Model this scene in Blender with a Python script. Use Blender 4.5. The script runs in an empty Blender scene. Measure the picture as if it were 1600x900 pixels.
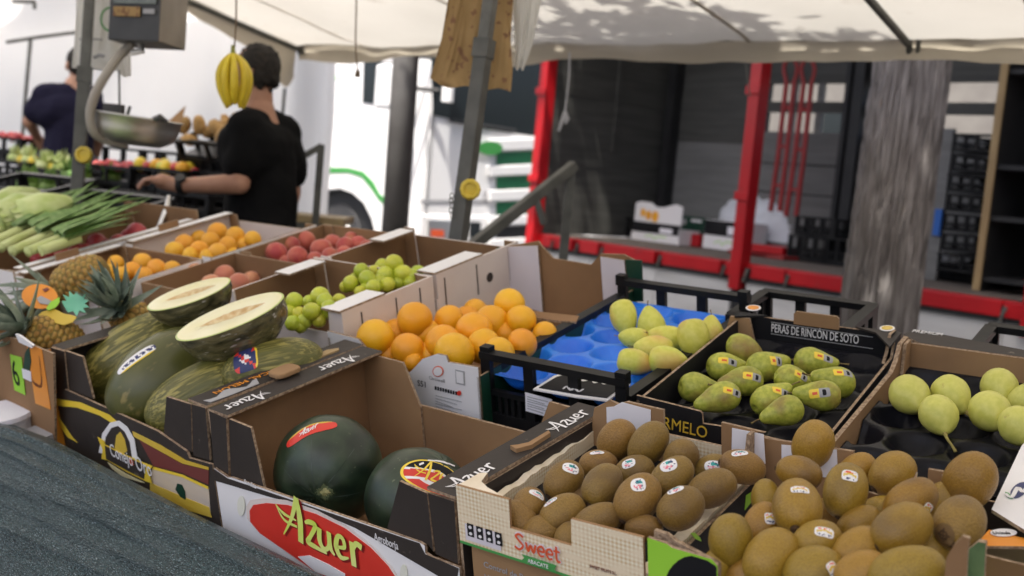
import bpy, bmesh, math, random
import numpy as np
from mathutils import Vector, Matrix, noise
from mathutils.bvhtree import BVHTree
random.seed(7)
R = math.radians
scn = bpy.context.scene
col = scn.collection
PI = math.pi

# ------------------------------------------------------------------ camera, world, sun, exposure
F, PITCH, ROLL, CAMZ = 1750.0, 0.09597558, 0.08919653, 1.25
def rot(a, ax): return Matrix.Rotation(a, 3, ax)
CAMM = rot(ROLL, 'Z') @ rot(PITCH, 'X') @ Matrix(((1, 0, 0), (0, 0, -1), (0, 1, 0)))
CAMI = CAMM.transposed()
RGT, DWN, FWD = (Vector(CAMM[i]) for i in range(3))
UP = -DWN
EYE = Vector((0, 0, CAMZ))
cd = bpy.data.cameras.new('camera')
cam = bpy.data.objects.new('camera', cd); col.objects.link(cam)
cd.sensor_width = 36; cd.lens = 36 * F / 1600; cd.clip_start = .02; cd.clip_end = 2000
m = Matrix.Identity(4)
for i in range(3):
    m[i][0], m[i][1], m[i][2] = RGT[i], UP[i], -FWD[i]
m.translation = EYE
cam.matrix_world = m
cd.dof.use_dof = True; cd.dof.focus_distance = 1.75; cd.dof.aperture_fstop = 4.0
scn.camera = cam

SUN_EL, SUN_AZ = 68, 205         # azimuth: compass-like angle of the direction towards the sun, from +Y clockwise
w = bpy.data.worlds.new('World'); scn.world = w; w.use_nodes = True
nt = w.node_tree; bg = nt.nodes['Background']
sky = nt.nodes.new('ShaderNodeTexSky'); sky.sky_type = 'NISHITA'; sky.sun_disc = False
sky.sun_elevation = R(SUN_EL); sky.sun_rotation = R(SUN_AZ)
sky.air_density = .7; sky.dust_density = 6.0; sky.ozone_density = .4
nt.links.new(sky.outputs[0], bg.inputs[0]); bg.inputs[1].default_value = 0.15
sd = bpy.data.lights.new('sun', 'SUN'); sd.energy = 4.2; sd.angle = R(.53); sd.color = (1, .95, .87)
sun = bpy.data.objects.new('sun', sd); col.objects.link(sun)
sdir = Vector((math.sin(R(SUN_AZ)) * math.cos(R(SUN_EL)), math.cos(R(SUN_AZ)) * math.cos(R(SUN_EL)), math.sin(R(SUN_EL))))
sun.rotation_euler = sdir.to_track_quat('Z', 'Y').to_euler(); sun.location = sdir * 30
scn.view_settings.view_transform = 'Standard'; scn.view_settings.look = 'None'
scn.view_settings.exposure = 1.2; scn.view_settings.gamma = 1
scn.view_settings.use_curve_mapping = False
scn.cycles.max_bounces = 8; scn.cycles.diffuse_bounces = 4; scn.cycles.use_denoising = True

# ------------------------------------------------------------------ geometry of the place
TAB = rot(-0.65659087, 'Z') @ rot(0.00927828, 'Y') @ rot(0.2501831, 'X')   # the slanted display table: X along it, Y up the slope
TH = .75                                                                 # camera above the plane of the crate rims
MT = Matrix.Translation(EYE) @ TAB.to_4x4() @ Matrix.Translation((0, 0, -TH))
MTI = MT.inverted()
def ray(px, py): return CAMI @ Vector(((px - 800) / F, (py - 450) / F, 1))
def WP(px, py, d): return EYE + ray(px, py) * d                            # a point d metres ahead of the camera
def TP(px, py, z=0):                                                      # on the plane z of the table's frame (table coordinates)
    d = TAB.transposed() @ ray(px, py)
    return Vector((0, 0, TH)) + d * ((z - TH) / d.z)
def GP(px, py, z):                                                        # on a level plane
    d = ray(px, py); return EYE + d * ((z - CAMZ) / d.z)
def depth(p): return (p - EYE).dot(FWD)
def plane_hit(px, py, o, n):
    d = ray(px, py); return EYE + d * ((o - EYE).dot(n) / d.dot(n))

# ------------------------------------------------------------------ helpers
MW = {}
def tag(o, label=None, cat=None, group=None, kind=None):
    for k, v in (('label', label), ('category', cat), ('group', group), ('kind', kind)):
        if v: o[k] = v
    return o
def thing(name, label, cat, M=None, group=None):
    o = bpy.data.objects.new(name, None); col.objects.link(o); o.empty_display_size = .1
    M = M or Matrix.Identity(4); o.matrix_world = M; MW[o.name] = M.copy()
    return tag(o, label, cat, group)
def link(name, me, parent=None, M=None):
    o = bpy.data.objects.new(name, me); col.objects.link(o)
    if parent: o.parent = parent
    if M is not None:
        if parent: o.matrix_local = M
        else: o.matrix_world = M
    MW[o.name] = (M.copy() if M is not None else Matrix.Identity(4))
    return o
def fr(o, u, v, n):
    m = Matrix.Identity(4)
    for i in range(3): m[i][0], m[i][1], m[i][2], m[i][3] = u[i], v[i], n[i], o[i]
    return m
def smooth_path(P, n=6):
    P = [Vector(p) for p in P]
    if len(P) < 3: return P
    out = []
    for i in range(len(P) - 1):
        a, b, c, d = P[max(i - 1, 0)], P[i], P[i + 1], P[min(i + 2, len(P) - 1)]
        for k in range(n):
            t = k / n
            out.append(.5 * ((2 * b) + (c - a) * t + (2 * a - 5 * b + 4 * c - d) * t * t + (3 * b - a - 3 * c + d) * t ** 3))
    out.append(P[-1]); return out
class MB:
    def __init__(s): s.v, s.f, s.m = [], [], []
    def add(s, V, Fc, mi=0):
        b = len(s.v); s.v += [Vector(x) for x in V]
        for k, q in enumerate(Fc): s.f.append([b + i for i in q]); s.m.append(mi[k] if isinstance(mi, list) else mi)
        return s
    def box(s, x0, y0, z0, x1, y1, z1, mi=0, M=None):
        V = [Vector((x, y, z)) for z in (z0, z1) for y in (y0, y1) for x in (x0, x1)]
        if M is not None: V = [M @ q for q in V]
        return s.add(V, [(0, 2, 3, 1), (4, 5, 7, 6), (0, 1, 5, 4), (2, 6, 7, 3), (0, 4, 6, 2), (1, 3, 7, 5)], mi)
    def bar(s, a, b, w, h, up=(0, 0, 1), mi=0):
        a, b = Vector(a), Vector(b); z = (b - a); L = z.length; z.normalize()
        x = Vector(up).cross(z)
        if x.length < 1e-4: x = Vector((1, 0, 0)).cross(z)
        x.normalize(); y = z.cross(x)
        return s.box(-w / 2, -h / 2, 0, w / 2, h / 2, L, mi, fr(a, x, y, z))
    def prism(s, poly, frame, n0, n1, mo=0, mi=0, ms=0):
        k = len(poly)
        V = [frame @ Vector((u, v, n1)) for u, v in poly] + [frame @ Vector((u, v, n0)) for u, v in poly]
        return s.add(V, [tuple(range(k)), tuple(range(2 * k - 1, k - 1, -1))] + [(i, k + i, k + (i + 1) % k, (i + 1) % k) for i in range(k)], [mo, mi] + [ms] * k)
    def tube(s, P, r, seg=8, mi=0, sm=0, cap=True):
        P = smooth_path(P, sm) if sm else [Vector(p) for p in P]
        n = len(P); rr = r if isinstance(r, (list, tuple)) else [r] * n
        if len(rr) != n: rr = [float(np.interp(i / (n - 1), np.linspace(0, 1, len(rr)), rr)) for i in range(n)]
        V = []; x = None
        for i, p in enumerate(P):
            t = (P[min(i + 1, n - 1)] - P[max(i - 1, 0)]).normalized()
            if x is None:
                x = Vector((0, 0, 1)).cross(t)
                if x.length < .1: x = Vector((1, 0, 0)).cross(t)
            x = (x - t * x.dot(t)).normalized(); y = t.cross(x)
            V += [p + (x * math.cos(2 * PI * k / seg) + y * math.sin(2 * PI * k / seg)) * rr[i] for k in range(seg)]
        Fc = [(i * seg + k, i * seg + (k + 1) % seg, (i + 1) * seg + (k + 1) % seg, (i + 1) * seg + k) for i in range(n - 1) for k in range(seg)]
        if cap: Fc += [tuple(range(seg - 1, -1, -1)), tuple((n - 1) * seg + k for k in range(seg))]
        return s.add(V, Fc, mi)
    def lathe(s, prof, seg=20, mi=0, M=None, wob=None):
        V = []
        for r, z in prof:
            for k in range(seg):
                a = 2 * PI * k / seg; q = Vector((r * math.cos(a), r * math.sin(a), z))
                if wob: q = wob(q, a)
                V.append(M @ q if M is not None else q)
        n = len(prof)
        Fc = [(i * seg + k, i * seg + (k + 1) % seg, (i + 1) * seg + (k + 1) % seg, (i + 1) * seg + k) for i in range(n - 1) for k in range(seg)]
        Fc += [tuple(range(seg - 1, -1, -1)), tuple((n - 1) * seg + k for k in range(seg))]
        return s.add(V, Fc, mi)
    def grid(s, fn, nu, nv, mi=0):
        V = [fn(i / nu, j / nv) for j in range(nv + 1) for i in range(nu + 1)]
        return s.add(V, [(j * (nu + 1) + i, j * (nu + 1) + i + 1, (j + 1) * (nu + 1) + i + 1, (j + 1) * (nu + 1) + i) for j in range(nv) for i in range(nu)], mi)
    def mesh(s, name, mats, smooth=False, fix=True):
        me = bpy.data.meshes.new(name); me.from_pydata([tuple(q) for q in s.v], [], s.f)
        for q in (mats if isinstance(mats, (list, tuple)) else [mats]): me.materials.append(q)
        me.polygons.foreach_set('material_index', s.m)
        if fix:
            bm = bmesh.new(); bm.from_mesh(me); bmesh.ops.recalc_face_normals(bm, faces=bm.faces); bm.to_mesh(me); bm.free()
        if smooth: me.polygons.foreach_set('use_smooth', [True] * len(me.polygons))
        me.update(); return me
    def build(s, name, mats, parent=None, M=None, smooth=False, fix=True, bevel=0):
        o = link(name, s.mesh(name, mats, smooth, fix), parent, M)
        if bevel:
            b = o.modifiers.new('bevel', 'BEVEL'); b.width = bevel; b.segments = 2; b.limit_method = 'ANGLE'; b.angle_limit = R(40)
        return o

# ------------------------------------------------------------------ materials
def mat(name, c1, c2=None, sc=8, ro=.6, bump=0, bsc=None, st=None, rnd=0, lo=.35, hi=.65, metal=0, sheen=0, coat=0, trans=0, spec=.5, c3=None, sc3=2, lo3=.5, hi3=.65, det=4, dist=0, hue=0):
    M = bpy.data.materials.new(name); M.use_nodes = True
    N, L = M.node_tree.nodes, M.node_tree.links
    b = N['Principled BSDF']; out = N['Material Output']
    b.inputs['Roughness'].default_value = ro; b.inputs['Metallic'].default_value = metal
    b.inputs['Specular IOR Level'].default_value = spec
    if sheen: b.inputs['Sheen Weight'].default_value = sheen; b.inputs['Sheen Roughness'].default_value = .4
    if coat: b.inputs['Coat Weight'].default_value = coat; b.inputs['Coat Roughness'].default_value = .12
    tc = N.new('ShaderNodeTexCoord'); mp = N.new('ShaderNodeMapping'); L.new(tc.outputs['Object'], mp.inputs[0])
    if st: mp.inputs['Scale'].default_value = st
    oi = N.new('ShaderNodeObjectInfo')
    ad = N.new('ShaderNodeVectorMath'); ad.operation = 'MULTIPLY_ADD'
    L.new(oi.outputs['Random'], ad.inputs[0]); ad.inputs[1].default_value = (7, 5, 9); L.new(mp.outputs[0], ad.inputs[2])
    def nz(scale, d=det):
        q = N.new('ShaderNodeTexNoise'); q.inputs['Scale'].default_value = scale; q.inputs['Detail'].default_value = d
        q.inputs['Distortion'].default_value = dist; L.new(ad.outputs[0], q.inputs['Vector']); return q
    def rampd(src, lo, hi, a, b2):
        q = N.new('ShaderNodeValToRGB'); e = q.color_ramp.elements
        e[0].position, e[0].color = lo, (*a, 1); e[1].position, e[1].color = hi, (*b2, 1); L.new(src, q.inputs[0]); return q
    cur = None
    if c2:
        cur = rampd(nz(sc).outputs[0], lo, hi, c1, c2).outputs[0]
    if c3:
        mk = rampd(nz(sc3).outputs[0], lo3, hi3, (0, 0, 0), (1, 1, 1))
        mx = N.new('ShaderNodeMix'); mx.data_type = 'RGBA'; L.new(mk.outputs[0], mx.inputs[0])
        if cur: L.new(cur, mx.inputs[6])
        else: mx.inputs[6].default_value = (*c1, 1)
        mx.inputs[7].default_value = (*c3, 1); cur = mx.outputs[2]
    if rnd or hue:
        hs = N.new('ShaderNodeHueSaturation')
        mr = N.new('ShaderNodeMapRange'); L.new(oi.outputs['Random'], mr.inputs[0]); mr.inputs[3].default_value = 1 - rnd; mr.inputs[4].default_value = 1 + rnd
        L.new(mr.outputs[0], hs.inputs['Value'])
        if hue:
            m2 = N.new('ShaderNodeMapRange'); ml = N.new('ShaderNodeMath'); ml.operation = 'MULTIPLY'; ml.inputs[1].default_value = 7.31
            fr_ = N.new('ShaderNodeMath'); fr_.operation = 'FRACT'
            L.new(oi.outputs['Random'], ml.inputs[0]); L.new(ml.outputs[0], fr_.inputs[0]); L.new(fr_.outputs[0], m2.inputs[0])
            m2.inputs[3].default_value = .5 - hue; m2.inputs[4].default_value = .5 + hue; L.new(m2.outputs[0], hs.inputs['Hue'])
        if cur: L.new(cur, hs.inputs['Color'])
        else: hs.inputs['Color'].default_value = (*c1, 1)
        cur = hs.outputs[0]
    if cur: L.new(cur, b.inputs['Base Color'])
    else: b.inputs['Base Color'].default_value = (*c1, 1)
    if bump:
        q = N.new('ShaderNodeBump'); q.inputs['Strength'].default_value = bump; q.inputs['Distance'].default_value = .004
        L.new(nz(bsc or sc * 3).outputs[0], q.inputs['Height']); L.new(q.outputs[0], b.inputs['Normal'])
    if trans:
        t = N.new('ShaderNodeBsdfTranslucent'); mx = N.new('ShaderNodeMixShader'); mx.inputs[0].default_value = trans
        if cur: L.new(cur, t.inputs[0])
        else: t.inputs[0].default_value = (*c1, 1)
        L.new(b.outputs[0], mx.inputs[1]); L.new(t.outputs[0], mx.inputs[2]); L.new(mx.outputs[0], out.inputs[0])
    return M
K = {}
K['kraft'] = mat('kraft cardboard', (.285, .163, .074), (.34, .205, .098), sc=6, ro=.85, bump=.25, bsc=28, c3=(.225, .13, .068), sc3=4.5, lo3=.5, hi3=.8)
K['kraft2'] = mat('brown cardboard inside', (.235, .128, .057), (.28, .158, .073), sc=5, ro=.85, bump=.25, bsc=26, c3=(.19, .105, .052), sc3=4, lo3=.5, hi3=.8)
K['edge'] = mat('corrugated edge', (.2, .13, .08), (.45, .33, .22), sc=160, ro=.9, bump=.8, bsc=220)
K['dark'] = mat('dark printed cardboard', (.030, .024, .021), (.042, .034, .030), sc=4, ro=.55, bump=.2, bsc=30, spec=.3, c3=(.13, .11, .09), sc3=38, lo3=.69, hi3=.75)
K['black'] = mat('black printed cardboard', (.010, .010, .012), (.018, .018, .020), sc=6, ro=.55, bump=.05, bsc=90, spec=.15)
K['fibre'] = mat('pale fold of torn card', (.72, .62, .46), (.80, .71, .56), sc=30, ro=.8, bump=.3, bsc=120)
K['blackpl'] = mat('black plastic', (.008, .008, .009), (.015, .015, .015), sc=10, ro=.42, bump=.05, bsc=60, spec=.18)
K['white'] = mat('white print', (.76, .75, .76), (.82, .81, .81), sc=5, ro=.5)
K['pinkwhite'] = mat('off white cardboard', (.66, .58, .54), (.74, .67, .63), sc=5, ro=.7)
K['lilac'] = mat('pale board', (.62, .58, .62), (.70, .66, .70), sc=5, ro=.7)
K['paper'] = mat('white paper', (.74, .73, .78), (.82, .81, .85), sc=3, ro=.8, bump=.1, bsc=14)
K['red'] = mat('red print', (.62, .03, .02), (.72, .05, .03), sc=6, ro=.35)
K['darkred'] = mat('deep red print', (.25, .01, .01), ro=.4)
K['gold'] = mat('gold print', (.62, .42, .04), (.7, .52, .08), sc=8, ro=.4)
K['yellow'] = mat('yellow print', (.85, .62, .05), ro=.4)
K['lime'] = mat('lime print', (.62, .78, .10), (.78, .84, .28), sc=9, ro=.35)
K['green'] = mat('green print', (.30, .62, .04), (.34, .68, .05), sc=5, ro=.5)
K['midgreen'] = mat('mid green print', (.06, .30, .07), ro=.5)
K['dkgreen'] = mat('dark green print', (.006, .045, .025), ro=.45)
K['orangep'] = mat('orange print', (.74, .25, .02), (.80, .31, .03), sc=5, ro=.45)
K['redor'] = mat('orange red print', (.70, .10, .03), ro=.45)
K['grey'] = mat('grey print', (.35, .35, .36), ro=.5)
K['teal'] = mat('teal print', (.02, .35, .33), ro=.5)
K['pink'] = mat('pink print', (.75, .2, .25), ro=.5)
K['navy'] = mat('navy print', (.02, .03, .12), ro=.5)
K['sky'] = mat('pale dusk print', (.55, .48, .42), (.75, .6, .38), sc=3, ro=.5, st=(1, 1, 4))
K['paleprint'] = mat('pale fruit print', (.70, .71, .58), (.78, .77, .70), sc=20, ro=.5)
K['maroon'] = mat('maroon print', (.16, .035, .03), ro=.5)
K['bluetray'] = mat('blue pulp tray', (.012, .15, .72), (.03, .24, .85), sc=12, ro=.33, spec=.5)
K['blacktray'] = mat('black plastic tray', (.006, .006, .008), (.012, .012, .016), sc=6, ro=.28, spec=.14)
def gingham():
    M = mat('gingham print on pale card', (.70, .60, .42), ro=.6)
    N, L = M.node_tree.nodes, M.node_tree.links; b = N['Principled BSDF']
    tc = N.new('ShaderNodeTexCoord'); sx = N.new('ShaderNodeSeparateXYZ'); L.new(tc.outputs['Object'], sx.inputs[0])
    def stripe(a):
        q = N.new('ShaderNodeMath'); q.operation = 'MULTIPLY'; q.inputs[1].default_value = 2 * PI / .0062; L.new(a, q.inputs[0])
        s_ = N.new('ShaderNodeMath'); s_.operation = 'SINE'; L.new(q.outputs[0], s_.inputs[0])
        g = N.new('ShaderNodeMapRange'); L.new(s_.outputs[0], g.inputs[0]); g.inputs[1].default_value = -.3; g.inputs[2].default_value = .3; return g.outputs[0]
    xy = N.new('ShaderNodeMath'); xy.operation = 'ADD'; L.new(sx.outputs[0], xy.inputs[0]); L.new(sx.outputs[1], xy.inputs[1])
    a, c = stripe(xy.outputs[0]), stripe(sx.outputs[2])
    s_ = N.new('ShaderNodeMath'); s_.operation = 'ADD'; L.new(a, s_.inputs[0]); L.new(c, s_.inputs[1])
    h = N.new('ShaderNodeMath'); h.operation = 'MULTIPLY'; h.inputs[1].default_value = .5; L.new(s_.outputs[0], h.inputs[0])
    r = N.new('ShaderNodeValToRGB'); r.color_ramp.elements[0].color = (.62, .45, .24, 1); r.color_ramp.elements[1].color = (.84, .78, .62, 1); L.new(h.outputs[0], r.inputs[0])
    ns = N.new('ShaderNodeTexNoise'); ns.inputs['Scale'].default_value = 14; mp = N.new('ShaderNodeMapping'); mp.inputs['Scale'].default_value = (1, 1, 6)
    L.new(tc.outputs['Object'], mp.inputs[0]); L.new(mp.outputs[0], ns.inputs[0])
    r2 = N.new('ShaderNodeValToRGB'); r2.color_ramp.elements[0].position = .4; r2.color_ramp.elements[1].position = .62; L.new(ns.outputs[0], r2.inputs[0])
    mx = N.new('ShaderNodeMix'); mx.data_type = 'RGBA'; L.new(r2.outputs[0], mx.inputs[0]); L.new(r.outputs[0], mx.inputs[6]); mx.inputs[7].default_value = (.78, .66, .47, 1)
    L.new(mx.outputs[2], b.inputs['Base Color']); return M
K['gingham'] = gingham()
# fruit skins
K['kiwi'] = mat('brown kiwi skin', (.178, .098, .013), (.242, .140, .023), sc=420, det=2, ro=.5, bump=.35, bsc=420, rnd=.14, sheen=.08, c3=(.12, .065, .022), sc3=14, lo3=.52, hi3=.75, hue=.008)
K['kiwi2'] = mat('golden kiwi skin', (.250, .140, .011), (.325, .190, .020), sc=420, det=2, ro=.42, bump=.25, bsc=420, rnd=.16, sheen=.04, c3=(.15, .085, .025), sc3=13, lo3=.56, hi3=.78, hue=.012)
K['calyx'] = mat('kiwi calyx', (.05, .026, .012), (.1, .055, .02), sc=90, ro=.9, bump=.6)
K['orange'] = mat('orange peel', (.82, .36, .008), (.86, .42, .012), sc=10, ro=.38, bump=.25, bsc=330, rnd=.06, hue=.012)
K['apricot'] = mat('apricot skin', (.80, .36, .02), (.84, .44, .03), sc=14, ro=.5, bump=.1, bsc=200, rnd=.05, hue=.01)
K['lemonlime'] = mat('yellow green apple skin', (.42, .49, .03), (.58, .58, .055), sc=12, ro=.32, rnd=.12, hue=.02)
K['peach'] = mat('red peach skin', (.42, .05, .05), (.55, .16, .09), sc=18, ro=.6, bump=.1, bsc=200, rnd=.15, sheen=.3, c3=(.62, .32, .12), sc3=12, lo3=.6, hi3=.8)
K['peach2'] = mat('blushed peach skin', (.55, .17, .10), (.66, .33, .16), sc=14, ro=.6, rnd=.1, sheen=.3)
K['crimson'] = mat('crimson nectarine skin', (.32, .02, .035), (.48, .05, .05), sc=14, ro=.35, rnd=.15)
K['pear'] = mat('russet green pear skin', (.28, .315, .030), (.45, .455, .065), sc=110, ro=.45, bump=.12, bsc=250, rnd=.1, c3=(.25, .15, .045), sc3=15, lo3=.52, hi3=.74, det=6)
K['pear2'] = mat('pale yellow green pear skin', (.52, .52, .10), (.60, .585, .14), sc=90, ro=.42, bump=.08, bsc=200, rnd=.07, c3=(.36, .25, .07), sc3=34, lo3=.68, hi3=.78)
K['pear3'] = mat('yellow pear skin with blush', (.59, .57, .08), (.66, .63, .12), sc=90, ro=.4, rnd=.08, hue=.012, c3=(.68, .30, .12), sc3=9, lo3=.55, hi3=.78, det=1)
K['stem'] = mat('woody stem', (.12, .07, .03), (.25, .2, .06), sc=50, ro=.8)
K['pstem'] = mat('pale green stem', (.34, .30, .07), (.22, .15, .05), sc=50, ro=.7)
K['wmelon'] = mat('dark watermelon rind', (.008, .018, .010), (.034, .056, .028), sc=14, ro=.36, bump=.06, bsc=90, c3=(.12, .14, .08), sc3=85, lo3=.68, hi3=.74)
K['melon'] = mat('netted green melon rind', (.095, .090, .015), (.30, .26, .065), sc=62, ro=.45, bump=.6, bsc=62, st=(2.6, 2.6, .16), lo=.47, hi=.57, dist=.9, det=4, c3=(.10, .10, .02), sc3=14, lo3=.45, hi3=.62)
K['melon2'] = mat('smooth dark melon rind', (.055, .060, .014), (.10, .10, .022), sc=9, ro=.34, bump=.15, bsc=14, st=(2, 2, .6), c3=(.22, .18, .06), sc3=30, lo3=.60, hi3=.72)
K['flesh'] = mat('cream melon flesh', (.80, .74, .42), (.86, .82, .56), sc=9, ro=.35)
K['fleshgreen'] = mat('green melon flesh rim', (.50, .58, .18), ro=.4)
K['seeds'] = mat('melon seed cavity', (.62, .40, .17), (.80, .66, .38), sc=60, ro=.4, bump=.9, bsc=70, st=(1, 1, 1))
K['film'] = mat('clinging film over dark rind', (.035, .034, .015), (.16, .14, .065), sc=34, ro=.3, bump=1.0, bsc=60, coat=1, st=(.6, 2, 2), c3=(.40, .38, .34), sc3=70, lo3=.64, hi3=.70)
K['pineeye'] = mat('pineapple eye', (.34, .17, .03), (.44, .29, .06), sc=60, ro=.6, bump=.4, rnd=.05)
K['pinegap'] = mat('pineapple groove', (.16, .095, .02), (.24, .17, .03), sc=60, ro=.7)
K['pineleaf'] = mat('blue green pineapple leaf', (.13, .18, .13), (.27, .32, .25), sc=16, ro=.5, st=(2, 2, 1), bump=.1, rnd=.15)
K['leekw'] = mat('pale leek shaft', (.45, .52, .17), (.62, .68, .32), sc=8, ro=.5)
K['leekg'] = mat('green leek leaf', (.12, .23, .06), (.24, .37, .13), sc=10, ro=.4, st=(6, 6, 1), rnd=.15)
K['lettuce'] = mat('pale cabbage leaf', (.38, .50, .12), (.62, .68, .34), sc=12, ro=.5, rnd=.12)
K['greens'] = mat('leafy greens', (.07, .16, .02), (.18, .30, .05), sc=16, ro=.5, rnd=.2)
K['potato'] = mat('ginger coloured root', (.42, .24, .08), (.55, .35, .14), sc=25, ro=.8, bump=.3, rnd=.15)
K['banana'] = mat('banana peel', (.62, .46, .02), (.70, .55, .03), sc=10, ro=.42, c3=(.42, .42, .04), sc3=6, lo3=.6, hi3=.8)
K['bantip'] = mat('green banana stalk', (.16, .18, .03), (.3, .3, .04), sc=30, ro=.6)
# other
K['tarp'] = None
K['canvas'] = mat('translucent cream canopy', (.66, .635, .585), (.73, .705, .655), sc=1.5, ro=.8, bump=.15, bsc=40, trans=.29, c3=(.54, .50, .44), sc3=6, lo3=.62, hi3=.85)
K['valance'] = mat('cream valance cloth', (.52, .46, .36), (.60, .54, .44), sc=2, ro=.85, bump=.15, bsc=30, trans=.15)
K['sheet'] = mat('white tent sheet', (.90, .89, .87), (.95, .94, .92), sc=.6, ro=.7, trans=.36)
K['sheet2'] = mat('thin white tent roof', (.90, .89, .88), (.94, .93, .92), sc=.6, ro=.7, trans=.42)
K['steel'] = mat('dull grey steel', (.10, .10, .09), (.16, .16, .145), sc=20, ro=.5, metal=.4, bump=.05)
K['post'] = mat('grey painted post', (.065, .066, .058), (.10, .10, .088), sc=14, ro=.5, bump=.1, bsc=60)
K['pole'] = mat('grey street pole paint', (.11, .105, .10), (.145, .14, .135), sc=5, ro=.6, bump=.1, bsc=30)
K['chrome'] = mat('stainless steel', (.70, .69, .67), (.80, .79, .76), sc=6, ro=.4, metal=1, bump=.05, bsc=20)
K['casing'] = mat('dark scale casing', (.035, .035, .036), (.05, .05, .05), sc=9, ro=.45)
K['casing2'] = mat('worn scale side', (.22, .19, .15), (.30, .26, .21), sc=8, ro=.5)
K['beige'] = mat('beige scale arm', (.30, .27, .23), (.36, .33, .28), sc=10, ro=.45)
K['knob'] = mat('yellow plastic knob', (.60, .44, .03), (.68, .50, .04), sc=12, ro=.4)
K['redpaint'] = mat('red truck paint', (.40, .004, .009), (.48, .008, .013), sc=4, ro=.35, c3=(.28, .02, .02), sc3=16, lo3=.62, hi3=.8)
K['redrack'] = mat('dull red trolley paint', (.28, .02, .02), (.33, .03, .03), sc=9, ro=.5)
K['whitepaint'] = mat('white truck paint', (.80, .80, .80), (.84, .84, .84), sc=2, ro=.25, coat=.5)
K['greenpaint'] = mat('green truck paint', (.05, .27, .06), ro=.3)
K['dkgreenpaint'] = mat('dark green grille', (.01, .16, .06), ro=.4)
K['glass'] = mat('dark vehicle glass', (.012, .017, .02), ro=.08, spec=.5)
K['rubber'] = mat('tyre rubber', (.025, .025, .028), (.04, .04, .042), sc=20, ro=.75)
K['alu'] = mat('weathered aluminium side panel', (.50, .50, .49), (.60, .60, .59), sc=2, ro=.5, st=(1, 1, 6), bump=.1, bsc=9, c3=(.38, .37, .35), sc3=3, lo3=.55, hi3=.85)
K['slat'] = mat('dull grey side board', (.055, .055, .050), (.080, .080, .072), sc=4, ro=.6, st=(.6, .6, 7), rnd=.12)
K['slat2'] = mat('pale grey side board', (.15, .15, .143), (.195, .195, .187), sc=4, ro=.6, st=(.6, .6, 7), rnd=.08)
K['interior'] = mat('black truck frame', (.010, .010, .011), (.018, .018, .018), sc=6, ro=.6)
K['ply'] = mat('worn plywood floor', (.12, .10, .085), (.20, .17, .14), sc=5, ro=.75, st=(1, 6, 1), bump=.1)
K['wood'] = mat('pale wooden edge', (.30, .20, .09), (.40, .28, .13), sc=8, ro=.6, st=(4, 4, .6))
K['bench'] = mat('wooden bench top', (.32, .23, .11), (.40, .30, .15), sc=6, ro=.6)
K['sack'] = mat('white plastic sack', (.66, .68, .72), (.76, .78, .82), sc=5, ro=.45, bump=.5, bsc=12)
K['bag'] = mat('white carrier bag plastic', (.78, .77, .73), (.86, .85, .81), sc=4, ro=.5, trans=.4, bump=.2, bsc=12)
K['kbag'] = mat('printed kraft bags', (.30, .19, .075), (.36, .235, .10), sc=9, ro=.85, bump=.15, bsc=60, c3=(.20, .10, .05), sc3=46, lo3=.60, hi3=.66, det=1)
K['asphalt'] = mat('grey asphalt', (.045, .045, .047), (.075, .075, .075), sc=3, ro=.9, bump=.4, bsc=120)
K['building'] = mat('weathered building render', (.14, .13, .12), (.18, .17, .155), sc=2, ro=.9)
K['leaf'] = mat('plane tree leaf', (.045, .10, .018), (.09, .16, .03), sc=3, ro=.5, trans=.15, rnd=0)
K['skin'] = mat('tanned skin', (.40, .20, .125), (.47, .25, .16), sc=14, ro=.5, bump=.08, bsc=90)
K['hair'] = mat('dark cropped hair', (.012, .010, .009), (.03, .025, .02), sc=60, ro=.7, bump=.8, bsc=90, spec=.3)
K['tblack'] = mat('black cotton shirt', (.0045, .0045, .005), (.008, .008, .0085), sc=5, ro=.9, bump=.3, bsc=9, spec=.12)
K['tnavy'] = mat('navy cotton shirt', (.011, .010, .026), (.016, .015, .034), sc=5, ro=.9, bump=.3, bsc=9, spec=.12)
K['jeans'] = mat('dark trousers', (.02, .022, .03), (.03, .033, .04), sc=8, ro=.85)
K['shoe'] = mat('dark shoe', (.02, .018, .016), ro=.6)
K['string'] = mat('brown string', (.16, .11, .07), ro=.9)
K['wstring'] = mat('white cord', (.6, .6, .62), ro=.8)
K['lcd'] = mat('scale display', (.12, .14, .13), (.18, .2, .18), sc=20, ro=.2)

# ------------------------------------------------------------------ flat print and lettering
def print_poly(name, poly, frame, m, parent, lift=.0006, th=.0006):
    return MB().prism(poly, frame, lift - th * .5, lift + th).build(name, m, parent)
def ribbon(strokes, frame, m, parent, name='lettering', lift=.0012, th=.0005):
    b = MB()
    for si, (P, wd) in enumerate(strokes):
        Q = smooth_path([(x, y, 0) for x, y in P], 5); n = len(Q); L = []; Rr = []
        for i, p in enumerate(Q):
            t = (Q[min(i + 1, n - 1)] - Q[max(i - 1, 0)]).normalized(); nn = Vector((-t.y, t.x, 0))
            h = float(np.interp(i / (n - 1), np.linspace(0, 1, len(wd)), wd)) / 2
            L.append(p + nn * h); Rr.append(p - nn * h)
        z = lift + si * .00012
        V = [frame @ Vector((q.x, q.y, z)) for q in L + Rr]
        b.add(V, [(i, i + 1, n + i + 1, n + i) for i in range(n - 1)])
    return b.build(name, m, parent, fix=False)
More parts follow.
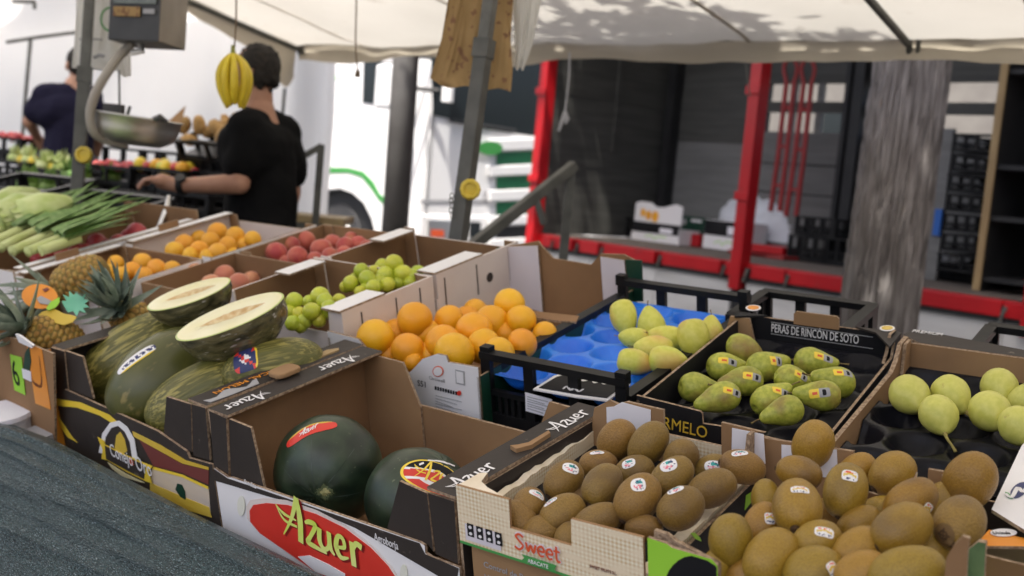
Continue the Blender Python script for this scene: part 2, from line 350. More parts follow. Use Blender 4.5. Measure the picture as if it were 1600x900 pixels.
SCRIPT = [([(-.12, .66), (.12, .52), (.50, .48)], [.02, .07, .03]), ([(-.12, .66), (.1, .38), (.50, .34)], [.01, .06, .05]), ([(.60, 1.02), (.36, .5), (.02, .02)], [.13, .08, .02]),
          ([(.60, 1.02), (.63, .55), (.56, .0)], [.08, .14, .13]), ([(.78, .52), (.92, .58), (1.10, .55), (.90, .25), (.80, .10), (1.0, .06), (1.36, .02)], [.05, .1, .1, .08, .11, .1, .04]),
          ([(1.22, .54), (1.18, .25), (1.28, .10), (1.44, .2), (1.50, .54)], [.11, .11, .09, .08, .1]), ([(1.50, .54), (1.49, .2), (1.60, .06)], [.11, .11, .04]),
          ([(1.70, .28), (1.92, .34), (1.90, .52), (1.76, .52), (1.68, .28), (1.78, .08), (2.02, .14)], [.05, .08, .09, .09, .12, .1, .03]),
          ([(2.16, .54), (2.15, .0)], [.12, .12]), ([(2.17, .34), (2.28, .53), (2.44, .50)], [.05, .1, .12])]
def script_logo(frame, size, ang, m, parent, shear=0, lift=.0012, fat=1.0):
    c, s_ = math.cos(ang), math.sin(ang)
    st = [([((x + y * shear) * size * c - y * size * s_, (x + y * shear) * size * s_ + y * size * c) for x, y in P], [q * size * fat for q in wd]) for P, wd in SCRIPT]
    return ribbon(st, frame, m, parent, lift=lift)
def text(body, frame, u, v, size, m, parent, ang=0, align='LEFT', shear=0, lift=.0008, sx=1, space=1.0):
    cu = bpy.data.curves.new('lettering', 'FONT'); cu.body = body; cu.size = size; cu.align_x = align; cu.extrude = .0003; cu.shear = shear; cu.resolution_u = 3
    cu.space_character = space
    cu.materials.append(m)
    return link('lettering', cu, parent, frame @ Matrix.Translation((u, v, lift)) @ Matrix.Rotation(ang, 4, 'Z') @ Matrix.Diagonal((sx, 1, 1, 1)))
def ellipse(cx, cy, a, b_, n=28, ang=0):
    c, s_ = math.cos(ang), math.sin(ang)
    return [(cx + a * math.cos(t) * c - b_ * math.sin(t) * s_, cy + a * math.cos(t) * s_ + b_ * math.sin(t) * c) for t in (2 * PI * k / n for k in range(n))]

# ------------------------------------------------------------------ cardboard boxes on the table
class Box:
    """A carton standing on the slanted table: x along its front, y up the slope, z up from its base; rim at z = h."""
    def __init__(s, name, label, cat, X, Y, yaw, W, D, h, zrim=0, group=None):
        s.W, s.D, s.h = W, D, h
        s.M = MT @ Matrix.Translation((X, Y, zrim - h)) @ Matrix.Rotation(R(yaw), 4, 'Z')
        s.MI = s.M.inverted()
        s.root = thing(name, label, cat, s.M, group)
        s.front = fr((0, 0, 0), (1, 0, 0), (0, 0, 1), (0, -1, 0)); s.backin = fr((0, D - .005, 0), (1, 0, 0), (0, 0, 1), (0, -1, 0))
        s.back = fr((0, D, 0), (1, 0, 0), (0, 0, 1), (0, 1, 0))
        s.left = fr((0, 0, 0), (0, 1, 0), (0, 0, 1), (-1, 0, 0)); s.right = fr((W, 0, 0), (0, 1, 0), (0, 0, 1), (1, 0, 0))
        s.leftin = fr((.005, 0, 0), (0, -1, 0), (0, 0, 1), (1, 0, 0))
        s.top = fr((0, 0, h), (1, 0, 0), (0, 1, 0), (0, 0, 1))
    def uv(s, frame, px, py):
        Fw = s.M @ frame; p = plane_hit(px, py, Fw.translation, Fw.to_3x3() @ Vector((0, 0, 1))); q = Fw.inverted() @ p; return (q.x, q.y)
    def panel(s, name, frame, poly, mo, mi=None, th=.005, n0=None, ms=None):
        ms = ms or K['edge']; mi = mi or K['kraft']
        return MB().prism(poly, frame, -th if n0 is None else n0 - th, 0 if n0 is None else n0, 0, 1, 2).build(name, [mo, mi, ms], s.root)
    def floor(s, z=.006, m=None):
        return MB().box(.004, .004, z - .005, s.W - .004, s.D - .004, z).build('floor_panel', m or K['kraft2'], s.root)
    def flange(s, name, x0, y0, x1, y1, mo, z=None, mi=None, sag=0):
        z = s.h if z is None else z
        return MB().prism([(x0, y0), (x1, y0), (x1, y1), (x0, y1)], fr((0, 0, z), (1, 0, 0), (0, 1, 0), (0, 0, 1)), 0, .005, 0, 1, 2).build(name, [mo, mi or K['kraft'], K['edge']], s.root)
def rect(u0, v0, u1, v1): return [(u0, v0), (u1, v0), (u1, v1), (u0, v1)]
# ------------------------------------------------------------------ ground, table, cloth
def sheet_obj(name, m, z, x0, y0, x1, y1, kind='structure'):
    return tag(MB().add([(x0, y0, z), (x1, y0, z), (x1, y1, z), (x0, y1, z)], [(0, 1, 2, 3)]).build(name, m), kind=kind)
sheet_obj('ground', K['asphalt'], 0, -150, -150, 150, 250)

ZT = -.245                                                                # table top below the rims
tb = thing('market_table', 'long sloping market stall table carrying the fruit crates', 'table', MT @ Matrix.Translation((-2, 1.5, ZT)))
TBI = Matrix.Translation((2, -1.5, -ZT))
for k in range(6):
    y0 = 1.04 + k * .185
    MB().box(-3.95, y0, ZT - .02, .45, y0 + .18, ZT - .002, 0, TBI).build('plank', K['bench'], tb)
def table_world_z(X, Y, z): return (MT @ Vector((X, Y, z))).z
for X in (-3.8, -2.2, -.7, .3):
    for Y in (1.1, 2.1):
        a = MT @ Vector((X, Y, ZT - .02)); b = Vector((a.x, a.y, 0)); Mi = (MT @ Matrix.Translation((-2, 1.5, ZT))).inverted()
        MB().bar(Mi @ a, Mi @ b, .04, .04).build('leg', K['steel'], tb)
def cloth_mat():
    M = bpy.data.materials.new('woven green grey shade cloth'); M.use_nodes = True
    N, L = M.node_tree.nodes, M.node_tree.links; b = N['Principled BSDF']; b.inputs['Roughness'].default_value = .3; b.inputs['Specular IOR Level'].default_value = .9
    tc = N.new('ShaderNodeTexCoord'); mp = N.new('ShaderNodeMapping'); mp.inputs['Scale'].default_value = (.7, 1.6, 1.6); L.new(tc.outputs['Object'], mp.inputs[0])
    n1 = N.new('ShaderNodeTexNoise'); n1.inputs['Scale'].default_value = 210; n1.inputs['Detail'].default_value = 3; L.new(mp.outputs[0], n1.inputs[0])
    n2 = N.new('ShaderNodeTexNoise'); n2.inputs['Scale'].default_value = 7; n2.inputs['Detail'].default_value = 5; L.new(mp.outputs[0], n2.inputs[0])
    m2 = N.new('ShaderNodeMapping'); m2.inputs['Scale'].default_value = (1.5, 14, 14); L.new(tc.outputs['Object'], m2.inputs[0])
    n3 = N.new('ShaderNodeTexNoise'); n3.inputs['Scale'].default_value = 2.2; n3.inputs['Detail'].default_value = 5; L.new(m2.outputs[0], n3.inputs[0])
    r = N.new('ShaderNodeValToRGB'); r.color_ramp.elements[0].position = .35; r.color_ramp.elements[1].position = .7
    r.color_ramp.elements[0].color = (.012, .030, .030, 1); r.color_ramp.elements[1].color = (.046, .086, .086, 1); L.new(n1.outputs[0], r.inputs[0])
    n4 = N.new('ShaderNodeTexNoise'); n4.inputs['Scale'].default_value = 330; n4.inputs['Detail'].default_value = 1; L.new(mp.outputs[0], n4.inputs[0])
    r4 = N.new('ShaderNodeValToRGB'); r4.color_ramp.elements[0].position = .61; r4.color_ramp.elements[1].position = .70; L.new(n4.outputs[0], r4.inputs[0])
    mx4 = N.new('ShaderNodeMix'); mx4.data_type = 'RGBA'; L.new(r4.outputs[0], mx4.inputs[0]); L.new(r.outputs[0], mx4.inputs[6]); mx4.inputs[7].default_value = (.22, .29, .31, 1)  # pale specks in the base colour paint tiny glints onto the weave
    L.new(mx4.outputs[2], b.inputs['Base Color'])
    rr = N.new('ShaderNodeMapRange'); L.new(n2.outputs[0], rr.inputs[0]); rr.inputs[1].default_value = .3; rr.inputs[2].default_value = .7; rr.inputs[3].default_value = .16; rr.inputs[4].default_value = .36
    L.new(rr.outputs[0], b.inputs['Roughness'])
    b1 = N.new('ShaderNodeBump'); b1.inputs['Strength'].default_value = .6; b1.inputs['Distance'].default_value = .03; L.new(n3.outputs[0], b1.inputs['Height'])
    b2 = N.new('ShaderNodeBump'); b2.inputs['Strength'].default_value = 1.0; b2.inputs['Distance'].default_value = .009; L.new(n1.outputs[0], b2.inputs['Height']); L.new(b1.outputs[0], b2.inputs['Normal'])
    L.new(b2.outputs[0], b.inputs['Normal']); return M
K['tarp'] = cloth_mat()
prof = [(1.045, -.235), (1.035, -.205), (1.005, -.185), (.965, -.192), (.92, -.225), (.87, -.29), (.82, -.40), (.78, -.55), (.75, -.75), (.735, -.9)]
def cloth_fn(i, j):
    X = -4.0 + 4.4 * i; t = j * (len(prof) - 1); k = min(int(t), len(prof) - 2); q = t - k
    y = prof[k][0] * (1 - q) + prof[k + 1][0] * q; z = prof[k][1] * (1 - q) + prof[k + 1][1] * q
    lift = float(np.interp(X, [-2.4, -2.1, -1.6, -1.3, -.9], [.035, .045, .004, -.01, -.02]))
    f = min(1, j * 3)
    nz = noise.noise(Vector((X * 2.2, j * 5, 1.3))) * .020 * f + noise.noise(Vector((X * 5 + y * 9, j * 14, 7))) * .006 * f
    for q_, a_ in ((8, .010), (17, .007), (36, .0035)): nz += a_ * f * (1 - 2.2 * abs(noise.noise(Vector((X * .9 + j * 1.2, j * q_ + X * 1.1, q_)))))
    return Vector((X, y - nz, z + lift * max(0, 1 - j * 1.5) + nz * .6))
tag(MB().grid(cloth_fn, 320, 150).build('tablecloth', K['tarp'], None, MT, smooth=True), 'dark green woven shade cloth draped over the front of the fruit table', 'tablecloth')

# ------------------------------------------------------------------ brown melon carton
B = Box('melon_box', 'dark brown open carton of green melons with yellow swoosh print', 'carton', -2.16, 1.098, -3.2, .575, .37, .24)
MELBOX = B
pu = lambda *P: [B.uv(B.front, *p) for p in P]
uL, uR = 0.0, .575
fp = pu((88, 612), (105, 607), (250, 672), (296, 704), (300, 714), (331, 722))
fp = [(0, fp[0][1])] + fp[1:-1] + [(.575, fp[-1][1])]
fpn = B.panel('front_panel', B.front, [(0, 0)] + fp + [(.575, 0)], K['dark'], n0=.006)
FF = B.front @ Matrix.Translation((0, 0, .006))
print_poly('gold_swoosh', pu((89, 621), (130, 627), (175, 646), (200, 668), (188, 664), (160, 647), (125, 635), (90, 632)), FF, K['yellow'], fpn)
print_poly('gold_swoosh', pu((95, 648), (103, 660), (118, 682), (126, 690), (111, 682), (98, 664)), FF, K['yellow'], fpn)
print_poly('gold_swoosh', pu((212, 672), (255, 693), (295, 717), (331, 728), (331, 732), (290, 722), (250, 700), (214, 680)), FF, K['gold'], fpn)
print_poly('maroon_band', pu((222, 684), (250, 701), (290, 723), (331, 733), (331, 755), (290, 737), (245, 726)), FF, K['maroon'], fpn)
print_poly('dusk_field', pu((243, 729), (290, 740), (331, 760), (334, 800), (240, 756)), FF, K['sky'], fpn, lift=.0005)
print_poly('gold_field', pu((240, 752), (285, 771), (332, 790), (336, 806), (300, 795), (240, 766)), FF, K['gold'], fpn, lift=.0014)
print_poly('gold_line', pu((245, 727), (290, 739), (331, 758), (331, 762), (290, 743), (245, 731)), FF, K['yellow'], fpn, lift=.0016)
print_poly('dark_melon', pu((280, 762), (283, 753), (290, 755), (295, 766), (296, 778), (288, 774)), FF, K['dkgreen'], fpn, lift=.002)
print_poly('crest_ring', pu((160, 705), (166, 675), (178, 658), (192, 655), (205, 665), (216, 684), (221, 715)), FF, K['white'], fpn, lift=.0022)
print_poly('crest_field', pu((168, 706), (172, 680), (181, 666), (191, 663), (201, 672), (209, 688), (213, 715)), FF, K['dark'], fpn, lift=.0030)
print_poly('crest_ear', pu((186, 700), (189, 678), (195, 672), (202, 684), (206, 702), (198, 707)), FF, K['gold'], fpn, lift=.0038)
print_poly('ribbon_banner', pu((160, 680), (170, 686), (172, 692), (205, 708), (238, 722), (246, 725), (240, 734), (245, 752), (236, 749), (205, 734), (175, 716), (166, 714), (168, 700)), FF, K['yellow'], fpn, lift=.0044)
print_poly('ribbon_field', pu((172, 693), (205, 710), (236, 724), (233, 745), (205, 731), (174, 714)), FF, K['dark'], fpn, lift=.0052)
print_poly('cream_hill', pu((176, 719), (205, 737), (234, 751), (228, 750), (200, 742), (183, 729)), FF, K['flesh'], fpn, lift=.0050)
a, b_ = B.uv(FF, 177, 712), B.uv(FF, 234, 741); L_ = math.hypot(b_[0] - a[0], b_[1] - a[1]); an = math.atan2(b_[1] - a[1], b_[0] - a[0])
text('Conejo', a[0], a[1] + .002, .042, K['white'], fpn, an, sx=.62, lift=.0066) if 0 else text('Conejo', FF, a[0] + .002, a[1] + .004, .040, K['white'], fpn, an, sx=.72, lift=.0062)
cx, cy = a[0] + .56 * L_ * math.cos(an), a[1] + .56 * L_ * math.sin(an)
text('de', FF, cx, cy + .008, .022, K['redor'], fpn, an, sx=.7, lift=.0062)
text('Oro', FF, cx + .022, cy + .002, .044, K['white'], fpn, an, sx=.75, lift=.0062)
B.panel('corner_post', B.front, pu((79, 543), (100, 549), (106, 610), (89, 616)), K['dark'])
B.panel('corner_post', B.front, pu((101, 549), (127, 558), (144, 624), (107, 609)), K['dark'], n0=-.002)
B.panel('corner_post', B.front, pu((260, 620), (298, 632), (300, 706), (255, 690)), K['dark'])
B.panel('corner_post', B.front, pu((299, 632), (320, 638), (327, 720), (301, 712)), K['dark'], n0=-.001)
B.panel('side_panel', B.left, rect(.004, 0, .366, .238), K['dark'], K['dark'])
B.panel('side_panel', B.right, rect(.004, 0, .366, .238), K['dark'], K['dark'])
B.panel('back_panel', B.back, rect(.0, 0, .575, .15), K['dark'])
B.flange('top_flap', 0, .006, .05, .365, K['dark'], mi=K['dark'])
tf = B.flange('top_flap', .513, .003, .571, .37, K['dark'], mi=K['dark'])
q = B.uv(B.top, 330, 622); text('TROPICAL MELON', B.top, .528, q[1] + .19, .020, K['orangep'], tf, -PI / 2, lift=.0062, sx=1.1)
q = B.uv(B.top, 345, 628)
print_poly('brush_mark', [(.548 + .013 * math.sin(k * 1.1) * (1 - abs(k - 6) / 9) + (0 if k < 7 else 0), .012 + k * .012) for k in range(11)] + [(.566, .12), (.569, .06), (.566, .015)], B.top @ Matrix.Translation((0, 0, .005)), K['grey'], tf, lift=.001)
MB().prism([(.533, .255), (.541, .28), (.536, .305), (.548, .325), (.557, .318), (.556, .27), (.551, .25)], B.top, .004, .008, 0, 0, 0).build('torn_patch', K['wood'], tf)
B.floor(m=K['dark'])

# ------------------------------------------------------------------ watermelon carton
B = Box('watermelon_box', 'open brown carton of watermelons with red oval on white front', 'carton', -1.577, 1.063, -1.6, .592, .37, .24)
WMBOX = B
pu = lambda *P: [B.uv(B.front, *p) for p in P]
fp = pu((332, 727), (360, 744), (366, 744), (660, 845), (668, 850), (669, 862), (678, 868), (716, 882))
fp = [(0, fp[0][1])] + fp[1:-1] + [(.592, fp[-1][1])]
fpn = B.panel('front_panel', B.front, [(0, 0)] + fp + [(.592, 0)], K['white'], n0=.006)
FF = B.front @ Matrix.Translation((0, 0, .006))
print_poly('dark_band', [(0.0005, fp[0][1] - .001), (fp[1][0], fp[1][1] - .0015), (fp[3][0], fp[3][1] - .001), (fp[5][0], fp[5][1] - .001), (.5915, fp[-1][1] - .001)] + pu((717, 912), (690, 897), (640, 868), (560, 822), (470, 784), (430, 775), (335, 747)), FF, K['dark'], fpn, lift=.0004)
oval = [(397, 812), (396, 795), (402, 786), (422, 783), (455, 786), (500, 800), (545, 822), (585, 852), (612, 880), (628, 905), (600, 925), (520, 905), (450, 856), (412, 830)]
print_poly('oval_rim', pu(*[(510 + (x - 510) * 1.05, 850 + (y - 850) * 1.10 - 1) for x, y in oval]), FF, K['pinkwhite'], fpn, lift=.0012)
ov = print_poly('red_oval', pu(*oval), FF, K['red'], fpn, lift=.0020)
a, b_ = B.uv(FF, 446, 834), B.uv(FF, 560, 884); an = math.atan2(b_[1] - a[1], b_[0] - a[0])
sz = math.hypot(b_[0] - a[0], b_[1] - a[1]) / 2.2
script_logo(FF @ Matrix.Translation((a[0] + .003, a[1] - .003, 0)), sz, an, K['darkred'], fpn, lift=.0030, fat=1.45)
script_logo(FF @ Matrix.Translation((a[0], a[1], 0)), sz, an, K['lime'], fpn, lift=.0046, fat=1.2)
print_poly('white_ribbon', pu((472, 866), (490, 864), (520, 878), (546, 893), (545, 905), (500, 890)), FF, K['white'], fpn, lift=.0030)
for (px, py) in ((378, 790), (632, 897)):
    print_poly('pale_fruit', [B.uv(FF, px + 6 * math.cos(t), py + 16 * math.sin(t)) for t in np.linspace(0, 2 * PI, 14)[:-1]], FF, K['paleprint'], fpn, lift=.0014)
def txt_px(B, FF, body, p0, p1, size, m, parent, lift=.0014, wfac=.56, **k):
    a, b2 = B.uv(FF, *p0), B.uv(FF, *p1); an = math.atan2(b2[1] - a[1], b2[0] - a[0]); L = math.hypot(b2[0] - a[0], b2[1] - a[1])
    return text(body, FF, a[0], a[1], size, m, parent, an, lift=lift, sx=L / (size * wfac * len(body)), **k)
txt_px(B, FF, 'Sandías', (383, 755), (408, 766), .013, K['white'], fpn)
txt_px(B, FF, 'Agroborja', (586, 843), (632, 862), .019, K['white'], fpn)
B.panel('corner_post', B.front, pu((327, 642), (353, 654), (357, 741), (334, 727)), K['dark'])
B.panel('corner_post', B.front, pu((357, 655), (391, 669), (413, 770), (360, 745)), K['dark'], n0=-.001)
B.panel('corner_post', B.front, pu((624, 752), (667, 771), (677, 862), (668, 850), (605, 826)), K['dark'])
B.panel('corner_post', B.front, pu((668, 771), (709, 784), (715, 882), (680, 866)), K['dark'], n0=-.001)
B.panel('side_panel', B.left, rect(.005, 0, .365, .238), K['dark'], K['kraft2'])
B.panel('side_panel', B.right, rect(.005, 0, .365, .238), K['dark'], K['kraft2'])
pb = lambda *P: [B.uv(B.back, *p) for p in P]
B.panel('back_panel', B.back, [(.006, 0), (.586, 0)] + pb((842, 679), (661, 632)) + [(.006, .16)], K['dark'], K['kraft'])
q = pb((600, 557), (636, 573), (643, 583), (663, 634))
B.panel('back_post', B.back, [(0.006, .0), (q[3][0], 0), q[3], (q[2][0], q[2][1]), (q[1][0], .235), (.006, .235)], K['dark'], K['kraft'], n0=-.006)
q = pb((842, 684), (864, 622), (905, 633))
B.panel('back_post', B.back, [(q[0][0], 0), (.586, 0), (.586, .235), (q[1][0], .235), q[0]], K['dark'], K['kraft'], n0=-.006)
tl = B.flange('top_flap', .001, .0, .056, .366, K['dark'])
TT = B.top @ Matrix.Translation((0, 0, .005))
q = B.uv(TT, 420, 618); script_logo(TT @ Matrix.Translation((.018, q[1] + .004, 0)), .036, -PI / 2, K['white'], tl)
q = B.uv(TT, 562, 560); script_logo(TT @ Matrix.Translation((.018, q[1] + .002, 0)), .036, -PI / 2, K['white'], tl)
q = B.uv(TT, 436, 596); q2 = B.uv(TT, 474, 584)
ym, yl = (q[1] + q2[1]) / 2, abs(q2[1] - q[1]) / 2 - .010
hp = [(.010 * s + math.cos(t) * .011 - .006, ym + s2 * yl + math.sin(t) * .013) for s, s2, t in [(1, 1, 0), (1, 1, .8), (1, 1, 1.57), (-1, 1, 1.57), (-1, 1, 2.4), (-1, 1, 3.14), (-1, -1, 3.14), (-1, -1, 3.9), (-1, -1, 4.71), (1, -1, 4.71), (1, -1, 5.5), (1, -1, 6.28)]]
MB().prism(hp, TT, .004, .014).build('handle_tab', K['kraft'], B.root, bevel=.003)
tr = B.flange('top_flap', .534, .0, .590, .366, K['dark'])
q = B.uv(TT, 874, 676); script_logo(TT @ Matrix.Translation((.582, q[1], 0)), .036, PI / 2, K['white'], tr)
q = B.uv(TT, 722, 768); script_logo(TT @ Matrix.Translation((.582, q[1], 0)), .036, PI / 2, K['white'], tr)
q = B.uv(TT, 828, 700); MB().prism([(.556, q[1] - .02), (.572, q[1] - .025), (.583, q[1]), (.580, q[1] + .05), (.572, q[1] + .055), (.573, q[1] + .004), (.564, q[1] - .012)], TT, .0, .007).build('handle_tab', K['kraft'], B.root)
B.floor()

# ------------------------------------------------------------------ gingham carton on a brown carton
B = Box('brown_box', 'plain brown carton standing under the gingham kiwi tray', 'carton', -.962, 1.045, 2.5, .285, .34, .182, zrim=-.060)
for nm, f_, p in (('front_panel', B.front, rect(0, 0, .285, .182)), ('side_panel', B.left, rect(.005, 0, .335, .182)), ('side_panel', B.right, rect(.005, 0, .335, .182)), ('back_panel', B.back, rect(0, 0, .285, .182))):
    o = B.panel(nm, f_, p, K['kraft'])
    if nm == 'front_panel':
        text('Control de Producto', B.front, .02, .150, .013, K['grey'], o); text('HIELO VERDE', B.front, .02, .130, .012, K['grey'], o)
        print_poly('black_block', rect(.14, .0, .275, .158), B.front, K['black'], o)
B = Box('gingham_box', 'low gingham printed carton heaped with brown stickered kiwis', 'carton', -.971, 1.032, 2.8, .297, .352, .090, zrim=.034)
SBOX = B
pu = lambda *P: [B.uv(B.front, *p) for p in P]
fp = pu((712, 758), (795, 781), (797, 825), (893, 853), (892, 811), (1001, 839))
fpn = B.panel('front_panel', B.front, [(0, 0), (0, fp[0][1])] + fp[1:-1] + [(.297, fp[-1][1]), (.297, 0)], K['gingham'], ms=K['kraft'])
print_poly('green_edge', rect(.0005, 0.0005, .2965, .004), B.front, K['midgreen'], fpn)
print_poly('white_label', pu((727, 817), (783, 833), (784, 860), (729, 842)), B.front, K['lilac'], fpn, lift=.0010)
for i in range(4):
    for j in range(2):
        p = B.uv(B.front, 736 + i * 14.6 + j * 1.0, 822.5 + i * 4.6 + j * 10)
        print_poly('pictogram', rect(p[0] - .0055, p[1] - .0048, p[0] + .0055, p[1] + .0048), B.front, K['black'], fpn, lift=.0018)
        print_poly('pictogram_mark', ellipse(p[0] + .0004, p[1], .0028, .0024, 8), B.front, K['white'], fpn, lift=.0026)
a, b_ = B.uv(B.front, 806, 855), B.uv(B.front, 878, 880); an = math.atan2(b_[1] - a[1], b_[0] - a[0]) + .02
SW = [([(.62, .86), (.35, .98), (.12, .8), (.36, .55), (.58, .3), (.32, .02), (.02, .14)], [.14] * 3), ([(.80, .62), (.92, .08), (1.10, .5), (1.28, .08), (1.44, .62)], [.14] * 3),
      ([(1.58, .34), (1.98, .36), (1.88, .64), (1.66, .56), (1.58, .3), (1.74, .04), (1.98, .1)], [.13] * 3), ([(2.14, .34), (2.54, .36), (2.44, .64), (2.22, .56), (2.14, .3), (2.3, .04), (2.54, .1)], [.13] * 3),
      ([(2.80, .95), (2.80, .25), (2.92, .04), (3.06, .1)], [.14] * 3), ([(2.62, .64), (3.04, .66)], [.12, .12])]
L_ = math.hypot(b_[0] - a[0], b_[1] - a[1]); s_ = L_ / 3.05
for fat, m_, lf in ((1.9, K['white'], .0012), (1.0, K['redor'], .0030)):
    ribbon([([(a[0] + (x * math.cos(an) - y * math.sin(an)) * s_, a[1] + (x * math.sin(an) + y * math.cos(an)) * s_) for x, y in P], [q * s_ * fat for q in wd]) for P, wd in SW], B.front, m_, fpn, lift=lf)
print_poly('green_ribbon', pu((818, 864), (825, 866), (868, 880), (872, 882), (869, 888), (873, 893), (866, 891), (824, 877), (818, 873), (822, 869)), B.front, K['midgreen'], fpn, lift=.0040)
txt_px(B, B.front, 'ABACATE', (828, 876), (860, 886), .0085, K['white'], fpn, lift=.0052, wfac=.62)
txt_px(B, B.front, 'SWEET FRUITS S.L.', (922, 886), (978, 902), .0065, K['maroon'], fpn, wfac=.62)
MB().prism([(.0, .004), (.004, .05), (.014, .056), (.022, .03), (.04, .02), (.085, .006)], B.top, -.012, -.002, 0, 0, 1).build('corner_fold', [K['fibre'], K['edge']], B.root)
def wavy(y0, y1, z0, z1, n, amp, seed):
    rr = random.Random(seed); return [(y0, z0)] + [(y0 + (y1 - y0) * i / n, z1 + amp * (rr.random() - .5)) for i in range(n + 1)] + [(y1, z0)]
hl = .5 * (B.uv(B.left, 790, 750)[1] + B.uv(B.left, 920, 680)[1]); hr = .5 * (B.uv(B.right, 1075, 822)[1] + B.uv(B.right, 1180, 747)[1])
MB().prism(wavy(.006, .346, 0, hl, 22, .005, 1), B.left, -.013, 0, 0, 0, 1).build('side_panel', [K['gingham'], K['fibre']], B.root)
MB().prism(wavy(.006, .346, 0, hr, 22, .005, 2), B.right, -.016, .002, 0, 0, 1).build('side_panel', [K['gingham'], K['fibre']], B.root)
pb = lambda *P: [B.uv(B.back, *p) for p in P]
B.panel('back_panel', B.back, rect(.0, 0, .297, .058), K['gingham'], K['gingham'])
q = pb((934, 634), (958, 622), (972, 628), (985, 624), (1042, 637))
p1 = B.panel('corner_post', B.back, [(0, 0)] + [(max(0, q[0][0]), q[0][1])] + q[1:] + [(q[-1][0], 0)], K['kraft'], n0=-.006)
print_poly('white_label', [B.uv(B.backin, *p) for p in ((951, 634), (962, 633), (975, 626), (1020, 638), (1020, 680), (952, 672))], B.backin @ Matrix.Translation((0, 0, .006)), K['paper'], p1)
q = pb((1132, 656), (1200, 672), (1226, 679))
p1 = B.panel('corner_post', B.back, [(q[0][0], 0)] + q[:2] + [(.297, q[2][1]), (.297, 0)], K['kraft'], n0=-.006)
print_poly('white_label', [B.uv(B.backin, *p) for p in ((1147, 666), (1196, 676), (1199, 722), (1146, 712))], B.backin @ Matrix.Translation((0, 0, .006)), K['paper'], p1)
MB().prism([(.315, 0), (.347, 0), (.347, .098), (.325, .098), (.318, .07)], B.right, -.008, -.002).build('corner_fold', K['edge'], B.root)
MB().box(.014, .008, .004, .283, .344, .012).build('tray_liner', K['black'], B.root)

# ------------------------------------------------------------------ black and green carton of golden kiwis
B = Box('green_black_box', 'open black and lime green carton heaped with golden kiwis', 'carton', -.668, 1.047, 3.0, .305, .365, .16, zrim=.034)
GBOX = B
pu = lambda *P: [B.uv(B.front, *p) for p in P]
q = pu((1012, 840), (1042, 850), (1050, 856), (1112, 874), (1121, 884))
pl = B.panel('corner_post', B.front, [(0, 0), (0, q[0][1])] + q[1:] + [(q[-1][0] + .004, 0)], K['green'], ms=K['edge'])
cc = B.uv(B.front, 1118, 948)
rr_ = abs(B.uv(B.front, 1118, 869)[1] - cc[1])
print_poly('black_disc', [(max(.002, min(q[-1][0] - .001, x)), max(.001, min(y, float(np.interp(x, [k[0] for k in q], [k[1] for k in q])) - .003))) for x, y in ellipse(cc[0], cc[1], rr_, rr_, 40)], B.front, K['black'], pl)
MB().prism([(.0, 0), (q[-1][0], 0), (q[-1][0] - .003, q[-1][1] - .004), (q[2][0], q[2][1] + .004), (q[1][0] - .005, q[1][1] + .007), (.004, q[0][1] + .006)], B.front, -.016, -.010, 0, 0, 0).build('corner_fold', K['edge'], B.root)
B.panel('front_panel', B.front, rect(0, 0, .305, .05), K['green'], n0=.006)
lp = B.panel('side_panel', B.left, rect(.005, 0, .36, B.uv(B.leftin, 1130, 800)[1] + .0), K['black'], K['black'])
LI = B.leftin
for (a0, a1) in ((((1078, 833), (1085, 832), (1093, 840), (1095, 846), (1086, 842)), 0), (((1165, 774), (1176, 767), (1174, 783), (1163, 797)), 0)):
    print_poly('green_mark', [B.uv(LI, *p) for p in a0], LI, K['green'], lp)
B.panel('side_panel', B.right, rect(.005, 0, .36, .12), K['green'], K['kraft'])
pb = lambda *P: [B.uv(B.back, *p) for p in P]
B.panel('back_panel', B.back, rect(0, 0, .305, .10), K['black'], K['kraft2'])
q = pb((1224, 686), (1296, 695), (1338, 701)); p1 = B.panel('corner_post', B.back, [(0, 0), (0, q[0][1]), q[1], q[2], (q[2][0], 0)], K['kraft'], n0=-.006)
print_poly('white_label', [B.uv(B.backin, *p) for p in ((1224, 692), (1310, 700), (1312, 745), (1224, 735))], B.backin @ Matrix.Translation((0, 0, .006)), K['paper'], p1)
q = pb((1454, 728), (1500, 736)); p1 = B.panel('corner_post', B.back, [(q[0][0], 0), q[0], (.305, q[1][1]), (.305, 0)], K['kraft'], n0=-.006)
print_poly('white_label', [B.uv(B.backin, *p) for p in ((1474, 738), (1520, 742), (1520, 800), (1474, 790))], B.backin @ Matrix.Translation((0, 0, .006)), K['paper'], p1)
q = pu((1466, 893), (1478, 872), (1492, 858), (1503, 862), (1500, 880), (1503, 915))
B.panel('corner_post', B.front, [(q[0][0] - .004, 0)] + q[:5] + [(q[5][0], 0)], K['kraft2'], n0=-.03)
MB().box(.006, .006, .035, .299, .359, .043).build('paper_liner', K['lilac'], B.root)

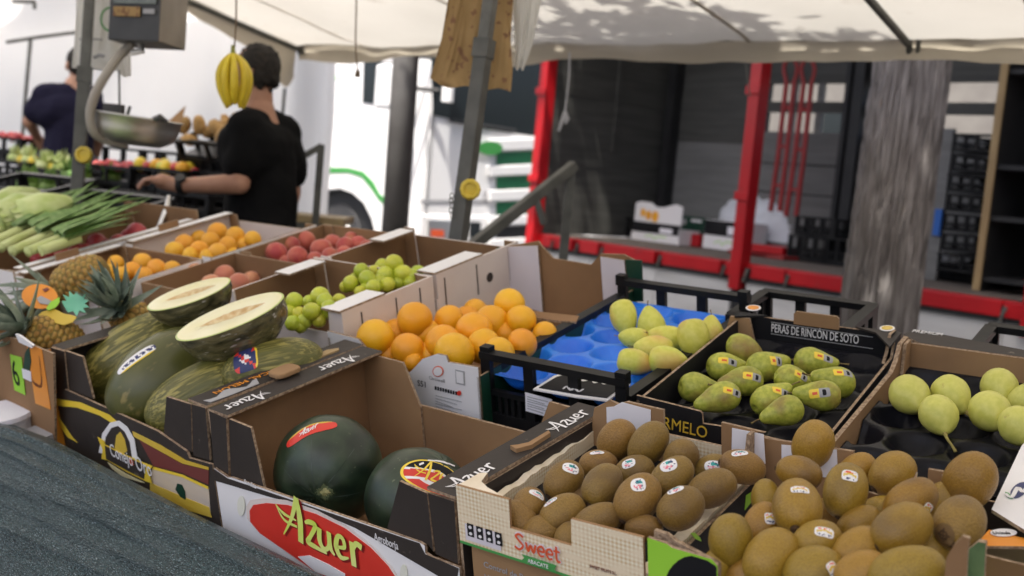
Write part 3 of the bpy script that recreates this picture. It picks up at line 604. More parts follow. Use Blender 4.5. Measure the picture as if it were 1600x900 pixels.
# ------------------------------------------------------------------ white carton at the right edge
B = Box('white_orange_box', 'white carton with orange flap and dark blue oval at the right edge', 'carton', -.352, 1.285, 3, .42, .40, .20)
q = [B.uv(B.top, *p) for p in ((1549, 800), (1596, 700), (1606, 690), (1720, 700), (1700, 870), (1600, 832))]
p1 = MB().prism(q, B.top, -.001, .004, 0, 1, 2).build('top_flap', [K['white'], K['kraft'], K['edge']], B.root)
print_poly('blue_oval', [B.uv(B.top, 1592 + 14 * math.cos(t), 771 + 11 * math.sin(t) - 6 * math.cos(t)) for t in np.linspace(0, 2 * PI, 20)[:-1]], B.top, K['navy'], p1, lift=.0048)
ribbon([([B.uv(B.top, *p) for p in ((1571, 777), (1580, 783), (1590, 768), (1598, 775), (1606, 762))], [.004, .006, .004])], B.top, K['white'], p1, lift=.0060)
print_poly('leaf_mark', [B.uv(B.top, *p) for p in ((1570, 774), (1576, 776), (1582, 785), (1575, 783))], B.top, K['midgreen'], p1, lift=.0050)
q = [B.uv(B.top, *p) for p in ((1522, 846), (1546, 820), (1600, 834), (1700, 872), (1690, 862), (1600, 850))]
p2 = MB().prism([B.uv(B.top, *p) for p in ((1523, 846), (1546, 821), (1600, 834), (1680, 860), (1680, 856), (1600, 847))], B.top @ Matrix.Translation((0, 0, -.006)), -.004, 0, 0, 1, 2).build('orange_flap', [K['orangep'], K['kraft'], K['edge']], B.root)
FB = B.top @ Matrix.Translation((0, 0, -.006))
print_poly('white_oval', [B.uv(FB, 1568 + 21 * math.cos(t), 833.5 + 6 * math.sin(t)) for t in np.linspace(0, 2 * PI, 20)[:-1]], FB, K['white'], p2, lift=.001)
txt_px(B, FB, 'Uvinda', (1552, 837), (1585, 837), .009, K['black'], p2, lift=.0024)
f0 = fr((0, -.045, 0), (1, 0, 0), (0, 0, 1), (0, -1, 0))
MB().prism(rect(-.02, -.04, .42, .188), fr((0, .02, 0), (1, 0, 0), (0, 0, 1), (0, -1, 0)), -.005, 0, 0, 0, 1).build('inner_panel', [K['kraft2'], K['edge']], B.root)
ff = fr((0, -.10, 0), (1, 0, 0), (0, 0, 1), (0, -1, 0))
MB().prism([B.uv(ff, *p) for p in ((1502, 868), (1528, 847), (1540, 849), (1537, 915), (1500, 915))], ff, -.008, 0, 0, 0, 1).build('green_side', [mat('green melon photo print', (.02, .07, .03), (.25, .36, .16), sc=14, ro=.35, st=(1, 1, .5)), K['edge']], B.root)
MB().box(-.02, -.09, .02, .42, .0, .03).build('floor_panel', K['kraft2'], B.root)
MB().box(.03, -.07, .03, .2, -.01, .10, 0).build('dark_insert', K['blackpl'], B.root)

# ------------------------------------------------------------------ orange carton
B = Box('orange_box', 'tall brown carton of oranges with white printed front', 'carton', -1.712, 1.468, 3.5, .392, .62, .20)
OBOX = B
pu = lambda *P: [B.uv(B.front, *p) for p in P]
fp = pu((516, 518), (560, 530), (574, 548), (585, 572), (625, 586), (640, 582), (648, 574), (660, 561), (683, 553), (697, 556), (700, 566), (732, 571))
fpn = B.panel('front_panel', B.front, [(0, 0), (0, fp[0][1])] + fp[1:-1] + [(.392, fp[-1][1]), (.392, 0)], K['white'], K['kraft2'])
print_poly('red_ring', [B.uv(B.front, 685 + 8.5 * math.cos(t), 580 + 8.5 * math.sin(t)) for t in np.linspace(0, 2 * PI, 20)[:-1]], B.front, K['redor'], fpn, lift=.001)
print_poly('ring_middle', [B.uv(B.front, 685 + 7 * math.cos(t), 580 + 7 * math.sin(t)) for t in np.linspace(0, 2 * PI, 20)[:-1]], B.front, K['white'], fpn, lift=.0018)
txt_px(B, B.front, 'Orowell', (671, 592), (700, 599), .011, K['grey'], fpn)
print_poly('pictogram', pu((712, 577), (726, 580), (727, 602), (713, 599)), B.front, K['grey'], fpn, lift=.001)
print_poly('pictogram_mark', pu((713.5, 579.5), (724.5, 581.5), (725.5, 599.5), (714.5, 597)), B.front, K['white'], fpn, lift=.0018)
txt_px(B, B.front, 'S51', (653, 602), (672, 607), .018, K['black'], fpn, wfac=.62)
for i in range(9):
    print_poly('bar_mark', pu((680 + i * 4, 603 + i), (682.5 + i * 4, 603.6 + i), (682.5 + i * 4, 609 + i), (680 + i * 4, 608.4 + i)), B.front, K['black'], fpn, lift=.001)
print_poly('red_dot', [B.uv(B.front, 718.5 + 3.3 * math.cos(t), 613.5 + 4 * math.sin(t)) for t in np.linspace(0, 2 * PI, 12)[:-1]], B.front, K['red'], fpn, lift=.0024)
for i in range(5):
    print_poly('print_line', pu((681, 617 + i * 4.2), (722 - (i % 3) * 7, 627 + i * 4.2), (722 - (i % 3) * 7, 628 + i * 4.2), (681, 618 + i * 4.2)), B.front, K['grey'], fpn, lift=.001)
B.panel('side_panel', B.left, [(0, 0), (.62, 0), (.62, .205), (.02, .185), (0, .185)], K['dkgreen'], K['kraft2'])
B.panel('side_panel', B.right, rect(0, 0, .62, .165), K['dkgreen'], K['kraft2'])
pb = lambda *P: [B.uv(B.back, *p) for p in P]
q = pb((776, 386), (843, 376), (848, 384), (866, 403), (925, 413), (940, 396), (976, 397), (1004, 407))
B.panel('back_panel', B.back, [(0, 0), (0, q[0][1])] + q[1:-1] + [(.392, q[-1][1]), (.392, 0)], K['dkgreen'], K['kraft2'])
BI = B.backin @ Matrix.Translation((0, 0, .003))
for P in (((783, 385), (842, 383), (850, 487), (787, 470)), ((940, 400), (977, 406), (985, 480), (945, 474))):
    MB().prism([B.uv(BI, *p) for p in P], BI, 0, .006, 0, 0, 1).build('corner_flap', [K['lilac'], K['edge']], B.root)
MB().prism([B.uv(BI, *p) for p in ((777, 386), (783, 386), (788, 470), (782, 462))], BI, 0, .004).build('corner_strip', K['dkgreen'], B.root)
MB().prism([B.uv(BI, *p) for p in ((979, 405), (1004, 406), (1006, 470), (985, 470))], BI, .001, .006).build('corner_strip', K['dkgreen'], B.root)
fl = B.top @ Matrix.Translation((0, 0, .0))
FZ = fr((0, 0, .165), (1, 0, 0), (0, 1, 0), (0, 0, 1))
MB().prism([B.uv(FZ, *p) for p in ((809, 496), (833, 489), (905, 497), (900, 506), (870, 504))], FZ, 0, .005, 0, 0, 1).build('loose_flap', [K['kraft2'], K['edge']], B.root)
B.floor(.03)

# ------------------------------------------------------------------ plastic lattice crates
def lattice(mb, W, h, frame, th=.012, cols=4, slots=5, rail=.014, mid=.45, mi=0):
    """A crate wall: top rail, mid rail, closed foot band pierced by slots, posts; all real boxes."""
    def bx(u0, v0, u1, v1, n0=-th, n1=0): mb.prism(rect(u0, v0, u1, v1), frame, n0, n1, mi, mi, mi)
    bx(0, h - rail, W, h, -th - .008, .004)
    bx(0, 0, W, h * .16); bx(0, h * mid - rail * .4, W, h * mid + rail * .4)
    for i in range(cols + 1):
        u = i * (W - .022) / cols; bx(u, h * .16, u + .022, h - rail)
        if i < cols and slots:
            u2 = (i + 1) * (W - .022) / cols; n = slots
            for k in range(1, n):
                q = u + .022 + (u2 - u - .022) * k / n; bx(q - .004, h * .16, q + .004, h * mid - rail * .4, -th * .7, -th * .2)
def crate(name, label, M, W, D, h, m=None, group=None, floor_z=.01, cols=(3, 4), slots=5, rail=.014, drop=0):
    t = thing(name, label, 'crate', M, group); m = m or K['blackpl']
    for nm, f_, w_, c_ in (('front_wall', fr((0, 0, 0), (1, 0, 0), (0, 0, 1), (0, -1, 0)), W, cols[0]), ('back_wall', fr((0, D, 0), (1, 0, 0), (0, 0, 1), (0, 1, 0)), W, cols[0]),
                       ('side_wall', fr((0, 0.012, 0), (0, 1, 0), (0, 0, 1), (-1, 0, 0)), D - .024, cols[1]), ('side_wall', fr((W, 0.012, 0), (0, 1, 0), (0, 0, 1), (1, 0, 0)), D - .024, cols[1])):
        b = MB(); lattice(b, w_, h - (drop if nm == 'side_wall' else 0), f_, cols=c_, slots=slots, rail=rail); b.build(nm, m, t)
    MB().box(.01, .01, 0, W - .01, D - .01, floor_z).build('floor_panel', m, t)
    return t
Mb = MT @ Matrix.Translation((-1.343, 1.525, -.145)) @ Matrix.Rotation(R(3.2), 4, 'Z')
BL = crate('plastic_crate', 'black lattice plastic crate holding yellow pears on a blue tray', Mb, .322, .54, .148, cols=(3, 4), slots=5, drop=.036)
for x in (.0, .30):
    for y in (0, .52):
        MB().box(x, y, .145, x + .022, y + .02, .158).build('corner_lug', K['blackpl'], BL)
fwm = [c for c in BL.children][0]
ff = fr((0, -.002, 0), (1, 0, 0), (0, 0, 1), (0, -1, 0)); Fw = Mb @ ff
def uvw(Fw, px, py):
    p = plane_hit(px, py, Fw.translation, Fw.to_3x3() @ Vector((0, 0, 1))); q = Fw.inverted() @ p; return (q.x, q.y)
print_poly('paper_label', [uvw(Fw, *p) for p in ((822, 612), (864, 623), (862, 652), (823, 641))], ff, K['paper'], fwm, lift=.003)
for i in range(6):
    print_poly('label_line', [uvw(Fw, *p) for p in ((826, 618 + i * 3.6), (858 - (i * 5) % 9, 626 + i * 3.6), (858 - (i * 5) % 9, 627 + i * 3.6), (826, 619 + i * 3.6))], ff, K['grey'], fwm, lift=.0042)
# moulded blue tray with oval cups
def tray(name, W, D, nx, ny, dep, m, parent, M, ridge=True, hexa=True, z0=0, nu=110, nv=150):
    def fn(i, j):
        x, y = i * W, j * D
        cx, cy = x / W * nx, y / D * ny
        row = math.floor(cy); ox = .5 if (hexa and row % 2) else 0
        fx, fy = (cx + ox) % 1 - .5, cy % 1 - .5
        rr = math.hypot(fx * 1.02, fy * 1.02) / .5
        z = -dep * max(0, 1 - rr ** 2.6) if rr < 1 else 0
        if ridge and .15 < rr < .98: z += .0022 * math.sin(math.atan2(fy, fx) * 34) * (1 - abs(rr - .6) / .5)
        e = min(i, 1 - i, j, 1 - j)
        return Vector((x, y, z0 + z + (0 if e > .02 else .004)))
    return MB().grid(fn, nu, nv).build(name, m, parent, M, smooth=True, fix=False)
tray('pulp_tray', .294, .512, 3, 6, .032, K['bluetray'], BL, Matrix.Translation((.014, .014, .094)), nu=120, nv=190)
# a folded black printed sheet lying in the front of the crate
ps = thing('printed_card', 'folded black card with white edge lying on the blue tray', 'card', Mb @ Matrix.Translation((.16, .05, .105)))
MWc = MW[ps.name]; fz = fr((0, 0, 0), (1, 0, 0), (0, 1, 0), (0, 0, 1)); Fc = MWc @ fz
o = MB().prism([uvw(Fc, *p) for p in ((833, 610), (866, 589), (906, 580), (926, 578), (930, 588), (968, 586), (978, 594), (985, 602), (950, 628), (900, 622))], fz, 0, .003).build('card_sheet', K['white'], ps)
print_poly('black_field', [uvw(Fc, *p) for p in ((842, 609), (870, 592), (906, 583), (923, 581), (927, 592), (966, 590), (974, 597), (978, 603), (948, 625), (900, 619))], fz, K['black'], o, lift=.004)
ribbon([([uvw(Fc, *p) for p in ((912, 590), (905, 595), (918, 593), (910, 599), (925, 597), (930, 602), (938, 599), (944, 604), (952, 601))], [.004, .007, .005])], fz, K['white'], o, lift=.0055)
ribbon([([uvw(Fc, *p) for p in ((880, 612), (886, 608), (892, 614), (898, 610), (904, 616), (912, 612))], [.004, .006, .004])], fz, K['white'], o, lift=.0055)

# ------------------------------------------------------------------ black carton of russet pears
B = Box('black_pear_box', 'black carton of russet green pears with white lettering inside its back', 'carton', -.968, 1.495, 6.0, .322, .475, .105)
PBOX = B
pu = lambda *P: [B.uv(B.front, *p) for p in P]
fp = pu((1043, 630), (1094, 643), (1097, 647), (1098, 662), (1131, 667), (1262, 700))
fpn = B.panel('front_panel', B.front, [(0, 0), (0, fp[0][1] + .004)] + fp[:-1] + [(.322, fp[-1][1]), (.322, 0)], K['black'], K['black'])
txt_px(B, B.front, 'CARMELO', (1006, 660), (1107, 685), .030, K['gold'], fpn, wfac=.66)
B.panel('side_panel', B.left, rect(.0, 0, .47, .098), K['black'], K['black'])
rp = B.panel('side_panel', B.right, [(0, 0), (.475, 0), (.475, .105), (.43, .105), (.415, .078), (.0, .078)], K['black'], K['black'])
for z_ in (.030, .062): print_poly('white_rule', rect(.02, z_, .40, z_ + .0012), B.right, K['grey'], rp, lift=.001)
text('RINCON DE SOTO', B.right, .06, .038, .016, K['grey'], rp)
bp = B.panel('back_panel', B.back, rect(0, 0, .322, .105), K['black'], K['black'])
MB().prism([(.115, .10), (.205, .10), (.205, .122), (.2, .127), (.12, .127), (.115, .122)], B.backin @ Matrix.Translation((0, 0, .0015)), -.004, .001, 0, 0, 1).build('handle_tab', [K['kraft'], K['edge']], B.root)
BI = B.backin
a = B.uv(BI, 1206, 513); b_ = B.uv(BI, 1362, 538)
txt_px(B, BI, 'PERAS DE RINCÓN DE SOTO', (1205, 518), (1361, 540), .025, K['white'], bp, wfac=.64, lift=.001)
for dy in (-13.5, 4.5):
    p = [B.uv(BI, 1205, 517 + dy), B.uv(BI, 1364, 540.5 + dy)]
    print_poly('white_rule', [p[0], p[1], (p[1][0], p[1][1] + .0011), (p[0][0], p[0][1] + .0011)], BI, K['grey'], bp, lift=.001)
MB().prism([B.uv(BI, *p) for p in ((1133, 534), (1146, 490), (1176, 494), (1186, 540))], BI, .012, .018, 0, 0, 1).build('corner_post', [K['kraft'], K['edge']], B.root)
MB().prism([(0, .445), (.03, .46), (.06, .475), (.0, .475)], B.top, .0, .004, 0, 0, 0).build('corner_gusset', K['black'], B.root)
tp = MB().prism([(.322, .39), (.322, .475), (.235, .475), (.28, .455)], B.top, .0, .004, 0, 0, 0).build('corner_gusset', K['dark'], B.root)
for px, py in ((1177, 485), (1386, 517)):
    print_poly('round_emblem', [B.uv(B.top, px + 12 * math.cos(t), py + 4.5 * math.sin(t)) for t in np.linspace(0, 2 * PI, 20)[:-1]], B.top, K['white'], tp, lift=.0052)
    print_poly('emblem_middle', [B.uv(B.top, px + 9 * math.cos(t), py + 3 * math.sin(t)) for t in np.linspace(0, 2 * PI, 20)[:-1]], B.top, K['orangep'] if px < 1200 else K['gold'], tp, lift=.0062)
MB().prism([(.40, .07), (.475, .07), (.475, .112), (.44, .115), (.42, .085)], B.right, -.016, -.010, 0, 0, 1).build('corner_post', [K['black'], K['edge']], B.root)
B.floor(.012, K['black'])
tray('plastic_tray', .306, .458, 3, 5, .022, K['blacktray'], B.root, Matrix.Translation((.008, .008, .055)), nu=70, nv=90)

# ------------------------------------------------------------------ carton of pale pears in a black cup tray
B = Box('kraft_pear_box', 'brown carton with black cup tray holding pale round pears', 'carton', -.640, 1.500, 5.0, .40, .468, .105)
P2BOX = B
B.panel('front_panel', B.front, rect(0, 0, .40, .055), K['dark'])
B.panel('side_panel', B.left, [(0, 0), (.468, 0), (.468, .115), (.425, .115), (.40, .09), (.37, .078), (.0, .078)], K['black'], K['kraft'], th=.008)
MB().prism([(.40, .0), (.462, .0), (.462, .113), (.43, .113)], B.left, -.015, -.009, 0, 0, 1).build('corner_post', [K['kraft'], K['edge']], B.root)
B.panel('side_panel', B.right, rect(0, 0, .468, .09), K['black'], K['kraft'])
B.panel('back_panel', B.back, [(0, 0), (.40, 0), (.40, .105), (.335, .105), (.332, .118), (.326, .122), (.238, .122), (.233, .105), (0, .105)], K['black'], K['kraft'])
tp = MB().prism([(.03, .468), (.232, .468), (.235, .50), (.0, .54), (-.01, .50)], B.top, -.004, .001, 0, 1, 2).build('top_flap', [K['dark'], K['kraft'], K['edge']], B.root)
txt_px(B, B.top, 'PREMIUM', (1424, 520), (1478, 527), .02, K['white'], tp, lift=.0022, wfac=.66)
B.floor(.012, K['black'])
tray('plastic_tray', .384, .452, 4, 5, .032, K['blacktray'], B.root, Matrix.Translation((.010, .008, .056)), nu=90, nv=110)

# ------------------------------------------------------------------ simple produce cartons further along
def carton(name, label, X, Y, yaw, W, D, h, zr, mo, mi, cutL=0, cutR=0, cutF=0, cutB=0, posts=True, group=None, edge=None, flaps=()):
    B = Box(name, label, 'carton', X, Y, yaw, W, D, h, zr, group)
    e = edge or K['edge']
    B.panel('front_panel', B.front, rect(0, 0, W, h - cutF), mo, mi, ms=e); B.panel('back_panel', B.back, rect(0, 0, W, h - cutB), mo, mi, ms=e)
    B.panel('side_panel', B.left, rect(.005, 0, D - .005, h - cutL), mo, mi, ms=e); B.panel('side_panel', B.right, rect(.005, 0, D - .005, h - cutR), mo, mi, ms=e)
    if posts:
        for x0, x1 in ((.006, .06), (W - .06, W - .006)):
            for f_ in (B.front, B.back):
                sgn = x0 < W / 2
                B.panel('corner_post', f_, [(x0, 0), (x1, 0), (x1 if not sgn else x1 - .02, h), (x0 if sgn else x0 + .02, h)], mo, K['kraft'], n0=-.006, ms=e)
    for (nm, x0, y0, x1, y1, m_) in flaps: B.flange(nm, x0, y0, x1, y1, m_)
    B.floor(.03)
    return B
LB1 = carton('lime_box', 'white and brown carton of green apples behind the cut melons', -2.075, 1.475, 2, .385, .30, .26, .035, K['pinkwhite'], K['kraft2'], cutF=.05, cutL=.01, posts=True, edge=K['pinkwhite'],
             flaps=(('top_flap', .33, .0, .384, .14, K['white']), ('top_flap', .02, .15, .07, .27, K['white'])))
LB2 = carton('lime_box', 'white and brown carton of green apples beside the black handrail end', -2.085, 1.782, 2, .385, .33, .26, .035, K['pinkwhite'], K['kraft2'], cutF=.06, cutL=.01, cutB=.02, edge=K['pinkwhite'],
             flaps=(('top_flap', .33, .0, .384, .18, K['white']), ('top_flap', .02, .17, .07, .29, K['white'])))
for Bx, ys in ((LB1, (.06, .17, .25)), (LB2, (.03, .15, .28))):
    p = [c for c in Bx.root.children if c.name.startswith('side_panel')][-1]
    for y in ys: print_poly('slot_line', rect(y, .17, y + .003, .245), Bx.right, K['dark'], p, lift=.001)
    print_poly('round_hole', ellipse(ys[1] + .05, .20, .012, .012, 14), Bx.right, K['dark'], p, lift=.001)
PB1 = carton('peach_box', 'brown carton of blushed peaches behind the cut melon halves', -2.415, 1.49, 2, .325, .30, .2, 0, K['kraft'], K['kraft2'], posts=False)
NB1 = carton('nectarine_box', 'brown carton of red peaches with dark striped front', -2.425, 1.80, 3, .325, .33, .2, 0, K['kraft'], K['kraft'], cutF=.03, posts=True)
p = [c for c in NB1.root.children if c.name.startswith('front_panel')][0]
print_poly('dark_stripe', rect(0, .13, .325, .165), NB1.front, K['navy'], p); print_poly('orange_patch', rect(.07, .132, .11, .163), NB1.front, K['orangep'], p, lift=.0016); print_poly('lime_patch', rect(.24, .132, .265, .163), NB1.front, K['green'], p, lift=.0016)
AB1 = carton('apricot_box', 'white carton of small oranges behind the lying pineapple', -2.80, 1.36, 3, .36, .33, .2, 0, K['white'], K['kraft2'], cutF=.05, flaps=(('top_flap', .0, .02, .03, .32, K['white']),))
AB2 = carton('apricot_box', 'white carton of small oranges in front of the man in black', -2.82, 1.70, 3, .38, .40, .2, 0, K['white'], K['pinkwhite'], cutF=.03, cutB=.02, flaps=(('top_flap', -.01, .02, .025, .39, K['white']),))
for Bx in (AB1, AB2): MB().prism(rect(.13, .17, .2, .225), Bx.left, -.004, .002, 0, 0, 1).build('handle_tab', [K['kraft2'], K['edge']], Bx.root)
CB1 = carton('crimson_box', 'white rimmed carton of crimson nectarines below the leeks', -3.19, 1.36, 3, .36, .62, .2, 0, K['white'], K['kraft2'], cutB=-.03, flaps=(('top_flap', .33, .02, .36, .6, K['white']),))
# pineapple carton
B = Box('pineapple_box', 'brown and orange pineapple carton with lime green number label', 'carton', -2.62, 1.095, -3.2, .45, .37, .24)
PIBOX = B
pu = lambda *P: [B.uv(B.front, *p) for p in P]
fpn = B.panel('front_panel', B.front, [(0, 0)] + [(0, .225)] + pu((18, 528), (40, 535), (66, 546), (83, 553)) + [(.45, 0)], K['kraft2'])
print_poly('orange_print', pu((42, 536), (66, 546), (80, 640), (56, 630)), B.front, K['orangep'], fpn)
print_poly('orange_leaf', pu((40, 552), (47, 540), (50, 565), (46, 590), (38, 575)), B.front, K['dkgreen'], fpn, lift=.0016)
gl = print_poly('number_label', pu((17, 553), (35, 558), (41, 617), (24, 609)), B.front, K['green'], fpn, lift=.0016)
a = B.uv(B.front, 24.5, 599); text('6', B.front, a[0], a[1], .085, K['black'], fpn, 0, lift=.003, sx=.75)
print_poly('white_label', pu((36, 575), (50, 580), (51, 596), (38, 590)), B.front, K['paper'], fpn, lift=.0024)
ribbon([([B.uv(B.front, *p) for p in ((62, 556), (66, 600), (56, 600), (52, 594))], [.004, .008, .008])], B.front, K['maroon'], fpn)
B.panel('side_panel', B.left, rect(.005, 0, .365, .22), K['kraft2']); B.panel('side_panel', B.right, rect(.005, 0, .365, .235), K['orangep'], K['kraft']); B.panel('back_panel', B.back, rect(0, 0, .45, .2), K['kraft2'])
B.floor(.08)
MB().prism(pu((30, 520), (36, 522), (58, 538), (56, 542), (36, 533)), B.front, .004, .009).build('paper_tab', K['white'], B.root)
# white tub in front of the pineapple carton
wt = thing('white_tub', 'white and clear plastic tub below the pineapple carton', 'tub', MT @ Matrix.Translation((-2.31, 1.045, ZT)))
MB().lathe([(.05, 0), (.06, .07), (.065, .08)], 24).build('tub_body', K['white'], wt, smooth=False)
MB().lathe([(.067, .08), (.067, .09), (.02, .092)], 24).build('lid', K['paper'], wt)
MB().box(.07, .0, 0, .15, .03, .06).build('clear_block', K['grey'], wt)
# ------------------------------------------------------------------ fruit
TREE = {}
def template(name, mb, mats, smooth=True):
    me = mb.mesh(name, mats, smooth, fix=False)
    TREE[me.name] = BVHTree.FromPolygons([tuple(q) for q in mb.v], mb.f); return me
def wobble(amp, seed, fq=22):
    def f(q, a): return q * (1 + amp * noise.noise(q * fq + Vector((seed, seed * 2, 0))))
    return f
def kiwi_mesh(i, skin):
    b = MB(); L = .0355 + .0015 * (i % 3); rw = .028
    prof = [(.0012, -L - .0022), (.0042, -L - .0012), (.0052, -L + .0006), (.0062, -L + .0002)]
    for k in range(1, 18):
        t = -PI / 2 + PI * k / 18
        prof.append((rw * math.cos(t) ** .86, L * math.sin(t) * (1 - .02 * math.cos(t))))
    prof.append((.002, L))
    prof = [prof[0], prof[1], prof[2], prof[3]] + [p for p in prof[4:] if p[0] > .0064 or p[1] > 0]
    sg = 24; b.lathe(prof, sg, 0, None, wobble(.05, i * 3.1, 26)); nb = len(b.f)
    b.m = [1 if j < sg * 3 else 0 for j in range(nb)]; b.m[-2] = 1
    return template('kiwi', b, [skin, K['calyx']])
KIWI = [kiwi_mesh(i, K['kiwi']) for i in range(3)]; KIWI2 = [kiwi_mesh(i + 5, K['kiwi2']) for i in range(3)]
def ball_mesh(name, rw, L, skin, seed, dim=.12, amp=.02, sg=24, n=14, pw=1.0):
    b = MB(); prof = []
    for k in range(n + 1):
        t = -PI / 2 + PI * k / n
        r = rw * max(math.cos(t), .0) ** pw; z = L * math.sin(t)
        z *= 1 - dim * math.exp(-(r / rw / .22) ** 2)
        prof.append((max(r, .0008), z))
    b.lathe(prof, sg, 0, None, wobble(amp, seed, 18)); return template(name, b, [skin])
ORANGE = [ball_mesh('orange', .040, .039, K['orange'], s, .05, .03) for s in (1, 2)]
APRI = [ball_mesh('small_orange', .032, .030, K['apricot'], s, .06, .03, 16, 10) for s in (3, 4)]
LIMES = [ball_mesh('apple', .028, .027, K['lemonlime'], s, .15, .03, 16, 10) for s in (5, 6)]
PEACH = [ball_mesh('peach', .036, .034, K['peach'], s, .16, .03, 16, 10) for s in (7, 8)]
PEACH2 = [ball_mesh('peach', .036, .034, K['peach2'], s, .16, .03, 16, 10) for s in (9, 10)]
CRIM = [ball_mesh('nectarine', .034, .033, K['crimson'], s, .14, .02, 16, 10) for s in (11, 12)]
def pear_mesh(name, prof, skin, bend, seed, amp=.03):
    b = MB(); pr = smooth_path([(r, z, 0) for r, z in prof], 4); pr = [(max(q.x, .001), q.y) for q in pr]
    def wf(q, a):
        q = q * (1 + amp * noise.noise(q * 24 + Vector((seed, 0, seed)))); t = max(0, q.z); return Vector((q.x + bend * t * t, q.y, q.z))
    b.lathe(pr, 22, 0, None, wf); return template(name, b, [skin])
PEAR = [pear_mesh('pear', [(.002, -.036), (.012, -.0385), (.026, -.028), (.0325, -.008), (.029, .013), (.021, .032), (.0145, .047), (.009, .055), (.003, .058)], K['pear'], bn, s) for bn, s in ((2.5, 1), (-1.5, 2), (.5, 3))]
PEAR2 = [pear_mesh('pear', [(.003, -.030), (.012, -.033), (.026, -.026), (.034, -.006), (.032, .010), (.023, .025), (.014, .034), (.008, .039), (.003, .041)], K['pear2'], bn, s, .02) for bn, s in ((2, 4), (-1, 5))]
PEAR3 = [pear_mesh('pear', [(.003, -.035), (.012, -.038), (.025, -.030), (.031, -.010), (.029, .012), (.022, .028), (.013, .040), (.006, .046), (.002, .047)], K['pear3'], bn, s, .03) for bn, s in ((1.5, 6), (-1, 7))]
def stem_mesh(L, r, m, name='stem'):
    return MB().tube([(0, 0, -.004), (.001, 0, L * .4), (.004, .002, L)], [r * 1.5, r, r, r * 1.5], 7, 0, 3).mesh(name, m, True)
STEM = stem_mesh(.022, .0016, K['stem']); STEM2 = MB().tube([(0, 0, -.004), (.001, 0, .010), (.006, .002, .022), (.012, .002, .032)], [.004, .0024, .002, .0028], 7, 0, 3).mesh('stem', K['pstem'], True)

def orient(th, tilt, roll=None, d=None):
    r, u, b_ = RGT, UP, -FWD
    z = (r * math.cos(R(th)) + u * math.sin(R(th))) * math.cos(R(tilt)) + b_ * math.sin(R(tilt))
    x = u.cross(z) if abs(z.dot(u)) < .95 else r.cross(z)
    x.normalize(); y = z.cross(x)
    m = Matrix.Identity(3)
    for i in range(3): m[i][0], m[i][1], m[i][2] = x[i], y[i], z[i]
    return m @ Matrix.Rotation(random.uniform(0, 6.28) if roll is None else roll, 3, 'Z')
def fruit(name, meshes, px, py, wpx, z, th, tilt, tw, label, cat, group=None, off=0.0, k=0, sq=(1, 1, 1), box=None, pad=.010):
    for _ in range(60):                      # keep it inside its box: further back along the same line of sight
        p = MT @ TP(px, py, z); d = depth(p)
        s = wpx * d / F / tw
        if box is None or (box.MI @ p).y > wpx * d / F / 2 + pad: break
        z -= .003
    rm = orient(th, tilt); sq = (sq[0] * random.uniform(.96, 1.04), sq[1] * random.uniform(.93, 1.03), sq[2] * random.uniform(.94, 1.06))
    c = p - rm @ Vector((0, 0, off * s))
    me = meshes[k % len(meshes)]
    o = link(name, me, None, Matrix.Translation(c) @ rm.to_4x4() @ Matrix.Diagonal((s * sq[0], s * sq[1], s * sq[2], 1)))
    return tag(o, label, cat, group)
def child(o, name, me, M=None):
    c = bpy.data.objects.new(name, me); col.objects.link(c); c.parent = o
    if M is not None: c.matrix_local = M
    return c
def sticker(o, px, py, wpx, hpx, paint, mats, rotd=0, n=11, shape=2.6, name='sticker', lift=.0007, nv=None):
    """A flat label lying on the fruit's skin; paint(u, v) gives the ink in each little field."""
    M = o.matrix_world.copy() if False else MW[o.name]; MI = M.inverted(); tree = TREE[o.data.name]
    e = MI @ EYE; d = (MI.to_3x3() @ ray(px, py)).normalized()
    loc, nor, ix, dist = tree.ray_cast(e, d)
    if loc is None:
        loc, nor, ix, dist = tree.find_nearest(MI @ (EYE + ray(px, py) * depth(M.translation)))
    hw = M @ loc; dep = depth(hw)
    nw = (M.to_3x3() @ nor).normalized()
    c, s_ = math.cos(R(rotd)), math.sin(R(rotd))
    tx = (RGT * c + UP * s_); tx = (tx - nw * tx.dot(nw))
    tx.normalize(); ty = nw.cross(tx)
    hx, hy = wpx * dep / F / 2, hpx * dep / F / 2
    b = MB(); V = []; nv = nv or n
    sc = M.to_scale()[0]
    for j in range(nv + 1):
        for i in range(n + 1):
            u, v = i / n * 2 - 1, j / nv * 2 - 1
            # squircle mapping
            q = max(abs(u), abs(v)); r_ = (abs(u) ** shape + abs(v) ** shape) ** (1 / shape)
            f_ = q / r_ if r_ > 1e-6 else 0
            pw = hw + tx * (u * f_ * hx) + ty * (v * f_ * hy)
            a = MI @ (pw + nw * hx * 2); dd = (MI.to_3x3() @ -nw).normalized()
            l2, n2, _, _ = tree.ray_cast(a, dd)
            if l2 is None: l2, n2, _, _ = tree.find_nearest(MI @ pw)
            V.append(l2 + n2 * (lift / sc))
    Fc, mi = [], []
    for j in range(nv):
        for i in range(n):
            Fc.append((j * (n + 1) + i, j * (n + 1) + i + 1, (j + 1) * (n + 1) + i + 1, (j + 1) * (n + 1) + i))
            mi.append(paint((i + .5) / n * 2 - 1, (j + .5) / nv * 2 - 1))
    b.add(V, Fc, mi)
    return child(o, name, b.mesh(name, mats, True, fix=False))
ORD = ['', 'first', 'second', 'third', 'fourth', 'fifth', 'sixth', 'seventh', 'eighth', 'ninth', 'tenth', 'eleventh', 'twelfth', 'thirteenth', 'fourteenth', 'fifteenth', 'sixteenth', 'seventeenth', 'eighteenth', 'nineteenth', 'twentieth']
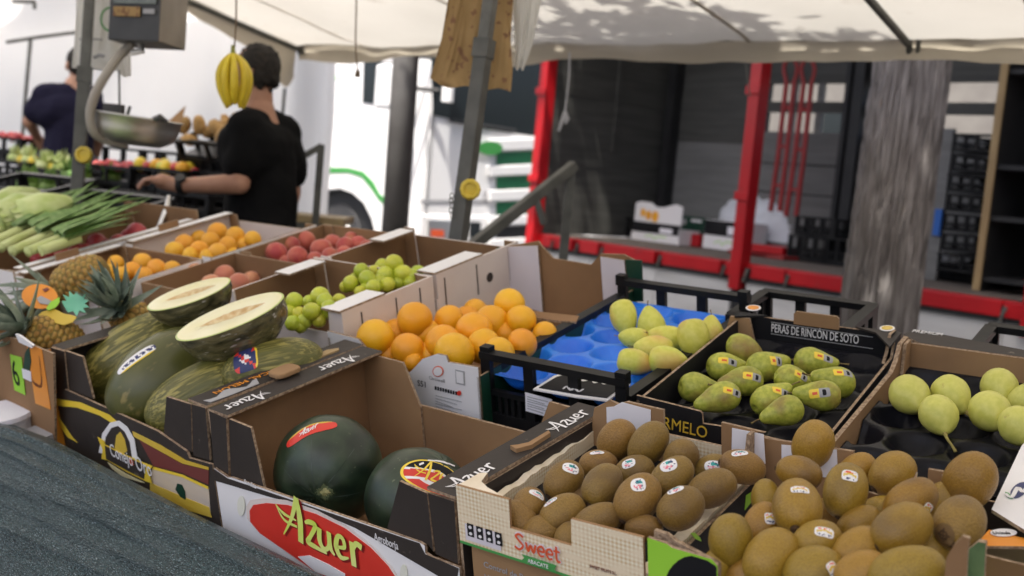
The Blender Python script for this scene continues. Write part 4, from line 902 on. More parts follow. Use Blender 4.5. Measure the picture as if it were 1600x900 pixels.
def row_labels(E, desc, where, tol, extra=None):
    """E: [(px, py), ...] -> one phrase each: place in its row, counted from the back of the box and from the left."""
    idx = sorted(range(len(E)), key=lambda i: E[i][1]); rows = []
    for i in idx:
        if rows and E[i][1] - np.mean([E[j][1] for j in rows[-1]]) < tol: rows[-1].append(i)
        else: rows.append([i])
    out = [None] * len(E)
    for r, row in enumerate(rows):
        row.sort(key=lambda i: E[i][0])
        rn = 'back row' if r == 0 else ('front row' if r == len(rows) - 1 and len(rows) > 1 else ORD[r + 1] + ' row')
        for k, i in enumerate(row):
            d = extra[i] if extra else desc
            pos = 'alone' if len(row) == 1 else (('leftmost' if k == 0 else 'rightmost' if k == len(row) - 1 else ORD[k + 1] + ' from left'))
            out[i] = f'{d}, {pos} in {rn} {where}'
    return out
def face_paint(seed):
    rr = random.Random(seed)
    def f(u, v):
        if abs(u) > .78 or abs(v) > .78: return 0
        if v > .05 and abs(u - .15) < .5 and v < .6: return 1 if rr.random() < .7 else 3
        if v < -.15 and abs(u + .05) < .55 and v > -.6: return 2 if rr.random() < .55 else 0
        return 3 if rr.random() < .12 else 0
    return f
SM1 = [K['white'], K['teal'], K['pink'], K['navy']]
def gold_paint(seed):
    rr = random.Random(seed)
    def f(u, v):
        if abs(u) > .75 or abs(v) > .75: return 0
        if abs(v - .1 - .15 * math.cos(u * 3)) < .22: return 1
        if v > .4: return 2 if rr.random() < .5 else 0
        if v < -.4: return 3 if rr.random() < .5 else 0
        return 0
    return f
SM2 = [K['white'], K['gold'], K['redor'], K['navy']]
# brown kiwis in the gingham carton: px, py, width px, axis angle (towards the stem end), tilt, height of centre, sticker or None
KS = [(964, 688, 60, 62, 18, -.018, None), (1013, 694, 60, 58, 12, -.008, None), (1064, 716, 57, 80, 45, -.016, None), (935, 726, 50, 5, 5, -.030, (933, 707, 22, 8, 0)),
      (991, 737, 50, 20, 20, -.028, (982, 724, 22, 16, 8)), (881, 751, 56, 42, -28, -.022, (892, 731, 26, 18, -12)), (941, 759, 60, 50, -30, -.012, None), (996, 780, 68, 52, -22, -.004, (997, 757, 23, 24, 0)),
      (1050, 745, 60, 38, -8, -.008, (1044, 726, 27, 24, 8)), (1112, 731, 44, 20, 20, -.026, (1114, 728, 26, 17, -4)), (1160, 730, 54, -12, 5, -.014, (1156, 708, 26, 12, 12)), (1113, 763, 58, 25, -5, -.012, None),
      (1064, 794, 66, 30, -12, -.002, (1055, 765, 27, 20, 22)), (826, 788, 52, 60, -65, -.036, (840, 772, 26, 15, -18)), (879, 803, 58, 30, -15, -.034, (860, 784, 24, 10, 40)), (813, 813, 54, 130, -30, -.046, None),
      (851, 832, 56, 10, -12, -.036, None), (935, 814, 58, 25, 10, -.030, None), (889, 842, 46, 60, -40, -.040, None), (1006, 826, 46, 10, 20, -.030, None), (1030, 760, 46, 10, 0, -.045, None), (905, 785, 46, 10, 0, -.05, None), (968, 812, 44, 60, 0, -.05, None), (840, 806, 44, 10, 0, -.06, None)]
E_ = [(k[0], k[1]) for k in KS]
lab = row_labels(E_, '', 'of gingham carton', 24, ['brown kiwi with white sticker' if k[6] else 'plain brown kiwi' for k in KS])
for i, (px, py, wp, th, tl, z, st) in enumerate(KS):
    o = fruit('kiwi', KIWI, px, py, wp, z + .030, th, tl, .056, lab[i], 'kiwi', 'kiwis in the gingham carton', k=i, box=SBOX)
    if st: sticker(o, *st[:4], face_paint(i), SM1, st[4])
KG = [(1270, 695, 62, 80, 25, .004, None), (1249, 739, 56, -12, 15, .006, None), (1321, 768, 70, 68, -25, .014, (1328, 743, 24, 19, -20)), (1246, 793, 76, 60, -58, .022, (1250, 765, 28, 15, -8)),
      (1395, 740, 66, 36, -10, .002, (1431, 745, 14, 13, 20)), (1337, 737, 50, 40, 10, -.016, None), (1423, 783, 66, 32, 0, .012, (1449, 796, 21, 20, -38)), (1515, 752, 82, 68, 20, .000, None),
      (1407, 829, 84, 28, -15, .034, (1373, 871, 14, 21, 30)), (1500, 817, 78, 40, -42, .028, None), (1276, 846, 66, 22, 0, .010, (1288, 831, 29, 16, -18)), (1341, 861, 68, 30, -10, .010, None),
      (1343, 820, 58, 30, 0, -.014, None), (1272, 894, 80, 18, -5, .028, (1301, 889, 18, 22, 30)), (1345, 897, 70, 30, 0, .022, None), (1417, 897, 86, 15, 5, .034, None),
      (1142, 845, 70, 95, 12, .004, None), (1204, 872, 78, 40, -30, .008, None), (1196, 777, 44, 70, -45, -.020, None), (1192, 822, 60, 60, -30, -.012, (1203, 810, 16, 18, 0)),
      (1120, 886, 50, 60, -20, -.008, None), (1176, 898, 66, 30, 0, .018, None), (1456, 858, 56, 10, -10, -.004, None), (1445, 884, 52, -20, -10, .0, None),
      (1300, 800, 50, 10, 0, -.025, None), (1375, 800, 50, 10, 0, -.03, None), (1232, 840, 52, 60, 0, -.02, None), (1470, 780, 50, 30, 0, -.025, None), (1310, 880, 46, 30, 0, -.01, None)]
E_ = [(k[0], k[1]) for k in KG]
lab = row_labels(E_, '', 'of lime green carton', 27, ['golden kiwi with oval sticker' if k[6] else 'plain golden kiwi' for k in KG])
lab[9] = 'brown kiwi showing its round calyx, against the white carton'; lab[4] = 'golden kiwi with dark scab marks beside its small sticker'
for i, (px, py, wp, th, tl, z, st) in enumerate(KG):
    o = fruit('kiwi', KIWI if i == 9 else KIWI2, px, py, wp, z + .030, th, tl, .056, lab[i], 'kiwi', 'kiwis in the lime green carton', k=i, box=GBOX)
    if st: sticker(o, *st[:4], gold_paint(i), SM2, st[4], shape=4)
    if i == 4: sticker(o, 1415, 726, 20, 14, lambda u, v: 0, [K['calyx']], 0, 5, 2, 'scab', .0003) if 0 else None
    if i == 9: sticker(o, 1474, 836, 34, 36, lambda u, v: 1 if .35 < math.hypot(u, v) < .55 or math.hypot(u, v) < .2 else 0, [mat('kiwi calyx ring', (.13, .075, .025), (.17, .1, .035), sc=40, ro=.8), K['calyx']], 0, 11, 2.05, 'calyx_ring', .0006)
# oranges
OR = [(586, 528, 62, -.020), (648, 500, 56, -.010), (702, 500, 48, -.030), (619, 521, 46, -.045), (637, 547, 56, -.024), (664, 522, 50, -.045), (692, 535, 58, -.020), (741, 516, 60, -.016), (768, 503, 54, -.020), (743, 486, 40, -.045),
      (796, 475, 50, .0), (814, 500, 48, -.015), (851, 522, 40, -.04), (816, 537, 50, -.03), (710, 552, 64, -.022), (755, 541, 56, -.030), (779, 552, 54, -.028), (646, 566, 34, -.05), (790, 522, 46, -.045), (672, 556, 44, -.05), (730, 536, 44, -.055), (730, 500, 44, -.055), (610, 555, 44, -.06)]
lab = row_labels([(a, b) for a, b, c, d in OR], 'orange', 'of the tall brown carton', 17)
for i, (px, py, wp, z) in enumerate(OR):
    fruit('orange', ORANGE, px, py, wp, z, random.uniform(0, 360), random.uniform(-50, 50), .080, lab[i], 'orange', 'oranges in the tall brown carton', k=i, box=OBOX)
# russet pears with yellow and grey stickers
def band_paint(u, v): return (1 if (-.72 < u < -.2 and abs(v) < .5) else 0) if u < .08 else (3 if (int(u * 9) + int(v * 5)) % 2 and abs(v) < .6 else 2)
SM3 = [K['yellow'], K['redor'], K['grey'], K['black']]
PR = [(1166, 549, 48, -30, -10, -.030, None), (1134, 573, 46, 0, -10, -.036, (1138, 564, 30, 11, -8)), (1092, 606, 50, -5, -15, -.036, None), (1124, 622, 52, 197, 10, -.018, (1145, 612, 30, 11, -14)), (1160, 596, 50, 185, 12, -.020, (1176, 588, 30, 12, -10)),
      (1198, 572, 50, 15, -10, -.030, (1213, 564, 22, 15, 0)), (1272, 566, 48, -10, 5, -.026, (1287, 558, 32, 12, -12)), (1240, 595, 46, -20, -5, -.030, (1252, 587, 24, 11, -25)), (1303, 596, 50, 165, 12, -.018, (1318, 582, 32, 12, 0)), (1203, 622, 48, 30, -20, -.024, (1221, 612, 30, 12, -10)),
      (1280, 618, 48, 180, -15, -.016, (1280, 614, 32, 14, 4)), (1224, 643, 48, 195, 5, -.010, None)]
lab = row_labels([(a[0], a[1]) for a in PR], '', 'of black lettered carton', 15, ['russet green pear with yellow sticker' if a[6] else 'plain russet green pear' for a in PR])
for i, (px, py, wp, th, tl, z, st) in enumerate(PR):
    o = fruit('pear', PEAR, px, py, wp, z, th, tl, .065, lab[i], 'pear', 'pears in the black lettered carton', off=.004, k=i)
    child(o, 'stem', STEM, Matrix.Translation((.0575 ** 2 * (2.5, -1.5, .5)[i % 3], 0, .057)))
    if st: sticker(o, *st[:4], band_paint, SM3, st[4], n=12, shape=9, nv=6)
# pale pears
P2 = [(1422, 619, 64, -88, 60, -.020), (1488, 618, 60, -62, 46, -.022), (1467, 650, 62, -96, 50, -.018), (1562, 607, 60, -115, 55, -.022), (1548, 645, 62, -82, 50, -.018), (1592, 667, 60, -80, 50, -.014), (1600, 626, 50, 100, 20, -.024)]
lab = row_labels([(a[0], a[1]) for a in P2], 'pale round pear', 'of black cup tray', 16)
for i, (px, py, wp, th, tl, z) in enumerate(P2):
    o = fruit('pear', PEAR2, px, py, wp, z, th, tl, .068, lab[i], 'pear', 'pale pears in the black cup tray', off=.002, k=i)
    child(o, 'stem', STEM2, Matrix.Translation((.040 ** 2 * (2, -1)[i % 2], 0, .040)) @ Matrix.Scale(1.15, 4))
# yellow pears on the blue tray
P3 = [(975, 498, 40, -80, 20, -.028, 0), (1018, 508, 43, 100, 5, -.032, 0), (990, 529, 32, 175, 5, -.036, 1), (1042, 529, 38, 165, 0, -.036, 0), (1084, 532, 46, -85, 10, -.018, 0), (1110, 524, 40, 90, 0, -.034, 0), (1021, 545, 40, 170, 0, -.034, 0), (994, 566, 38, -10, 0, -.030, 0), (1045, 563, 40, -5, 10, -.026, 1)]
ex = ['blushed yellow pear' if a[6] else 'yellow green pear' for a in P3]
lab = row_labels([(a[0], a[1]) for a in P3], '', 'on the blue tray', 13, ex)
for i, (px, py, wp, th, tl, z, bl) in enumerate(P3):
    o = fruit('pear', PEAR3, px, py, wp * 1.1, z, th, tl, .062, lab[i], 'pear', 'yellow pears on the blue tray', off=.004, k=i)
    child(o, 'stem', STEM, Matrix.Translation((.046 ** 2 * (1.5, -1)[i % 2], 0, .045)) @ Matrix.Scale(.6, 4))
# small round fruit further back
def heap(name, meshes, L, tw, desc, where, cat, group, tol, z, big=1.0):
    lab = row_labels([(a[0], a[1]) for a in L], desc, where, tol)
    for i, a in enumerate(L): fruit(name, meshes, a[0], a[1], a[2] * big, z + (a[3] if len(a) > 3 else 0), random.uniform(0, 360), random.uniform(-40, 40), tw, lab[i], cat, group, k=i)
heap('apple', LIMES, [(460, 470, 26, .02), (500, 463, 28, .01), (483, 472, 20), (508, 472, 27, .01), (487, 487, 27, .01), (514, 484, 28, .005), (538, 479, 20), (468, 491, 22), (453, 488, 22), (457, 505, 22, -.01), (476, 502, 22, -.01), (498, 500, 22, -.01), (470, 510, 20, -.02), (530, 470, 22, -.01), (545, 484, 18, -.01)], .056, 'green apple', 'of nearer apple carton', 'apple', 'green apples in the nearer carton', 11, .020, 1.12)
heap('apple', LIMES, [(548, 443, 24), (565, 424, 24, .01), (574, 436, 25, .01), (602, 430, 25, .01), (616, 412, 27, .03), (629, 427, 27, .01), (584, 449, 23), (606, 445, 22), (654, 428, 25), (563, 456, 18, -.01), (585, 424, 18), (643, 432, 24), (540, 448, 18, -.01), (622, 442, 22, -.01), (640, 442, 20, -.01), (598, 416, 22), (556, 436, 20, -.01), (594, 440, 22), (572, 452, 20, -.01), (614, 430, 22, -.005)], .056, 'green apple', 'of farther apple carton', 'apple', 'green apples in the farther carton', 10, .024, 1.14)
heap('peach', PEACH, [(432, 396, 37), (465, 401, 33, .01), (477, 377, 34), (502, 390, 36), (492, 406, 28), (520, 380, 30), (540, 385, 32), (560, 382, 30), (573, 387, 26), (455, 384, 30), (516, 400, 28), (538, 396, 26), (448, 410, 24, -.02), (600 - 52, 374, 24)], .072, 'red peach', 'of dark striped carton', 'peach', 'red peaches in the striped carton', 11, -.03)
heap('peach', PEACH2, [(307, 432, 42), (350, 431, 36), (374, 444, 36), (265, 446, 36), (330, 445, 34), (285, 452, 32, -.02), (392, 438, 30, -.02)], .072, 'blushed peach', 'behind the cut melons', 'peach', 'blushed peaches behind the cut melons', 9, -.04)
heap('small_orange', APRI, [(340, 363, 33), (368, 369, 32), (288, 381, 31), (329, 377, 31), (273, 392, 31), (312, 389, 28, .01), (298, 399, 28), (340, 394, 30, .01), (356, 384, 30), (324, 402, 28), (395, 374, 28), (310, 372, 26, -.02), (383, 383, 26, -.02), (362, 396, 24, -.02)], .064, 'small orange', 'before the man in black', 'orange', 'small oranges in the back white carton', 9, -.02)
heap('small_orange', APRI, [(223, 410, 31), (245, 421, 34), (206, 424, 31), (269, 421, 28), (181, 412, 28), (190, 430, 28), (225, 432, 30), (170, 425, 26)], .064, 'small orange', 'behind the lying pineapple', 'orange', 'small oranges in the front white carton', 9, -.02)
heap('nectarine', CRIM, [(117, 393, 34), (151, 381, 34), (185, 379, 28), (213, 365, 36, .01), (78, 398, 26), (135, 395, 30), (168, 386, 26), (98, 398, 28), (200, 372, 28), (60, 406, 26)], .068, 'crimson nectarine', 'below the leeks', 'nectarine', 'crimson nectarines below the leeks', 9, -.02)

# melons and watermelons
def big_mesh(name, rw, L, skin, seed, amp=.02, pw=.85, flute=0, nf=10):
    b = MB(); n = 30; prof = []
    for k in range(n + 1):
        t = -PI / 2 + PI * k / n; prof.append((max(rw * max(math.cos(t), 0) ** pw, .002), L * math.sin(t)))
    def wf(q, a): return q * (1 + amp * noise.noise(q * 9 + Vector((seed, 0, 0)))) * (1 + flute * math.cos(nf * a))
    b.lathe(prof, 40, 0, None, wf); return template(name, b, [skin])
WM = big_mesh('watermelon', .11, .105, K['wmelon'], 1, .02, 1.0, .006, 9)
ML = big_mesh('melon', .075, .125, K['melon'], 2, .02, .8); ML2 = big_mesh('melon', .08, .13, K['melon2'], 3, .02, .8)
def rind_bits(o, calx):
    M = MW[o.name]
wa = fruit('watermelon', [WM], 514, 735, 178, -.110, -104, 70, .22, 'dark watermelon with pale blossom scar and a red strip label', 'watermelon', 'watermelons in the open carton', box=WMBOX)
wb = fruit('watermelon', [WM], 657, 784, 178, -.125, 60, 20, .22, 'dark watermelon with red oval label, right one in the open carton', 'watermelon', 'watermelons in the open carton', box=WMBOX)
rs = random.Random(3)
sticker(wa, 507, 769, 34, 32, lambda u, v: (0 if math.hypot(u, v) < .34 + .2 * rs.random() else 2) if math.hypot(u, v) < .62 + .3 * rs.random() else 1, [mat('pale blossom scar', (.26, .26, .10), (.40, .38, .17), sc=60, ro=.8, bump=.5), K['wmelon'], mat('greenish scar edge', (.07, .095, .04), (.12, .14, .06), sc=60, ro=.7)], 0, 18, 2.02, 'blossom_scar', .0007)
PS = mat('pale rind streak', (.030, .048, .036), (.055, .075, .060), sc=30, ro=.35, c3=(.014, .026, .014), sc3=25, lo3=.4, hi3=.6)
Mi = MW[wa.name]
for an in range(7):
    b = MB(); V = []
    a0 = an * 2 * PI / 7 + .3
    for i in range(14):
        t = .16 + i * .075
        for sg in (-1, 1):
            wd = .010 * (1 - i / 14) + .003
            p = Vector((math.sin(t) * math.cos(a0 + sg * wd / max(math.sin(t), .1)), math.sin(t) * math.sin(a0 + sg * wd / max(math.sin(t), .1)), math.cos(t)))
            l2, n2, _, _ = TREE[WM.name].ray_cast(p * .4, -p); V.append((l2 + n2 * .0004) if l2 is not None else p * .11)
    b.add(V, [(2 * i, 2 * i + 1, 2 * i + 3, 2 * i + 2) for i in range(13)])
    child(wa, 'pale_streak', b.mesh('pale_streak', PS, True, fix=False))
def wm_paint(u, v):
    if max(abs(u), abs(v)) > .90: return 2
    if v > .40 - .25 * u * u: return 1
    if abs(v - .36 + .25 * u * u) < .09: return 3
    if -.62 < v < -.38: return 3
    return 0
SMW = [K['red'], K['black'], K['yellow'], K['white']]
def ribbon_on(o, strokes, m, lift, name='lettering', push=.0):
    M = MW[o.name]; MI = M.inverted(); tree = TREE[o.data.name]; b = MB(); sc = M.to_scale()[0]
    for si, (P, wd) in enumerate(strokes):
        Q = smooth_path([(x, y, 0) for x, y in P], 6); n = len(Q); V = []
        for i, p in enumerate(Q):
            t = (Q[min(i + 1, n - 1)] - Q[max(i - 1, 0)]).normalized(); nn = Vector((-t.y, t.x, 0))
            h = float(np.interp(i / (n - 1), np.linspace(0, 1, len(wd)), wd)) / 2
            for q in (p + nn * h, p - nn * h):
                l2, n2, _, _ = tree.ray_cast(MI @ EYE, (MI.to_3x3() @ ray(q.x, q.y)).normalized())
                V.append(l2 + n2 * (lift + si * .0001) / sc if l2 is not None else MI @ (EYE + ray(q.x, q.y) * depth(M.translation)))
        b.add(V, [(2 * i, 2 * i + 1, 2 * i + 3, 2 * i + 2) for i in range(n - 1)])
    return child(o, name, b.mesh(name, m, False, fix=False))
sticker(wb, 682, 745, 112, 60, wm_paint, SMW, -14, 26, 2.05, 'oval_label', .0007)
def script_px(x, y, sx, ang, sh=.0):
    c, s_ = math.cos(R(ang)), math.sin(R(ang))
    return [([(x + (u * c + (v) * s_ * .0) * sx + v * sh * sx, y + u * sx * math.sin(R(ang)) - v * sx * .85) for u, v in P], [q * sx * .8 for q in wd]) for P, wd in SCRIPT]
ribbon_on(wb, script_px(646, 746, 34, 14, .25), K['yellow'], .0015)
ribbon_on(wb, [([(668, 720), (690, 722), (710, 729)], [2, 2.4, 2]), ([(655, 727), (662, 724)], [3, 3])], K['white'], .0015)
def strip_paint(u, v): return 1 if abs(v - .2) < .35 and -.2 < u < .45 else 0
ribbon_on(wa, script_px(468, 684, 13, -28, .25), K['white'], .0018)
sticker(wa, 482, 672, 84, 22, lambda u, v: (2 if v > .8 else 0), [K['red'], K['white'], K['gold']], 29, 24, 3, 'strip_label', .0008, nv=7)
ma = fruit('melon', [ML], 218, 562, 122, -.065, 34, -12, .15, 'netted green melon at the back left of its dark carton', 'melon', 'melons in the dark carton', box=MELBOX, pad=-.01)
mb = fruit('melon', [ML2], 258, 594, 136, -.060, 44, -30, .16, 'smooth dark green melon with white strip label', 'melon', 'melons in the dark carton', box=MELBOX, pad=.0, sq=(1, 1, .85))
mc = fruit('melon', [ML], 318, 622, 106, -.065, 28, -10, .15, 'netted green melon at the front right of its dark carton', 'melon', 'melons in the dark carton', box=MELBOX, pad=.0)
md = fruit('melon', [ML], 428, 576, 92, -.012, 12, -10, .15, 'netted green melon with red and blue label by the flap', 'melon', 'melons in the dark carton')
def mel_paint(u, v):
    if abs(v) > .7 or abs(u) > .93: return 0
    return 1 if (int((u + 1) * 9) % 2 and abs(v) < .35) else 2 if u < .5 else 3
sticker(mb, 212, 560, 70, 20, lambda u, v: 1 if v < -.62 else (0 if (abs(v) > .5 or u < -.75) else (2 if (int((u + 1) * 10 + v) % 3) else 0)), [K['white'], K['yellow'], K['navy']], 50, 24, 3, 'strip_label', .0009, nv=7)
sticker(md, 383, 561, 40, 42, lambda u, v: 3 if u > .8 else (1 if (int((u + 1) * 3) + int((v + 1) * 3)) % 5 == 0 else (2 if math.hypot(u, v) > .4 else 0)), [K['white'], K['red'], K['navy'], K['yellow']], 15, 15, 4, 'square_label', .0009)
def cut_melon(px, py, lenpx, z, th, tiltn, label, bodypx):
    p = MT @ TP(px, py, z); d = depth(p); Lh = lenpx * d / F / 2
    t = thing('cut_melon', label, 'melon', None, 'cut melon halves on the dark carton')
    # local frame: Z = normal of the cut, X = long axis
    x = (RGT * math.cos(R(th)) + UP * math.sin(R(th)))
    n = (UP * math.cos(R(tiltn)) - FWD * math.sin(R(tiltn))); n = (n - x * n.dot(x)).normalized()
    x = (x - n * x.dot(n)).normalized(); y = n.cross(x)
    M = fr(p, x, y, n); t.matrix_world = M; MW[t.name] = M
    W2 = Lh * .62; b = MB()
    def hull(i, j):
        a = 2 * PI * i; e = (PI / 2) * j; r_ = math.cos(e) ** .8
        q = Vector((Lh * math.copysign(abs(math.cos(a)) ** .95, math.cos(a)) * r_, W2 * math.sin(a) * r_, -W2 * 1.22 * math.sin(e)))
        return q * (1 + .03 * noise.noise(q * 40)) if j > .02 else q
    b.grid(hull, 56, 16); b.build('wrapped_rind', K['film'], t, smooth=True)
    b = MB(); rings = [(1.0, 0, 0), (.965, .001, 1), (.68, .0012, 1), (.42, .0008, 2), (.3, -.004, 2), (.12, -.007, 2)]
    V = []; Fc = []; mi = []; ns = 48; rr = random.Random(int(px))
    jit = [1 + .25 * (rr.random() - .5) for _ in range(ns)]
    for k, (s_, z_, m_) in enumerate(rings):
        for a in range(ns):
            A = 2 * PI * a / ns; inner = k >= 3
            sx = s_ * (1.45 if inner else 1) * (jit[a] if inner and k > 3 else 1); sy = s_ * (.62 * (1 - .55 * math.cos(A) ** 2) if inner else 1) * (jit[a] if inner else 1)
            V.append((Lh * math.copysign(abs(math.cos(A)) ** .95, math.cos(A)) * sx + (Lh * .05 if inner else 0), W2 * math.sin(A) * sy, z_ + (.003 * (rr.random() - .5) if k > 3 else 0)))
        if k:
            for a in range(ns):
                Fc.append(((k - 1) * ns + a, (k - 1) * ns + (a + 1) % ns, k * ns + (a + 1) % ns, k * ns + a)); mi.append(rings[k][2] - 1 if rings[k][2] < 2 or k > 2 else 1)
    Fc.append(tuple((len(rings) - 1) * ns + a for a in range(ns))); mi.append(2)
    mi = [0] * ns + [1] * (ns * 2) + [2] * (ns * 2) + [2]
    b.add(V, Fc, mi); b.build('cut_face', [K['fleshgreen'], K['flesh'], K['seeds']], t, smooth=True, fix=False)
    return t
cut_melon(295, 459, 136, .085, 17, 23.5, 'halved cream melon, smaller and farther of the two cut halves', 0)
cut_melon(359, 494, 180, .09, 20, 22.5, 'halved cream melon, larger and nearer of the two cut halves', 0)

# pineapples
def pine_body(rw, L, nr=11, na=13):
    b = MB(); nu, nv = 104, 88
    def fn(i, j):
        a = 2 * PI * i; t = -PI / 2 + PI * j
        r_ = rw * max(math.cos(t), 0) ** .55; z = L * math.sin(t)
        U = i * na; Vv = (z / L + 1) / 2 * nr
        ex = (U + (.5 if int(math.floor(Vv)) % 2 else 0)) % 1 - .5; ey = Vv % 1 - .5
        # lozenge eyes: bulge inside, groove at the border, point in the middle
        d = abs(ex) + abs(ey); dd = math.hypot(ex, ey)
        h = .0045 * max(0, 1 - (dd / .52) ** 2) + .0025 * math.exp(-(dd / .1) ** 2)
        k = 1 + h / max(rw, .001) * (1 if r_ > rw * .25 else .2)
        return Vector((r_ * math.cos(a) * k, r_ * math.sin(a) * k, z))
    b.grid(fn, nu, nv)
    for q in range(len(b.f)):
        i, j = (q % nu + .5) / nu, (q // nu + .5) / nv
        Vv = (math.sin(-PI / 2 + PI * j) + 1) / 2 * nr; ex = (i * na + (.5 if int(math.floor(Vv)) % 2 else 0)) % 1 - .5; ey = Vv % 1 - .5
        if math.hypot(ex, ey) > .43: b.m[q] = 1
    return b.mesh('fruit_body', [K['pineeye'], K['pinegap']], True, fix=False)
PBODY = pine_body(.058, .082)
def leaf_strip(L, wd, curl, seg=6, fold=.3):
    b = MB()
    V = []
    for i in range(seg + 1):
        t = i / seg; w_ = wd * (1 - t) ** .8 * (1 if t > .0 else .8) + .0004
        x = L * t; z = curl * L * t * t
        V += [(x, -w_ / 2, z + fold * w_), (x, 0, z), (x, w_ / 2, z + fold * w_)]
    return b.add(V, [(3 * i + k, 3 * i + k + 1, 3 * i + k + 4, 3 * i + k + 3) for i in range(seg) for k in (0, 1)])
PLEAF = [leaf_strip(.10, .027, c).mesh('leaf', K['pineleaf'], True, fix=False) for c in (.1, .35, .6)]
def pineapple(px, py, z, wpx, th, tilt, label, nleaf=30, lscale=1.0, spread=1.0, seed=0):
    p = MT @ TP(px, py, z); s = wpx * depth(p) / F / .116
    M = Matrix.Translation(p) @ orient(th, tilt, .3).to_4x4() @ Matrix.Scale(s, 4)
    t = thing('pineapple', label, 'pineapple', M, 'pineapples in the front carton')
    link('fruit_body', PBODY, t)
    cr = MB().lathe([(.012, .07), (.02, .085), (.012, .11), (.004, .13)], 10).build('crown', K['pineleaf'], t, smooth=True)
    rr = random.Random(seed)
    for k in range(nleaf):
        a = k * 2.4; f_ = k / nleaf
        el = R(10 + 72 * f_ + rr.uniform(-8, 8)) if spread else R(60)
        Ml = Matrix.Translation((0, 0, .076 + .045 * f_)) @ Matrix.Rotation(a, 4, 'Z') @ Matrix.Rotation(-el, 4, 'Y') @ Matrix.Translation((.008, 0, 0)) @ Matrix.Scale((1.25 - .35 * f_) * lscale * rr.uniform(.85, 1.1), 4)
        link('leaf', PLEAF[k % 3], cr, Ml)
    return t
pineapple(126, 436, .03, 64, 203, -6, 'golden pineapple lying on its side, crown to the left', 40, 1.15, 1, 1)
pineapple(214, 510, -.05, 66, 112, 52, 'pineapple with grey green crown facing out beside the cut melons', 50, 1.1, 1, 2)
pineapple(86, 528, -.02, 62, 155, 30, 'nearest pineapple with drooping crown above the number label', 46, 1.3, 1, 3)
# two printed hang tags on the pineapples
tg = thing('fruit_tag', 'round orange and green printed card tag on the pineapples', 'tag', MT @ Matrix.Translation(TP(66, 458, .07)) )
Mg = MW[tg.name]
def card_px(t, name, P, dz, m, lift=0, th=.0012):
    MI = MW[t.name].inverted(); n = -FWD; o = MW[t.name].translation + UP * 0
    n = (-FWD * .75 + UP * .66).normalized()
    V = [MI @ (plane_hit(px, py, o + n * lift, n)) for px, py in P]; nn = MI.to_3x3() @ n
    k = len(V); b = MB(); b.add(V + [q - nn * th for q in V], [tuple(range(k)), tuple(range(2 * k - 1, k - 1, -1))] + [(i, k + i, k + (i + 1) % k, (i + 1) % k) for i in range(k)])
    return b.build(name, m, t)
card_px(tg, 'card', [(62 + 28 * math.cos(a) - 4 * math.sin(a), 463 + 19 * math.sin(a) + 4 * math.cos(a)) for a in np.linspace(0, 2 * PI, 25)[:-1]], 0, K['orangep'])
card_px(tg, 'green_corner', [(72, 482), (78, 472), (93, 464), (93, 472), (87, 480), (76, 485)], 0, K['green'], .0022)
card_px(tg, 'white_mark', [(57, 466), (64, 462), (80, 470), (76, 476), (62, 474)], 0, K['grey'], .0022)
card_px(tg, 'dark_mark', [(66, 452), (74, 449), (77, 452), (70, 456)], 0, K['maroon'], .0022)
tg = thing('fruit_tag', 'turquoise leafy shaped card tag on the pineapples', 'tag', MT @ Matrix.Translation(TP(118, 474, .05)))
turq = mat('turquoise print', (.10, .42, .25), (.18, .52, .36), sc=12, ro=.45)
card_px(tg, 'card', [(100, 478), (96, 470), (104, 470), (98, 460), (108, 464), (108, 454), (115, 461), (121, 455), (124, 462), (134, 459), (131, 467), (139, 470), (132, 474), (140, 480), (130, 481), (134, 489), (124, 485), (120, 494), (114, 486), (106, 488)], 0, turq)
card_px(tg, 'yellow_foot', [(84, 482), (100, 490), (112, 492), (120, 495), (114, 503), (100, 508), (88, 505), (76, 498), (60, 492), (66, 487)], 0, K['gold'], -.004)
# ------------------------------------------------------------------ stall canopy
CZ = 1.87
C0, C1 = GP(465, 72, CZ), GP(1420, 62, CZ)
ce = (C1 - C0).normalized(); cn = Vector((ce.y, -ce.x, 0)); cn = cn if cn.dot(EYE - C0) > 0 else -cn
cn = (cn + ce * .06).normalized()
CL, CT = 6.8, 4.9
rise = .17
can = thing('canopy', 'large cream cloth canopy roof with hanging edge over the fruit table', 'canopy', Matrix.Translation(C0))
ribs = [0.0, (C1 - C0).length, (C1 - C0).length * 2]
def roof_pt(s, t):
    sag = .0
    k = (s % ribs[1]) / ribs[1]
    sag = -.10 * math.sin(PI * k) * min(1, .25 + t * .5) * (.6 if t > .1 else .3)
    w_ = .018 * noise.noise(Vector((s * 2, t * 2, 0))) + .008 * noise.noise(Vector((s * 7, t * 5, 3)))
    return ce * s + cn * t + Vector((0, 0, rise * t + sag + w_))
b = MB(); b.grid(lambda i, j: roof_pt(-.0 + CL * i, CT * j), 90, 60)
b.build('roof_cloth', K['canvas'], can, smooth=True, fix=False)
def val_drop(s): return .085 + .02 * math.sin(s * 5.3) + .03 * noise.noise(Vector((s * 1.7, 4, 0)))
def val(i, j):
    s = CL * i; p = roof_pt(s, 0); k = (s % ribs[1]) / ribs[1]
    return p + Vector((0, 0, .012 - j * val_drop(s))) + cn * (-.012 - .012 * math.sin(j * 3) + .012 * noise.noise(Vector((s * 6, j * 2, 2))) * j)
MB().grid(val, 140, 8).build('valance', K['valance'], can, smooth=True, fix=False)
def val2(i, j):
    t = 3.6 * i; dr = .10 + .03 * noise.noise(Vector((t * 2, 1, 0))) + .16 * math.exp(-((t - .10) / .12) ** 2)
    return roof_pt(0, t) + Vector((0, 0, .012 - j * dr)) + ce * (-.012 + .03 * math.sin(t * 9) * j + .05 * noise.noise(Vector((t * 5, j, 0))) * j)
